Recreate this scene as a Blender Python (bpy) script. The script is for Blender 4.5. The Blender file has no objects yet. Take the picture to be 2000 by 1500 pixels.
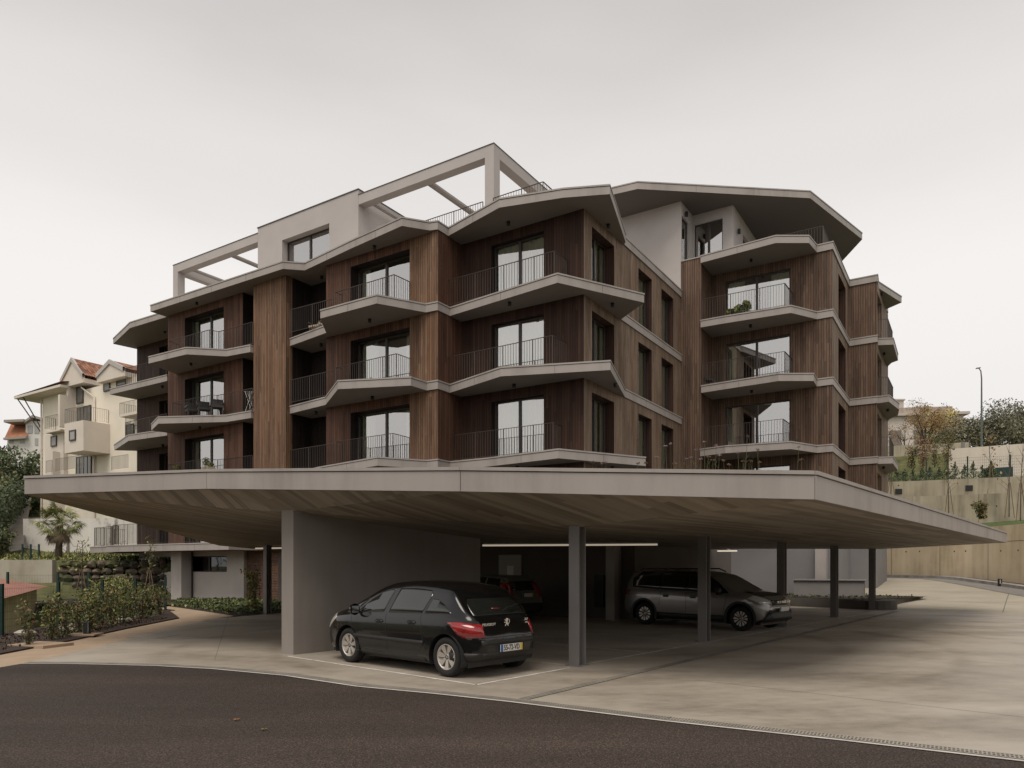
import bpy, bmesh, math, random
from math import sin, cos, pi, radians, sqrt, atan2, floor
from mathutils import Vector, Matrix

SC = bpy.context.scene
COL = SC.collection
V = Vector

# ------------------------------------------------------------------ camera
EYE = 1.65
FOC = 1407.0          # focal length in pixels of the 2000 px wide photograph
HOR = 1105.0          # row of the horizon
cd = bpy.data.cameras.new('camera')
cam = bpy.data.objects.new('camera', cd)
COL.objects.link(cam)
cam.location = (0, 0, EYE)
cam.rotation_euler = (radians(90), 0, 0)
cd.sensor_width = 36.0
cd.lens = FOC / 2000.0 * 36.0
cd.shift_y = (HOR - 750.0) / 2000.0
cd.clip_start = 0.1
cd.clip_end = 3000
SC.camera = cam

# ------------------------------------------------------------------ world: overcast sky
wd = bpy.data.worlds.new('World')
SC.world = wd
wd.use_nodes = True
nt = wd.node_tree
nt.nodes.clear()
N = nt.nodes.new
L = nt.links.new
SUN_EL, SUN_AZ = radians(64), radians(200)       # azimuth from +Y clockwise: behind the camera, to its left
sky = N('ShaderNodeTexSky'); sky.sky_type = 'NISHITA'; sky.sun_disc = False
sky.sun_elevation = SUN_EL; sky.sun_rotation = SUN_AZ
sky.air_density = 1.0; sky.dust_density = 4.0
bg1 = N('ShaderNodeBackground'); bg1.inputs[1].default_value = 0.012
L(sky.outputs[0], bg1.inputs[0])
tc = N('ShaderNodeTexCoord')
sx = N('ShaderNodeSeparateXYZ'); L(tc.outputs['Generated'], sx.inputs[0])
mp = N('ShaderNodeMapping'); mp.inputs['Scale'].default_value = (1.1, 1.1, 4.0)
L(tc.outputs['Generated'], mp.inputs[0])
cn = N('ShaderNodeTexNoise'); cn.inputs['Scale'].default_value = 1.6; cn.inputs['Detail'].default_value = 5; cn.inputs['Roughness'].default_value = 0.5
L(mp.outputs[0], cn.inputs[0])
ad = N('ShaderNodeMath'); ad.operation = 'MULTIPLY_ADD'
L(cn.outputs[0], ad.inputs[0]); ad.inputs[1].default_value = 0.15; L(sx.outputs[2], ad.inputs[2])
rp = N('ShaderNodeValToRGB'); rp.color_ramp.interpolation = 'EASE'
els = rp.color_ramp.elements
els[0].position = 0.02; els[0].color = (0.765, 0.735, 0.708, 1)
els[1].position = 1.0; els[1].color = (0.36, 0.35, 0.34, 1)
for p, c in ((0.20, (0.845, 0.81, 0.778)), (0.40, (0.895, 0.86, 0.828)), (0.54, (0.775, 0.742, 0.714)), (0.74, (0.56, 0.534, 0.512))):
    e = els.new(p); e.color = (*c, 1)
L(ad.outputs[0], rp.inputs[0])
bg2 = N('ShaderNodeBackground'); bg2.inputs[1].default_value = 1.0
L(rp.outputs[0], bg2.inputs[0])
asd = N('ShaderNodeAddShader'); L(bg1.outputs[0], asd.inputs[0]); L(bg2.outputs[0], asd.inputs[1])
wo = N('ShaderNodeOutputWorld'); L(asd.outputs[0], wo.inputs[0])

sl = bpy.data.lights.new('sun', 'SUN')
sl.energy = 2.2; sl.angle = radians(35); sl.color = (1.0, 0.92, 0.82)
so = bpy.data.objects.new('sun', sl); COL.objects.link(so)
sd = V((sin(SUN_AZ) * cos(SUN_EL), cos(SUN_AZ) * cos(SUN_EL), sin(SUN_EL)))
so.rotation_euler = sd.to_track_quat('Z', 'Y').to_euler()
so.location = (0, -10, 40)

SC.view_settings.view_transform = 'Standard'
SC.view_settings.look = 'None'
SC.view_settings.exposure = 0.0
SC.view_settings.gamma = 1.0
SC.cycles.max_bounces = 8
SC.cycles.diffuse_bounces = 2
SC.cycles.transparent_max_bounces = 12
SC.cycles.use_denoising = True

# ------------------------------------------------------------------ placing helpers (real planes in metres)
def at(px, py, z=0.0):
    """plan point where the sight line of a photo pixel meets the level plane z"""
    d = FOC * (z - EYE) / (HOR - py)
    return V(((px - 1000) / FOC * d, d))
def atd(px, py, d):
    return V(((px - 1000) / FOC * d, d, EYE + (HOR - py) / FOC * d))
# building frame: corner of the near bay, a = along the front to the left, b = along the side to the back
C0 = V((2.55, 25.6))
AD = V((-0.8424, 0.5388)); BD = V((0.5388, 0.8424))
def W(a, b, z=None):
    p = C0 + AD * a + BD * b
    return p if z is None else V((p.x, p.y, z))
def A(px, b):
    r = (px - 1000) / FOC
    o = C0 + BD * b
    return (o.x - r * o.y) / (r * AD.y - AD.x)
def B(px, a):
    r = (px - 1000) / FOC
    o = C0 + AD * a
    return (r * o.y - o.x) / (BD.x - r * BD.y)
def ab(p):
    d = V((p[0], p[1])) - C0
    return d.dot(AD), d.dot(BD)

# ------------------------------------------------------------------ materials
def mat(name):
    m = bpy.data.materials.new(name); m.use_nodes = True
    n = m.node_tree.nodes
    return m, n, m.node_tree.links, n['Principled BSDF']
def rgb(c): return (c[0], c[1], c[2], 1)
def ramp(n, pts):
    r = n.new('ShaderNodeValToRGB')
    e = r.color_ramp.elements
    e[0].position, e[0].color = pts[0][0], rgb(pts[0][1])
    e[1].position, e[1].color = pts[-1][0], rgb(pts[-1][1])
    for p, c in pts[1:-1]:
        x = e.new(p); x.color = rgb(c)
    return r
def plain(name, c, rough=0.6, metal=0.0, coat=0.0, var=0.0, scale=6.0, bump=0.0, bscale=60, spec=None):
    m, n, l, p = mat(name)
    p.inputs['Roughness'].default_value = rough
    p.inputs['Metallic'].default_value = metal
    p.inputs['Coat Weight'].default_value = coat
    if spec is not None: p.inputs['Specular IOR Level'].default_value = spec
    p.inputs['Base Color'].default_value = rgb(c)
    t = None
    if var or bump:
        t = n.new('ShaderNodeTexCoord')
    if var:
        s = n.new('ShaderNodeTexNoise'); s.inputs['Scale'].default_value = scale; s.inputs['Detail'].default_value = 6
        l.new(t.outputs['Object'], s.inputs[0])
        r = ramp(n, [(0.3, [x * (1 - var) for x in c]), (0.7, [min(1, x * (1 + var)) for x in c])])
        l.new(s.outputs[0], r.inputs[0]); l.new(r.outputs[0], p.inputs['Base Color'])
    if bump:
        s = n.new('ShaderNodeTexNoise'); s.inputs['Scale'].default_value = bscale; s.inputs['Detail'].default_value = 4
        l.new(t.outputs['Object'], s.inputs[0])
        b = n.new('ShaderNodeBump'); b.inputs['Strength'].default_value = bump; b.inputs['Distance'].default_value = 0.01
        l.new(s.outputs[0], b.inputs['Height']); l.new(b.outputs[0], p.inputs['Normal'])
    return m
def mathn(n, l, op, a, b=None, c=None):
    x = n.new('ShaderNodeMath'); x.operation = op
    for i, v in enumerate((a, b, c)):
        if v is None: continue
        if isinstance(v, (int, float)): x.inputs[i].default_value = v
        else: l.new(v, x.inputs[i])
    return x.outputs[0]
def wood(name, dark, light, plank=0.11, bleach=0.0, blc=(0.42, 0.36, 0.29), red=0.35):
    """vertical boards; UV in metres, u along the wall, v = height"""
    m, n, l, p = mat(name)
    uv = n.new('ShaderNodeUVMap'); uv.uv_map = 'UVMap'
    s = n.new('ShaderNodeSeparateXYZ'); l.new(uv.outputs[0], s.inputs[0])
    u = mathn(n, l, 'DIVIDE', s.outputs[0], plank)
    iu = mathn(n, l, 'FLOOR', u)
    fu = mathn(n, l, 'FRACT', u)
    wn0 = n.new('ShaderNodeTexWhiteNoise'); wn0.noise_dimensions = '1D'; l.new(iu, wn0.inputs['W'])
    # butt joints at random heights
    jv = mathn(n, l, 'FLOOR', mathn(n, l, 'MULTIPLY_ADD', s.outputs[1], 0.42, mathn(n, l, 'MULTIPLY', wn0.outputs[0], 9.0)))
    cmb = n.new('ShaderNodeCombineXYZ'); l.new(iu, cmb.inputs[0]); l.new(jv, cmb.inputs[1])
    wn = n.new('ShaderNodeTexWhiteNoise'); wn.noise_dimensions = '2D'; l.new(cmb.outputs[0], wn.inputs['Vector'])
    # grain
    g = n.new('ShaderNodeCombineXYZ')
    l.new(mathn(n, l, 'MULTIPLY', s.outputs[0], 55.0), g.inputs[0]); l.new(mathn(n, l, 'MULTIPLY', s.outputs[1], 1.6), g.inputs[1])
    l.new(mathn(n, l, 'MULTIPLY', iu, 3.7), g.inputs[2])
    gn = n.new('ShaderNodeTexNoise'); gn.inputs['Scale'].default_value = 1.0; gn.inputs['Detail'].default_value = 5; gn.inputs['Roughness'].default_value = 0.65
    l.new(g.outputs[0], gn.inputs[0])
    # broad weathering, streaky
    w = n.new('ShaderNodeCombineXYZ')
    l.new(mathn(n, l, 'MULTIPLY', s.outputs[0], 2.2), w.inputs[0]); l.new(mathn(n, l, 'MULTIPLY', s.outputs[1], 0.35), w.inputs[1])
    wno = n.new('ShaderNodeTexNoise'); wno.inputs['Scale'].default_value = 1.0; wno.inputs['Detail'].default_value = 6; wno.inputs['Roughness'].default_value = 0.6
    l.new(w.outputs[0], wno.inputs[0])
    t = mathn(n, l, 'MULTIPLY_ADD', wn.outputs[0], 0.50, mathn(n, l, 'MULTIPLY', gn.outputs[0], 0.62))
    t = mathn(n, l, 'MULTIPLY_ADD', wno.outputs[0], 0.45, mathn(n, l, 'SUBTRACT', t, 0.28))
    mid = [(a + b) / 2 for a, b in zip(dark, light)]
    r = ramp(n, [(0.08, dark), (0.5, mid), (0.92, light)])
    l.new(t, r.inputs[0])
    col = r.outputs[0]
    if bleach:
        mx = n.new('ShaderNodeMix'); mx.data_type = 'RGBA'
        f = mathn(n, l, 'MULTIPLY', mathn(n, l, 'POWER', mathn(n, l, 'MULTIPLY', gn.outputs[0], mathn(n, l, 'ADD', wno.outputs[0], 0.45)), 3.0), bleach * 5)
        f2 = n.new('ShaderNodeClamp'); l.new(f, f2.inputs[0])
        l.new(f2.outputs[0], mx.inputs['Factor']); l.new(col, mx.inputs['A']); mx.inputs['B'].default_value = rgb(blc)
        col = mx.outputs['Result']
    # shadow gap between boards (real groove colour: black membrane)
    edge = mathn(n, l, 'MINIMUM', fu, mathn(n, l, 'SUBTRACT', 1.0, fu))
    gap = mathn(n, l, 'LESS_THAN', edge, 0.085)
    mg = n.new('ShaderNodeMix'); mg.data_type = 'RGBA'
    l.new(mathn(n, l, 'MULTIPLY', gap, 0.75), mg.inputs['Factor']); l.new(col, mg.inputs['A']); mg.inputs['B'].default_value = (0.012, 0.009, 0.008, 1)
    l.new(mg.outputs['Result'], p.inputs['Base Color'])
    p.inputs['Roughness'].default_value = 0.72
    p.inputs['Specular IOR Level'].default_value = 0.25
    h = mathn(n, l, 'SUBTRACT', mathn(n, l, 'MULTIPLY', gn.outputs[0], 0.25), gap)
    b = n.new('ShaderNodeBump'); b.inputs['Strength'].default_value = 0.5; b.inputs['Distance'].default_value = 0.008
    l.new(h, b.inputs['Height']); l.new(b.outputs[0], p.inputs['Normal'])
    return m
def streaky(name, c1, c2, c3, rough=0.75, vscale=3.0, spots=0.0, bump=0.15, vert=True, stain=(0.5, 0.62), lo=0.34):
    """cast concrete or render with rain streaks (object coordinates in metres)"""
    m, n, l, p = mat(name)
    t = n.new('ShaderNodeTexCoord')
    mp = n.new('ShaderNodeMapping'); l.new(t.outputs['Object'], mp.inputs[0])
    mp.inputs['Scale'].default_value = (vscale, vscale, 0.16 if vert else vscale)
    a = n.new('ShaderNodeTexNoise'); a.inputs['Scale'].default_value = 1.0; a.inputs['Detail'].default_value = 7; a.inputs['Roughness'].default_value = 0.62
    l.new(mp.outputs[0], a.inputs[0])
    b = n.new('ShaderNodeTexNoise'); b.inputs['Scale'].default_value = 0.55; b.inputs['Detail'].default_value = 6; b.inputs['Roughness'].default_value = 0.6
    l.new(t.outputs['Object'], b.inputs[0])
    s = mathn(n, l, 'MULTIPLY_ADD', a.outputs[0], 0.6, mathn(n, l, 'MULTIPLY', b.outputs[0], 0.4))
    r = ramp(n, [(lo, c1), (stain[0], c2), (0.66, c3)])
    l.new(s, r.inputs[0])
    col = r.outputs[0]
    l.new(col, p.inputs['Base Color'])
    p.inputs['Roughness'].default_value = rough
    f = n.new('ShaderNodeTexNoise'); f.inputs['Scale'].default_value = 40; f.inputs['Detail'].default_value = 4
    l.new(t.outputs['Object'], f.inputs[0])
    bp = n.new('ShaderNodeBump'); bp.inputs['Strength'].default_value = bump; bp.inputs['Distance'].default_value = 0.01
    l.new(f.outputs[0], bp.inputs['Height']); l.new(bp.outputs[0], p.inputs['Normal'])
    return m

M = {}
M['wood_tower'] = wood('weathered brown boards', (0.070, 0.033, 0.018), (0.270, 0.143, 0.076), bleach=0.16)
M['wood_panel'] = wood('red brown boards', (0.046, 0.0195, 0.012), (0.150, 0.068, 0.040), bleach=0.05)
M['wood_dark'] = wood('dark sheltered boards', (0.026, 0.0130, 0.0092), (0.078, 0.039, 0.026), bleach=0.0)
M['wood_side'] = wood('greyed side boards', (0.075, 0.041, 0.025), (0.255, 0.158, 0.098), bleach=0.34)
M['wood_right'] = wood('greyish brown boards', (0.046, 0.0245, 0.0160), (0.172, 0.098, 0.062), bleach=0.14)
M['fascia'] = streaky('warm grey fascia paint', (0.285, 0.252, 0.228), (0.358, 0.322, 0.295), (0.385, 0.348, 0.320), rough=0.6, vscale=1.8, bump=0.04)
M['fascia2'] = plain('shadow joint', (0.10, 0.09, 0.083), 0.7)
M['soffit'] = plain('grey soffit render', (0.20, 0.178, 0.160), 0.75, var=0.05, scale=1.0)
M['render'] = plain('grey render', (0.37, 0.335, 0.312), 0.8, var=0.08, scale=0.9, bump=0.25, bscale=90)
M['render_light'] = plain('pale grey render', (0.47, 0.435, 0.415), 0.8, var=0.05, scale=0.9, bump=0.25, bscale=90)
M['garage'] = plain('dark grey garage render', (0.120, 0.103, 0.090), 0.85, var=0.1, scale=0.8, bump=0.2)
M['steel'] = plain('dark bronze railing', (0.075, 0.060, 0.051), 0.5, metal=0.2)
M['wood_shaded'] = wood('shade darkened boards', (0.008, 0.006, 0.005), (0.026, 0.017, 0.014))  # near-black colour carries the shade of loggia, recess and window reveals
M['frame'] = plain('dark bronze window frame', (0.040, 0.031, 0.027), 0.45)
M['post'] = plain('grey steel paint', (0.20, 0.186, 0.180), 0.5, var=0.05, scale=3)
M['room'] = plain('pale room plaster', (0.42, 0.43, 0.36), 0.9)
M['roomdark'] = plain('dim room plaster', (0.10, 0.095, 0.085), 0.9)
M['curtain'] = plain('white curtain', (0.84, 0.83, 0.76), 0.9)
M['black'] = plain('black plastic', (0.012, 0.012, 0.012), 0.5)
M['lampwhite'] = plain('pale lamp diffuser', (0.80, 0.76, 0.68), 0.5)
M['lampwhite'].node_tree.nodes['Principled BSDF'].inputs['Emission Color'].default_value = (1.0, 0.86, 0.66, 1)
M['lampwhite'].node_tree.nodes['Principled BSDF'].inputs['Emission Strength'].default_value = 0.32
M['white'] = plain('white paint', (0.78, 0.76, 0.73), 0.5)
M['marking'] = plain('white road paint', (0.58, 0.55, 0.51), 0.7, var=0.25, scale=5)
M['dark_roof'] = plain('roof membrane', (0.12, 0.11, 0.10), 0.9)
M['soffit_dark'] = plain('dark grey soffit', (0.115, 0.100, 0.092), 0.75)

def glass_mat(name, tint, refl, base):
    m = bpy.data.materials.new(name); m.use_nodes = True
    n = m.node_tree.nodes; l = m.node_tree.links; n.clear()
    o = n.new('ShaderNodeOutputMaterial')
    g = n.new('ShaderNodeBsdfGlossy'); g.inputs['Color'].default_value = rgb(refl); g.inputs['Roughness'].default_value = 0.0
    t = n.new('ShaderNodeBsdfTransparent'); t.inputs['Color'].default_value = rgb(tint)
    w = n.new('ShaderNodeLayerWeight'); w.inputs['Blend'].default_value = 0.35
    f = mathn(n, l, 'MULTIPLY_ADD', w.outputs['Fresnel'], 1.0 - base, base)
    x = n.new('ShaderNodeMixShader'); l.new(f, x.inputs[0]); l.new(t.outputs[0], x.inputs[1]); l.new(g.outputs[0], x.inputs[2])
    l.new(x.outputs[0], o.inputs[0])
    return m
M['glass'] = glass_mat('window glass', (0.82, 0.85, 0.74), (0.95, 0.945, 0.935), 0.45)
M['glass_dim'] = glass_mat('dim glass', (0.55, 0.6, 0.55), (0.9, 0.92, 0.95), 0.03)
M['carglass'] = glass_mat('car glass', (0.10, 0.12, 0.11), (0.95, 0.97, 1.0), 0.16)

# ground materials
def ground_mats():
    m, n, l, p = mat('asphalt')
    t = n.new('ShaderNodeTexCoord')
    a = n.new('ShaderNodeTexNoise'); a.inputs['Scale'].default_value = 0.35; a.inputs['Detail'].default_value = 6
    mp = n.new('ShaderNodeMapping'); mp.inputs['Rotation'].default_value = (0, 0, radians(24)); mp.inputs['Scale'].default_value = (0.35, 1.7, 1)
    l.new(t.outputs['Object'], mp.inputs[0]); l.new(mp.outputs[0], a.inputs[0])
    b = n.new('ShaderNodeTexNoise'); b.inputs['Scale'].default_value = 62; b.inputs['Detail'].default_value = 2; b.inputs['Roughness'].default_value = 0.8
    l.new(t.outputs['Object'], b.inputs[0])
    v = n.new('ShaderNodeTexVoronoi'); v.inputs['Scale'].default_value = 60; l.new(t.outputs['Object'], v.inputs[0])
    r = ramp(n, [(0.30, (0.028, 0.0208, 0.0168)), (0.5, (0.043, 0.0322, 0.0262)), (0.70, (0.063, 0.0475, 0.0390))]); l.new(a.outputs[0], r.inputs[0])
    r2 = ramp(n, [(0.38, (0.45, 0.44, 0.43)), (0.52, (0.95, 0.95, 0.95)), (0.62, (1.9, 1.8, 1.75)), (0.70, (3.2, 3.0, 2.9))]); l.new(b.outputs[0], r2.inputs[0])
    mx = n.new('ShaderNodeMix'); mx.data_type = 'RGBA'; mx.blend_type = 'MULTIPLY'; mx.inputs['Factor'].default_value = 1
    l.new(r.outputs[0], mx.inputs['A']); l.new(r2.outputs[0], mx.inputs['B'])
    l.new(mx.outputs['Result'], p.inputs['Base Color'])
    p.inputs['Roughness'].default_value = 0.85; p.inputs['Specular IOR Level'].default_value = 0.3
    bp = n.new('ShaderNodeBump'); bp.inputs['Strength'].default_value = 0.5; bp.inputs['Distance'].default_value = 0.012
    l.new(mathn(n, l, 'MULTIPLY_ADD', v.outputs['Distance'], 0.5, b.outputs[0]), bp.inputs['Height']); l.new(bp.outputs[0], p.inputs['Normal'])
    M['asphalt'] = m
    # power-floated concrete with tyre stains
    def conc(name, cols, rot, rough, stretch, lam=0.0):
        m, n, l, p = mat(name)
        t = n.new('ShaderNodeTexCoord')
        mp = n.new('ShaderNodeMapping'); mp.inputs['Rotation'].default_value = (0, 0, rot); mp.inputs['Scale'].default_value = stretch
        l.new(t.outputs['Object'], mp.inputs[0])
        a = n.new('ShaderNodeTexNoise'); a.inputs['Scale'].default_value = 0.55; a.inputs['Detail'].default_value = 8; a.inputs['Roughness'].default_value = 0.58
        a.inputs['Distortion'].default_value = 0.6
        l.new(mp.outputs[0], a.inputs[0])
        b = n.new('ShaderNodeTexNoise'); b.inputs['Scale'].default_value = 7; b.inputs['Detail'].default_value = 8; b.inputs['Roughness'].default_value = 0.7
        l.new(mp.outputs[0], b.inputs[0])
        d = n.new('ShaderNodeTexNoise'); d.inputs['Scale'].default_value = 1.6; d.inputs['Detail'].default_value = 3
        l.new(t.outputs['Object'], d.inputs[0])
        g = n.new('ShaderNodeTexNoise'); g.inputs['Scale'].default_value = 55; g.inputs['Detail'].default_value = 4; g.inputs['Roughness'].default_value = 0.75
        l.new(t.outputs['Object'], g.inputs[0])
        # turning tyre marks: thin arcs about a point off the lane
        wv = n.new('ShaderNodeTexWave'); wv.wave_type = 'RINGS'; wv.rings_direction = 'Z'; wv.inputs['Scale'].default_value = 0.16; wv.inputs['Distortion'].default_value = 1.2; wv.inputs['Detail'].default_value = 3; wv.inputs['Detail Scale'].default_value = 0.5
        mw = n.new('ShaderNodeMapping'); mw.inputs['Location'].default_value = (-2.0, -16.0, 0); l.new(t.outputs['Object'], mw.inputs[0]); l.new(mw.outputs[0], wv.inputs[0])
        arc = mathn(n, l, 'POWER', wv.outputs['Fac'], 10.0)
        s = mathn(n, l, 'MULTIPLY_ADD', a.outputs[0], 0.52, mathn(n, l, 'MULTIPLY_ADD', b.outputs[0], 0.24, mathn(n, l, 'MULTIPLY', d.outputs[0], 0.10)))
        s = mathn(n, l, 'MULTIPLY_ADD', g.outputs[0], 0.17, mathn(n, l, 'SUBTRACT', s, 0.015))
        s = mathn(n, l, 'MULTIPLY_ADD', arc, -0.05, s)
        r = ramp(n, cols); l.new(s, r.inputs[0])
        l.new(r.outputs[0], p.inputs['Base Color'])
        p.inputs['Roughness'].default_value = rough
        l.new(mathn(n, l, 'MULTIPLY_ADD', b.outputs[0], 0.3, rough - 0.15), p.inputs['Roughness'])
        bp = n.new('ShaderNodeBump'); bp.inputs['Strength'].default_value = 0.08; bp.inputs['Distance'].default_value = 0.01
        l.new(b.outputs[0], bp.inputs['Height']); l.new(bp.outputs[0], p.inputs['Normal'])
        return m
    M['concrete'] = conc('floated concrete', [(0.33, (0.165, 0.138, 0.106)), (0.43, (0.275, 0.237, 0.191)), (0.51, (0.358, 0.314, 0.258)), (0.66, (0.455, 0.408, 0.342))], radians(-42), 0.5, (0.5, 1.15, 1))
    M['ramp'] = conc('brushed ramp concrete', [(0.32, (0.29, 0.255, 0.195)), (0.5, (0.375, 0.335, 0.262)), (0.68, (0.45, 0.405, 0.325))], radians(20), 0.75, (0.6, 1.6, 1))
    M['path'] = plain('tan aggregate path', (0.385, 0.285, 0.198), 0.9, var=0.10, scale=2.0, bump=0.4, bscale=160)
    M['mulch'] = plain('bark mulch', (0.038, 0.024, 0.018), 0.95, var=0.6, scale=22, bump=1.0, bscale=45)
    M['earth'] = plain('dry earth and grass', (0.105, 0.105, 0.040), 0.95, var=0.45, scale=1.3, bump=0.8, bscale=14)
    M['lawn'] = plain('green grass', (0.065, 0.095, 0.026), 0.95, var=0.4, scale=3, bump=1.0, bscale=40)
    M['lane'] = plain('worn lane asphalt', (0.13, 0.115, 0.10), 0.9, var=0.2, scale=1)
ground_mats()
# ------------------------------------------------------------------ mesh helpers
class MB:
    LOCAL = False
    def __init__(s): s.v = []; s.f = []; s.mi = []; s.uv = []; s.sm = []
    def face(s, pts, mi=0, uv=None, sm=False):
        i = len(s.v)
        s.v += [tuple(p) for p in pts]
        s.f.append(tuple(range(i, i + len(pts)))); s.mi.append(mi); s.uv.append(uv); s.sm.append(sm)
    def mesh(s, verts, faces, mi=0, sm=False):
        i = len(s.v); s.v += [tuple(p) for p in verts]
        for f in faces:
            s.f.append(tuple(i + k for k in f)); s.mi.append(mi); s.uv.append(None); s.sm.append(sm)
    def obox(s, o, u, v, w, mi=0):
        """box from corner o with edge vectors u, v, w"""
        o, u, v, w = V(o), V(u), V(v), V(w)
        P = [o, o + u, o + u + v, o + v, o + w, o + u + w, o + u + v + w, o + v + w]
        F = [(0, 3, 2, 1), (4, 5, 6, 7), (0, 1, 5, 4), (1, 2, 6, 5), (2, 3, 7, 6), (3, 0, 4, 7)]
        if u.cross(v).dot(w) < 0: F = [f[::-1] for f in F]
        s.mesh(P, F, mi)
    def box(s, c, sz, rz=0.0, mi=0):
        """box standing with its base centre at c"""
        c = V(c); x = V((cos(rz), sin(rz), 0)); y = V((-sin(rz), cos(rz), 0))
        s.obox(c - x * sz[0] / 2 - y * sz[1] / 2, x * sz[0], y * sz[1], V((0, 0, sz[2])), mi)
    def prism(s, poly, z0, z1, mi=0, mtop=None, mside=None):
        """poly: plan points; z0/z1 numbers or per-point lists"""
        n = len(poly)
        z0 = z0 if isinstance(z0, (list, tuple)) else [z0] * n
        z1 = z1 if isinstance(z1, (list, tuple)) else [z1] * n
        ar = sum(poly[i][0] * poly[(i + 1) % n][1] - poly[(i + 1) % n][0] * poly[i][1] for i in range(n))
        idx = list(range(n)) if ar > 0 else list(range(n))[::-1]
        lo = [V((poly[i][0], poly[i][1], z0[i])) for i in idx]; hi = [V((poly[i][0], poly[i][1], z1[i])) for i in idx]
        s.face(lo[::-1], mi); s.face(hi, mi if mtop is None else mtop)
        for i in range(n):
            j = (i + 1) % n
            s.face([lo[i], lo[j], hi[j], hi[i]], mi if mside is None else mside)
    def tube(s, pts, r, n=6, mi=0, cap=True, sm=True):
        pts = [V(p) for p in pts]
        rs = r if isinstance(r, (list, tuple)) else [r] * len(pts)
        rings = []
        prev = None
        for i, p in enumerate(pts):
            t = (pts[min(i + 1, len(pts) - 1)] - pts[max(i - 1, 0)])
            if t.length < 1e-9: t = V((0, 0, 1))
            t.normalize()
            x = t.orthogonal().normalized() if prev is None else (prev - t * prev.dot(t)).normalized()
            prev = x
            y = t.cross(x)
            rings.append([p + (x * cos(2 * pi * k / n) + y * sin(2 * pi * k / n)) * rs[i] for k in range(n)])
        vs = [q for R in rings for q in R]; fs = []
        for i in range(len(pts) - 1):
            for k in range(n):
                fs.append((i * n + k, i * n + (k + 1) % n, (i + 1) * n + (k + 1) % n, (i + 1) * n + k))
        s.mesh(vs, fs, mi, sm)
        if cap:
            s.face(rings[0][::-1], mi); s.face(rings[-1], mi)
    def lathe(s, prof, o, ax=(0, 0, 1), n=24, mi=0, sm=True):
        """prof: (radius, along) pairs about axis ax through o"""
        o = V(o); ax = V(ax).normalized(); x = ax.orthogonal().normalized(); y = ax.cross(x)
        vs = []; fs = []
        for r, h in prof:
            for k in range(n):
                vs.append(o + ax * h + (x * cos(2 * pi * k / n) + y * sin(2 * pi * k / n)) * r)
        for i in range(len(prof) - 1):
            for k in range(n):
                fs.append((i * n + k, i * n + (k + 1) % n, (i + 1) * n + (k + 1) % n, (i + 1) * n + k))
        s.mesh(vs, fs, mi, sm)
    def build(s, name, mats, parent=None, loc=None):
        me = bpy.data.meshes.new(name)
        o = bpy.data.objects.new(name, me); COL.objects.link(o)
        off = V((0, 0, 0))
        if parent is not None:
            o.parent = parent
            q = parent
            while q is not None and not MB.LOCAL: off += V(q.location); q = q.parent
        if loc is not None:
            o.location = V(loc) - off; off = V(loc)
        me.from_pydata([tuple(V(p) - off) for p in s.v], [], s.f)
        mats = mats if isinstance(mats, (list, tuple)) else [mats]
        for m in mats: me.materials.append(M[m] if isinstance(m, str) else m)
        for p, k, q in zip(me.polygons, s.mi, s.sm): p.material_index = min(k, len(mats) - 1); p.use_smooth = q
        if any(u is not None for u in s.uv):
            lay = me.uv_layers.new(name='UVMap').data
            for p, u in zip(me.polygons, s.uv):
                if u is None: continue
                for k, li in enumerate(p.loop_indices): lay[li].uv = u[k]
        me.update()
        return o
def tag(o, label=None, cat=None, group=None, kind=None):
    if label: o['label'] = label
    if cat: o['category'] = cat
    if group: o['group'] = group
    if kind: o['kind'] = kind
    return o
def empty(name, loc, label, cat, group=None):
    o = bpy.data.objects.new(name, None); COL.objects.link(o); o.location = loc
    o.empty_display_size = 0.3
    return tag(o, label, cat, group)
def struct(name, mb, m): return tag(mb.build(name, m), kind='structure')
def copy_tree(o, parent=None):
    c = o.copy(); COL.objects.link(c); c.parent = parent
    for ch in list(o.children): copy_tree(ch, c)
    return c
def v3(p, z): return V((p[0], p[1], z))

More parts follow.
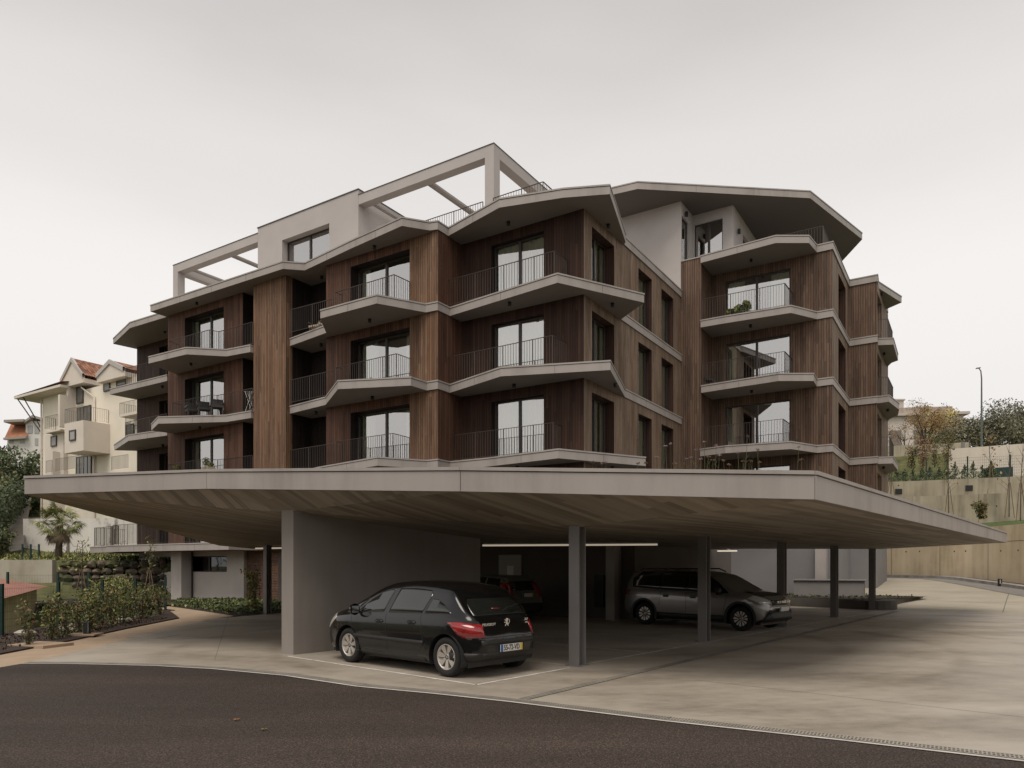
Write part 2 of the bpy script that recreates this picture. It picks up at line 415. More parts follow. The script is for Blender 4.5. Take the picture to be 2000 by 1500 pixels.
def wall_sheet(mb, p0, p1, z0, z1, openings=(), depth=0.3, mi=0, u0=0.0, mr=None):
    """board wall from plan p0 to p1 with openings (s0, s1, za, zb) and reveals; the outside lies to the right of p0->p1"""
    p0, p1 = V(p0), V(p1); d = (p1 - p0); Ln = d.length; d.normalize()
    nrm = V((d.y, -d.x))
    mr = mi if mr is None else mr
    us = sorted({0.0, Ln} | {o[0] for o in openings} | {o[1] for o in openings})
    zs = sorted({z0, z1} | {o[2] for o in openings} | {o[3] for o in openings})
    def P(u, z, t=0.0):
        q = p0 + d * u - nrm * t
        return V((q.x, q.y, z))
    for i in range(len(us) - 1):
        for j in range(len(zs) - 1):
            a, b, c, e = us[i], us[i + 1], zs[j], zs[j + 1]
            um, zm = (a + b) / 2, (c + e) / 2
            if any(o[0] < um < o[1] and o[2] < zm < o[3] for o in openings): continue
            mb.face([P(a, c), P(b, c), P(b, e), P(a, e)], mi, [(u0 + a, c), (u0 + b, c), (u0 + b, e), (u0 + a, e)])
    for (a, b, c, e) in openings:
        D = depth
        for q0, q1 in ((a, a), (b, b)):
            pts = [P(a, c), P(a, c, D), P(a, e, D), P(a, e)] if q0 == a else [P(b, c, D), P(b, c), P(b, e), P(b, e, D)]
            mb.face(pts, mr, [(u0 + q0, c), (u0 + q0 + D, c), (u0 + q0 + D, e), (u0 + q0, e)])
        mb.face([P(a, e, D), P(b, e, D), P(b, e), P(a, e)][::-1], mr, [(u0 + a, e), (u0 + b, e), (u0 + b, e + D), (u0 + a, e + D)])
        mb.face([P(a, c), P(b, c), P(b, c, D), P(a, c, D)][::-1], mr, [(u0 + a, c), (u0 + b, c), (u0 + b, c + D), (u0 + a, c + D)])

def window(root, p0, p1, z0, z1, recess, panes=2, curtain=(), glass='glass', room='room', rdepth=2.6, fw=0.055, mull=None, blind=0.0):
    """glazed door between plan points on the wall face; outside to the right of p0->p1. window > pane, curtain, room"""
    p0, p1 = V(p0), V(p1); d = p1 - p0; Ln = d.length; d.normalize(); nrm = V((d.y, -d.x))
    o = p0 - nrm * recess
    d3 = V((d.x, d.y, 0)); n3 = V((nrm.x, nrm.y, 0)); o3 = V((o.x, o.y, 0))
    mull = mull or [k / panes for k in range(1, panes)]
    f = MB()
    f.obox(o3 + V((0, 0, z0)), d3 * fw, -n3 * 0.08, V((0, 0, z1 - z0)))
    f.obox(o3 + d3 * (Ln - fw) + V((0, 0, z0)), d3 * fw, -n3 * 0.08, V((0, 0, z1 - z0)))
    f.obox(o3 + d3 * fw + V((0, 0, z1 - fw)), d3 * (Ln - 2 * fw), -n3 * 0.08, V((0, 0, fw)))
    f.obox(o3 + d3 * fw + V((0, 0, z0)), d3 * (Ln - 2 * fw), -n3 * 0.08, V((0, 0, fw)))
    for m_ in mull:
        f.obox(o3 + d3 * (Ln * m_ - 0.05) + V((0, 0, z0 + fw)) + n3 * 0.012, d3 * 0.10, -n3 * 0.09, V((0, 0, z1 - z0 - 2 * fw)))
    w = f.build('window', 'frame', root)
    g = MB()
    q = o3 - n3 * 0.035
    g.face([q + d3 * fw + V((0, 0, z0 + fw)), q + d3 * (Ln - fw) + V((0, 0, z0 + fw)), q + d3 * (Ln - fw) + V((0, 0, z1 - fw)), q + d3 * fw + V((0, 0, z1 - fw))])
    g.build('pane', glass, w)
    r = MB()
    b = o3 - n3 * 0.09
    c = [b + V((0, 0, z0)), b + d3 * Ln + V((0, 0, z0)), b + d3 * Ln - n3 * rdepth + V((0, 0, z0)), b - n3 * rdepth + V((0, 0, z0))]
    h = V((0, 0, z1 - z0))
    r.face(c); r.face([c[3] + h, c[2] + h, c[1] + h, c[0] + h])
    r.face([c[1], c[1] + h, c[2] + h, c[2]]); r.face([c[2], c[2] + h, c[3] + h, c[3]]); r.face([c[3], c[3] + h, c[0] + h, c[0]])
    r.build('room', room, w)
    for (s0, s1) in curtain:
        k = MB(); n = max(6, int((s1 - s0) * Ln / 0.045)); pr = None
        for i in range(n + 1):
            s = (s0 + (s1 - s0) * i / n) * Ln
            t = 0.13 + 0.035 * sin(i * 1.7) + 0.015 * sin(i * 0.63)
            pt = o3 + d3 * s - n3 * t
            if pr is not None:
                k.face([pr + V((0, 0, z0 + 0.03)), pt + V((0, 0, z0 + 0.03)), pt + V((0, 0, z1 - 0.06)), pr + V((0, 0, z1 - 0.06))], sm=True)
            pr = pt
        k.build('curtain', 'curtain', w)
    if blind:
        k = MB()
        k.obox(o3 + d3 * 0.08 - n3 * 0.16 + V((0, 0, z1 - 0.06 - blind)), d3 * (Ln - 0.16), -n3 * 0.01, V((0, 0, blind)))
        k.build('blind', 'room', w)
    return w

def railing(root, pts, zt, h=1.02, step=0.118, name='railing', posts=True, m='steel', t=0.012):
    """flat-bar railing along plan points, top at height zt"""
    mb = MB()
    pts = [V((p[0], p[1])) for p in pts]
    for i in range(len(pts) - 1):
        a, b = pts[i], pts[i + 1]; d = b - a; Ln = d.length
        if Ln < 0.02: continue
        d.normalize(); d3 = V((d.x, d.y, 0)); n3 = V((-d.y, d.x, 0))
        a3 = V((a.x, a.y, 0))
        mb.obox(a3 - n3 * 0.022 + V((0, 0, zt - 0.014)), d3 * Ln, n3 * 0.044, V((0, 0, 0.014)))
        mb.obox(a3 - n3 * 0.010 + V((0, 0, zt - h + 0.05)), d3 * Ln, n3 * 0.02, V((0, 0, 0.012)))
        n = max(1, round(Ln / step))
        for k in range(n + 1):
            q = a3 + d3 * (Ln * k / n)
            big = posts and (k in (0, n) or (k % 11 == 0 and n - k > 4))
            w = 0.030 if big else t
            lo = zt - h - (0.0 if big else -0.062)
            mb.obox(q - d3 * w / 2 - n3 * 0.012 + V((0, 0, lo)), d3 * w, n3 * 0.024 if big else n3 * t, V((0, 0, zt - 0.014 - lo)))
    return mb.build(name, m, root)

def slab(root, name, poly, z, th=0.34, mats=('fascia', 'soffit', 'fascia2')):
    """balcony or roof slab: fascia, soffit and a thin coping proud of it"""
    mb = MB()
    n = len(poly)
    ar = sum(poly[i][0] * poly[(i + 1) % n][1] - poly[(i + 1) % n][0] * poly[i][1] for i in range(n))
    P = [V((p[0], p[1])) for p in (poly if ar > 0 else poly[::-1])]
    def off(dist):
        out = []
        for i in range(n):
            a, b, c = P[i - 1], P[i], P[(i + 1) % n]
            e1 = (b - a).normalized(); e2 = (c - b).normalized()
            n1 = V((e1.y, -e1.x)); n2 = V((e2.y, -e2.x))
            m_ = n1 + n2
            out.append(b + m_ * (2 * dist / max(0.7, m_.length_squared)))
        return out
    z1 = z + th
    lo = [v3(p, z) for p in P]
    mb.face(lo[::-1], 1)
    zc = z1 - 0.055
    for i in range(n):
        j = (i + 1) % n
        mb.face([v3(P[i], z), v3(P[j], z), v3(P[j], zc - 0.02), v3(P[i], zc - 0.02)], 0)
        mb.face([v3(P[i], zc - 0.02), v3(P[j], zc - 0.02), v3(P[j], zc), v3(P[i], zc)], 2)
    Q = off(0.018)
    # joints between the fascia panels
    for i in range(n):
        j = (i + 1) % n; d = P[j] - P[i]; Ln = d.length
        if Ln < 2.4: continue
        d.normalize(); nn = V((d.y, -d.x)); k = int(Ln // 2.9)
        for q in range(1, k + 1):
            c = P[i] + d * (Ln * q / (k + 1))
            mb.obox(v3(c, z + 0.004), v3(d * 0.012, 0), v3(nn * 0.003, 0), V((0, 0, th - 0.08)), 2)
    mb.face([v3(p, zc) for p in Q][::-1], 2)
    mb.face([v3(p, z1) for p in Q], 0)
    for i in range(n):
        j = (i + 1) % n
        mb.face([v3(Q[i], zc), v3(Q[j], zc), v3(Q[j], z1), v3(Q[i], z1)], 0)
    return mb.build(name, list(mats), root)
# ------------------------------------------------------------------ ground
def ground():
    # asphalt / concrete boundary: the curved edge of the forecourt
    edge = [at(*p) for p in ((45, 1295.5), (130, 1295.8), (210, 1297.5), (310, 1300), (420, 1306), (560, 1319), (700, 1340), (850, 1354), (1000, 1370), (1300, 1407), (1650, 1445), (2000, 1485))]
    edge = edge + [edge[-1] + (edge[-1] - edge[-2]) * 3.0]
    left = [at(*p) for p in ((210, 1259), (350, 1222), (420, 1208), (546, 1197.5))]
    mb = MB()
    far = [v3(edge[-1], 0), V((60, edge[-1].y, 0)), V((60, -60, 0)), V((-40, -60, 0)), V((-40, 6, 0))]
    p0 = at(0, 1303)
    mb.face([V((p.x, p.y, 0.0)) for p in edge] + far + [V((-9.6, 10.0, 0)), v3(p0, 0)])
    mb.v = [(x, y, -0.004) for x, y, z in mb.v]
    struct('asphalt', mb, 'asphalt')
    mb = MB()
    poly = edge[:-1] + [V((edge[-1].x, edge[-1].y)), V((22, 15)), V((20.3, 23.8)), V((13.3, 27.55)), V((10.6, 29.9)), V((12.0, 36.0)), V((-9.0, 40.0))] + left[::-1]
    mb.face([v3(p, 0.0) for p in poly])
    struct('concrete_forecourt', mb, 'concrete')
    # kerb strip of pale concrete and the channel grating beside it
    def ribbon(pts, o0, o1, z):
        m = MB(); Q0 = []; Q1 = []
        for i, p in enumerate(pts):
            t = (pts[min(i + 1, len(pts) - 1)] - pts[max(i - 1, 0)]).normalized(); nn = V((-t.y, t.x))
            Q0.append(v3(p + nn * o0, z)); Q1.append(v3(p + nn * o1, z))
        for i in range(len(pts) - 1): m.face([Q0[i], Q0[i + 1], Q1[i + 1], Q1[i]])
        return m
    struct('kerb_strip', ribbon(edge, -0.055, 0.0, 0.004), plain('pale kerb concrete', (0.50, 0.47, 0.43), 0.85, var=0.12, scale=4))
    def grating(pts, o0, o1, label, z=0.003):
        """channel drain: dark channel, two rails, cross bars and segment joints"""
        r = empty('drain_channel', v3(pts[0], 0), label, 'drain')
        ch = ribbon(pts, o0, o1, z); ch.build('channel', plain('channel dark', (0.17, 0.15, 0.125), 0.8), r)
        g = MB()
        for oo in (o0, (o0 + o1) / 2 - 0.008, o1 - 0.02):
            rb = ribbon(pts, oo, oo + 0.02, z + 0.006); g.mesh(rb.v, rb.f)
        tot = 0
        for i in range(len(pts) - 1):
            a, b = pts[i], pts[i + 1]; d = b - a; Ln = d.length; d.normalize(); nn = V((-d.y, d.x))
            k = 0.0
            while k < Ln:
                q = a + d * k
                g.face([v3(q + nn * o0, z + 0.007), v3(q + d * 0.013 + nn * o0, z + 0.007), v3(q + d * 0.013 + nn * o1, z + 0.007), v3(q + nn * o1, z + 0.007)])
                k += 0.033
        g.build('grating', plain('galvanised grating', (0.33, 0.30, 0.255), 0.6, metal=0.0, var=0.2, scale=3), r)
        return r
    grating([p for p in edge[:-1]], 0.004, 0.17, 'curved steel drain grating along the asphalt edge')
    c0 = at(1022, 1366); c1 = at(1752, 1194)
    grating([c0 + (c1 - c0) * (k / 6) for k in range(7)], -0.07, 0.07, 'straight drain grating running back beside the steel columns')
    # path, mulch, ground cover
    outer = [at(*p) for p in ((0, 1279), (140, 1252), (245, 1229), (350, 1208))]
    mb = MB()
    inner = [at(546, 1197.5)] + [at(458, 1202)]
    poly = [V((-9.9, 8.0)), V((-7.6, 10.5)), at(0, 1303), edge[0]] + left[:3] + [at(458, 1203), at(400, 1194), at(329, 1184), V((-13.9, 28.2)), at(330, 1193)] + outer[::-1] + [V((-9.2, 12.0))]
    mb.face([v3(p, -0.002) for p in poly])
    struct('path', mb, 'path')
    mb = MB()
    fence_x = -12.1
    poly = [V((-9.25, 11.2))] + outer + [at(330, 1193), V((-12.4, 26.5)), V((-12.95, 27.0)), V((fence_x - 0.35, 22)), V((fence_x - 0.25, 11.2))]
    # slightly mounded planting bed
    cxy = V((-11.2, 19))
    z = 0.03
    mb.face([v3(p, z) for p in poly])
    for i in range(len(poly)):
        a, b = poly[i], poly[(i + 1) % len(poly)]
        mb.face([v3(a, -0.6), v3(b, -0.6), v3(b, z), v3(a, z)][::-1])
    struct('mulch_bed', mb, 'mulch')
    mb = MB()
    gc = [at(458, 1203), at(546, 1198), V((-4, 33)), V((-14, 40)), V((-22, 40)), V((-22.5, 31)), V((-14.0, 30.6)), at(329, 1184), at(400, 1194)]
    mb.face([v3(p, -0.008) for p in gc])
    struct('planting_soil', mb, 'mulch')
    # terrain: left side falls to a lower yard behind the fence, then climbs; right side is terraced behind the walls
    def lerp(x, pts):
        if x <= pts[0][0]: return pts[0][1]
        for (a, u), (b, v) in zip(pts, pts[1:]):
            if x <= b: return u + (v - u) * (x - a) / (b - a)
        return pts[-1][1]
    def hill_left(x, y):
        z = lerp(y, [(0, -0.9), (26, -0.9), (31, -0.2), (35.0, 0.6), (37.4, 0.9), (37.6, 1.88), (49.5, 2.5), (52.6, 2.7), (53.2, 3.6), (58, 4.2), (72, 6.0), (110, 9.5), (400, 14)])
        z2 = lerp(y, [(0, -0.9), (26, -0.9), (33, 0.5), (36, 1.6), (48, 3.4), (60, 5.5), (110, 11), (400, 16)])
        if x > -22.5 and y < 37.0: z = min(z, -0.12)
        f = max(0.0, min(1.0, (-x - 32.5) / 6.0))
        return z * (1 - f) + z2 * f
    xs = [-12.7, -13.2, -14, -16, -18, -20, -22, -24, -26, -28, -30, -32, -35, -38, -42, -48, -56, -70, -95, -140, -220, -400]
    ys = [4, 10, 16, 22, 26, 28, 30, 32, 34, 35, 36, 37.4, 37.6, 38.5, 40, 42, 45, 48, 50, 52.6, 53.2, 56, 60, 66, 72, 80, 95, 120, 200, 500]
    mb = MB()
    vs = [(x, y, hill_left(x, y)) for y in ys for x in xs]
    nx = len(xs)
    fs = [(j * nx + i + 1, j * nx + i, (j + 1) * nx + i, (j + 1) * nx + i + 1) for j in range(len(ys) - 1) for i in range(nx - 1)]
    mb.mesh(vs, fs, 0, True)
    tag(mb.build('hillside', 'earth'), kind='structure')
    # unseen bank added behind the viewer to block the low sky light
    mb = MB(); prof = [(-13.5, -0.05), (-15.5, 1.6), (-19, 4.2), (-25, 7.2), (-33, 9.6), (-45, 11.5), (-90, 13)]
    xb = [-75, -55, -38, -24, -12, 0, 12, 24, 38, 55, 75]
    vs = []
    for i, (y, z) in enumerate(prof):
        for j, x in enumerate(xb): vs.append((x, y + 0.0035 * x * x * (0.4 if i < 2 else 0.7) + 1.2 * sin(x * 0.13 + i), z + (0.5 * sin(x * 0.21 + i * 1.7) if i > 1 else 0)))
    nb = len(xb); mb.mesh(vs, [(j * nb + i + 1, j * nb + i, (j + 1) * nb + i, (j + 1) * nb + i + 1) for j in range(len(prof) - 1) for i in range(nb - 1)], 0, True)
    tag(mb.build('hillside', plain('sky blocking bank', (0.050, 0.052, 0.026), 0.95, var=0.4, scale=0.6, bump=1.0, bscale=5)), kind='structure')
    # the far ground, one sheet to the horizon, below everything
    mb = MB(); mb.face([V((-2500, -2500, -1.2)), V((2500, -2500, -1.2)), V((2500, 2500, -1.2)), V((-2500, 2500, -1.2))])
    struct('ground', mb, 'earth')
    # ramp on the right: rises away to the back
    L0 = V((13.6, 27.4)); L1 = V((23.0, 21.6)); dv = (L1 - L0).normalized(); up = V((-dv.y, dv.x))
    def rampz(x, y):
        t = (V((x, y)) - L0).dot(up)
        return -0.004 if t <= 0 else min(0.93, 0.058 * t * min(1, t / 3.0))
    return rampz, L0, dv, up, edge
RAMPZ, RL0, RDV, RUP, EDGE = ground()

def ramp_obj():
    mb = MB(); nu, nv = 26, 22
    vs = []
    for j in range(nv + 1):
        t = -0.6 + 24.0 * j / nv
        for i in range(nu + 1):
            s = -1.2 - 1.6 * max(0, t) * 0.12 + (30 + 1.2) * i / nu
            p = RL0 + RDV * s + RUP * t
            vs.append((p.x, p.y, RAMPZ(p.x, p.y)))
    fs = [(j * (nu + 1) + i, j * (nu + 1) + i + 1, (j + 1) * (nu + 1) + i + 1, (j + 1) * (nu + 1) + i) for j in range(nv) for i in range(nu)]
    mb.mesh(vs, fs, 0, True)
    struct('ramp', mb, 'ramp')
    # saw-cut joints in the ramp
    mb = MB()
    def strip(a, b, w):
        d = (b - a); n = 14; prev = None
        e = V((-d.y, d.x)).normalized() * w
        for i in range(n + 1):
            q = a + d * (i / n)
            z = RAMPZ(q.x, q.y) + 0.012
            cur = (v3(q - e, z), v3(q + e, z))
            if prev: mb.face([prev[0], cur[0], cur[1], prev[1]])
            prev = cur
    for t in (0.25, 3.6, 8.2):
        strip(RL0 + RUP * t + RDV * 0.3, RL0 + RUP * t + RDV * 20, 0.012)
    for s in (4.2, 9.5): strip(RL0 + RDV * s + RUP * 0.3, RL0 + RDV * (s + 1.2) + RUP * 16, 0.012)
    fl_ = MB()
    def cut(p, q, w=0.005):
        d = (q - p).normalized(); e = V((-d.y, d.x)) * w
        fl_.face([v3(p - e, 0.003), v3(q - e, 0.003), v3(q + e, 0.003), v3(p + e, 0.003)])
    g1, g2 = V((0.652, 0.758)), V((-0.752, 0.659)); o_ = V((1.9, 10.0))
    for k in range(5): cut(o_ + g1 * (0.8 + 5.0 * k) - g2 * 0.3, o_ + g1 * (0.8 + 5.0 * k) - g2 * (9.5 - 0.2 * k))
    cut(o_ - g2 * 4.6 + g1 * 1.0, o_ - g2 * 4.6 + g1 * 19.5)
    for k in range(1, 4): cut(o_ + g2 * 1.2 + g1 * 4.8 * k, o_ + g2 * 13.0 + g1 * 4.8 * k)
    cut(V((-5.2, 12.6)), V((-10.0, 25.5))); cut(V((-4.9, 16.5)), V((-8.9, 16.2)))
    struct('slab_joints', fl_, plain('saw cut line', (0.20, 0.175, 0.145), 0.9))
    struct('ramp_joints', mb, plain('saw cut joint', (0.14, 0.125, 0.10), 0.9))
    # painted bay lines
    mb = MB()
    def line(p, q, w=0.06):
        d = (q - p).normalized(); e = V((-d.y, d.x)) * (w / 2)
        mb.face([v3(p - e, 0.005), v3(q - e, 0.005), v3(q + e, 0.005), v3(p + e, 0.005)])
    K = at(930, 1338)
    e2 = V((-0.752, 0.659)); e1 = V((0.652, 0.758))
    line(K, K + e2 * 4.75); line(K, K + e1 * 2.20)
    p1 = V((1.08, 11.9))
    for k in range(0, 4):
        a = p1 + e1 * (0.25 + 4.8 * k); line(a, a + e1 * 4.35)
    for k in range(1, 7):
        a = K + e1 * (2.40 * k); line(a, a + e2 * 4.75)
    line(K + e2 * 9.5, K + e2 * 9.5 + e1 * 2.4)
    struct('parking_markings', mb, 'marking')
    # drain hatch in the concrete on the left
    h = MB(); c = at(300, 1242)
    h.box(v3(c, 0.001), (0.9, 0.75, 0.006), radians(-14)); 
    tag(h.build('inspection_hatch', plain('hatch concrete', (0.36, 0.33, 0.285), 0.75, var=0.1, scale=4)), 'flush square inspection hatch in the concrete left of the grey wall', 'hatch')
ramp_obj()

# ------------------------------------------------------------------ apartment building
S = [2.35, 5.35, 8.33, 11.30, 14.35]        # undersides of the left wing's slabs
R = [3.72, 6.72, 9.70, 12.72, 15.72]        # undersides of the right wing's slabs
TH = 0.34
def building():
    root = empty('apartment_building', W(0, 0, 0), 'large stepped apartment building clad in brown timber boards with jagged grey balconies', 'apartment building')
    aC = A(855, -1.5); aWin0, aWin1 = A(800, -1.5), A(685, -1.5); aP = A(637, -1.5)
    aT0, aT1 = A(558, -1.76), A(495, -1.76)
    aQ0, aQ1, aQ2, aQ3 = A(474, -1.5), A(437, -1.5), A(361, -1.5), A(328, -1.5)
    aL = A(267.5, 0.57)
    bM = -0.30
    ZB, ZT = 2.35, S[4] + 0.02
    fl = [(S[k] + TH, S[k + 1] - 0.38) for k in range(4)]
    def wall(name, segs, m, u0=0.0):
        mb = MB()
        for (p0, p1, ops, dp) in segs: wall_sheet(mb, p0, p1, ZB, ZT, ops, dp, u0=u0, mr=1); u0 += (V(p1) - V(p0)).length
        return mb.build(name, [m, 'wood_dark' if m in ('wood_side',) else 'wood_shaded'], root)
    def ops(s0, s1): return [(s0, s1, z0, z1) for z0, z1 in fl]
    # outside lies to the right of p0->p1: the front runs from large a to small a
    x0, x1 = A(960, 0), A(1062, 0)
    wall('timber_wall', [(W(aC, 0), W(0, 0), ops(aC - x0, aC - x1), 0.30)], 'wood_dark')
    for z0, z1 in fl[0:]:
        k = fl.index((z0, z1))
        window(root, W(x0, 0), W(x1, 0), z0, z1, 0.20, curtain=((0.05, 0.47), (0.53, 0.95)) if k != 0 else ((0.05, 0.30), (0.62, 0.95)), blind=0.0)
    rb = [(B(1156, 0), B(1199.5, 0)), (B(1247, 0), B(1273, 0)), (B(1292, 0), B(1315, 0))]
    wall('timber_wall', [(W(0, 0), W(0, 10.1), [o for a, b in rb for o in ops(a, b)], 0.42)], 'wood_side')
    for i, (a, b) in enumerate(rb):
        for z0, z1 in fl:
            window(root, W(0, a), W(0, b), z0, z1, 0.36 if i == 0 else 0.27, panes=2 if i == 0 else 1, curtain=((0.60, 0.97),) if i else ((0.55, 0.74), (0.86, 0.96)), room='room')
    # column block with its window, panel side and the loggia
    wall('timber_wall', [(W(aC, -1.5), W(aC, 0.02), [], 0)], 'wood_panel')
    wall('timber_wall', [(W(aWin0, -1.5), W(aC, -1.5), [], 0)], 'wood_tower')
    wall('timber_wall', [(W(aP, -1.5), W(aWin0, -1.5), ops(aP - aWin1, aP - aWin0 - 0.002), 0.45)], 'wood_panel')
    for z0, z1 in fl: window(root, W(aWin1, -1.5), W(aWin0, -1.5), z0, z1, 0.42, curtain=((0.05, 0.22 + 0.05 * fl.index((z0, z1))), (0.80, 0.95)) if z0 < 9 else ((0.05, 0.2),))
    wall('timber_wall', [(W(aP, bM), W(aP, -1.5), [], 0), (W(aT0 + 0.1, bM), W(aP, bM), [], 0), (W(aT0, -1.40), W(aT0, bM), [], 0)], 'wood_shaded')
    # tower
    mb = MB()
    wall_sheet(mb, W(aT1, -1.76), W(aT0, -1.76), ZB, ZT)
    wall_sheet(mb, W(aT0, -1.76), W(aT0, -1.40), ZB, ZT, u0=5)
    wall_sheet(mb, W(aT1, bM), W(aT1, -1.76), ZB, ZT, u0=9)
    mb.build('timber_tower', 'wood_tower', root)
    # left main bay
    wall('timber_wall', [(W(aQ0, bM), W(aT1, bM), [], 0), (W(aQ0, -1.5), W(aQ0, bM), [], 0)], 'wood_shaded')
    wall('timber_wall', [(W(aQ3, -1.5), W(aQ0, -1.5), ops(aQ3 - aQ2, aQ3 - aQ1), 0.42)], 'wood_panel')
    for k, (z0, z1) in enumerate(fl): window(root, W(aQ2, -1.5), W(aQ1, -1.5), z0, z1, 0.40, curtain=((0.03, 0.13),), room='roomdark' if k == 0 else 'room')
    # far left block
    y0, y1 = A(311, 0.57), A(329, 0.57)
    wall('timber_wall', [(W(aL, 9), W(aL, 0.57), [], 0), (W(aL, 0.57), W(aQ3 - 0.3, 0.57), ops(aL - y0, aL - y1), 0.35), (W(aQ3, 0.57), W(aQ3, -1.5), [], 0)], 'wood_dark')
    for z0, z1 in fl: window(root, W(y0, 0.57), W(y1, 0.57), z0, z1, 0.3, panes=1, room='roomdark')
    # rear enclosure so the block is closed from other sides
    mb = MB()
    wall_sheet(mb, W(0, 14), W(aL, 14), ZB, ZT); wall_sheet(mb, W(aL, 14), W(aL, 9), ZB, ZT); wall_sheet(mb, W(0, 10.1), W(0, 14), ZB, ZT)
    mb.build('rear_wall', 'wood_side', root)

    # ---- slabs of the left wing (outline found on each level plane)
    def pts(lst, z): return [at(x, y, z) for x, y in lst]
    P = -0.05
    def band_end(b0): return [W(P, b0), W(P, 10.08), W(1.5, 10.08)]
    z = S[4]
    p = pts([(293.7, 608.7), (552.5, 525), (595, 528), (684, 486), (785, 441), (839, 450)], z) + [W(aC - 0.04, -1.55), W(aC - 0.04, -0.9)] + pts([(975, 405.5), (1100, 386), (1191, 379), (1222, 473)], z)
    bq = B(1217, 0)
    slab(root, 'roof_slab', p + band_end(bq) + [W(1.5, 12), W(24, 12), at(326, 619, z)], z)
    p = pts([(221, 671), (253.7, 640), (326, 618)], z)
    slab(root, 'roof_slab', p + [W(23.2, 9), W(aL + 0.3, 9), W(aL + 0.3, 0.9)], z - 0.02, 0.33)
    lev = {
        3: dict(m=[(562.5, 668), (637, 650), (625.5, 622), (736, 592.5), (831, 610)], c=True, r=[(1089, 552), (1258, 591), (1211, 624)],
                q=[(290, 710), (364, 692), (442.5, 696), (494.5, 686)], qb=(342.5, 730), l=[(214.5, 770.5), (326, 744)], lb=1),
        2: dict(m=[(562.5, 803), (636, 790.5), (660, 760), (802.5, 753), (833, 762.5)], c=True, r=[(978, 735), (1192, 722.6), (1230, 774)],
                q=[(295.5, 841), (309, 827.5), (442.5, 824), (494.5, 815.5)], qb=(343.7, 847.5), l=[(223, 879.5), (251, 861), (326, 850.5)], lb=1),
        1: dict(m=[(562.5, 936), (622, 928), (737, 909.5), (833, 915.6)], c=True, r=[(950, 911.6), (1090.6, 895), (1261, 910), (1222, 929)],
                q=[(300, 968), (330, 956), (442, 953), (494.5, 947)], qb=(343.7, 968), l=[(226, 985), (255, 969), (326, 960)], lb=1),
    }
    for k, dct in lev.items():
        z = S[k]
        m = pts(dct['m'], z)
        rr = pts(dct['r'], z)
        bq = ab(rr[-1])[1]
        p = [W(aT0 - 0.02, -1.55)] + m[1:] + [W(aC - 0.04, -1.55), W(aC - 0.04, -0.80)] + rr[:-1] + [W(P, max(1.5, bq))] + band_end(max(1.6, bq + 0.1))[1:] + [W(1.5, 3.0), W(aT0 - 0.02, 3.0)]
        slab(root, 'balcony_slab', p, z)
        q = pts(dct['q'], z)
        p = q[:-1] + [W(aT1 + 0.02, ab(q[-1])[1]), W(aT1 + 0.02, 2.0), W(22.8, 2.0), pts([dct['qb']], z)[0]]
        slab(root, 'balcony_slab', p, z)
        p = pts(dct['l'], z)
        slab(root, 'balcony_slab', p + [W(23.3, 3), W(aL + 0.02, 3), W(aL + 0.02, 0.62)], z)
    # terrace slab over the ground floor on the left
    z = S[0]
    p = [W(29.5, -0.6), W(29.0, -2.2), W(25.5, -2.7), W(25.45, -3.2), W(15.6, -3.2), W(15.6, 2), W(29.4, 2)]
    slab(root, 'terrace_slab', p, z)

    # ---- railings on the left wing (top rail outlines)
    def rail(lst, ztop, h=1.02, **k): return railing(root, [at(x, y, ztop) for x, y in lst], ztop, h, **k)
    rt = [S[k] + TH + 1.04 for k in range(5)]
    for y in (547.5,): rail([(875, 547.5), (1082.5, 490), (1106, 506)], rt[3])
    rail([(875, 697.5), (1079, 654.7), (1106, 668.6)], rt[2])
    rail([(876, 851), (1080.5, 825), (1106, 835)], rt[1])
    rail([(567, 605), (655, 582)], rt[3]); rail([(668, 576), (655, 570.5), (770, 536), (800, 550)], rt[3])
    rail([(567, 742.5), (656, 722)], rt[2]); rail([(669, 720), (657, 717), (774, 690.5), (802.5, 700.5)], rt[2])
    rail([(567, 879), (656, 865)], rt[1]); rail([(668, 865), (656, 862), (767.5, 846), (800, 854.5)], rt[1])
    rail([(352, 674), (330, 665.5), (409, 644), (427.5, 647.5), (493, 628.5)], rt[3])
    rail([(357, 791), (336, 786), (412.5, 771), (424, 772), (493, 758)], rt[2])
    rail([(350, 910), (329.5, 906), (404, 896), (425, 897.5), (493, 889)], rt[1])
    rail([(275, 727), (246, 719), (325, 699)], rt[3])
    rail([(275, 833), (245, 825), (325, 807.5)], rt[2])
    rail([(275, 934), (245, 929), (325, 919)], rt[1])
    railing(root, [W(29.2, -0.2), W(28.9, -2.0), W(25.6, -2.5), W(25.2, -3.0), W(15.8, -3.0)], S[0] + TH + 1.04)
    zr = S[4] + TH + 1.05
    railing(root, [W(8.3, -0.07), W(4.32, -0.07)], zr, 1.05); railing(root, [W(3.83, -0.07), W(1.63, -0.07)], zr, 1.05)
    railing(root, [W(1.63, -0.07), W(1.63, 3.2)], zr, 1.05)

    # ---- soffit lights
    def spot(px, py, z, name='soffit_light'):
        q = at(px, py, z); m = MB()
        m.lathe([(0, 0), (0.065, 0), (0.065, -0.13), (0.05, -0.135), (0.0, -0.12)], v3(q, z), n=14)
        m.build(name, 'black', root)
    for px, py, k in ((384, 590, 4), (628, 539, 4), (731, 480, 4), (993, 433, 4), (1188, 438, 4), (322, 646, 4),
                      (373, 709, 3), (317, 753, 3), (722, 623, 3), (627, 671, 3), (995, 590, 3), (1196, 592, 3),
                      (390, 833, 2), (727, 774, 2), (617, 803, 2), (1004, 750, 2), (1202, 749, 2), (318, 868, 2), (1010, 910, 1), (1196, 911, 1)):
        spot(px, py, S[k])

    # ---- roof storey of the left wing: pergolas and white volume
    zr = S[4] + TH; zp = 17.88
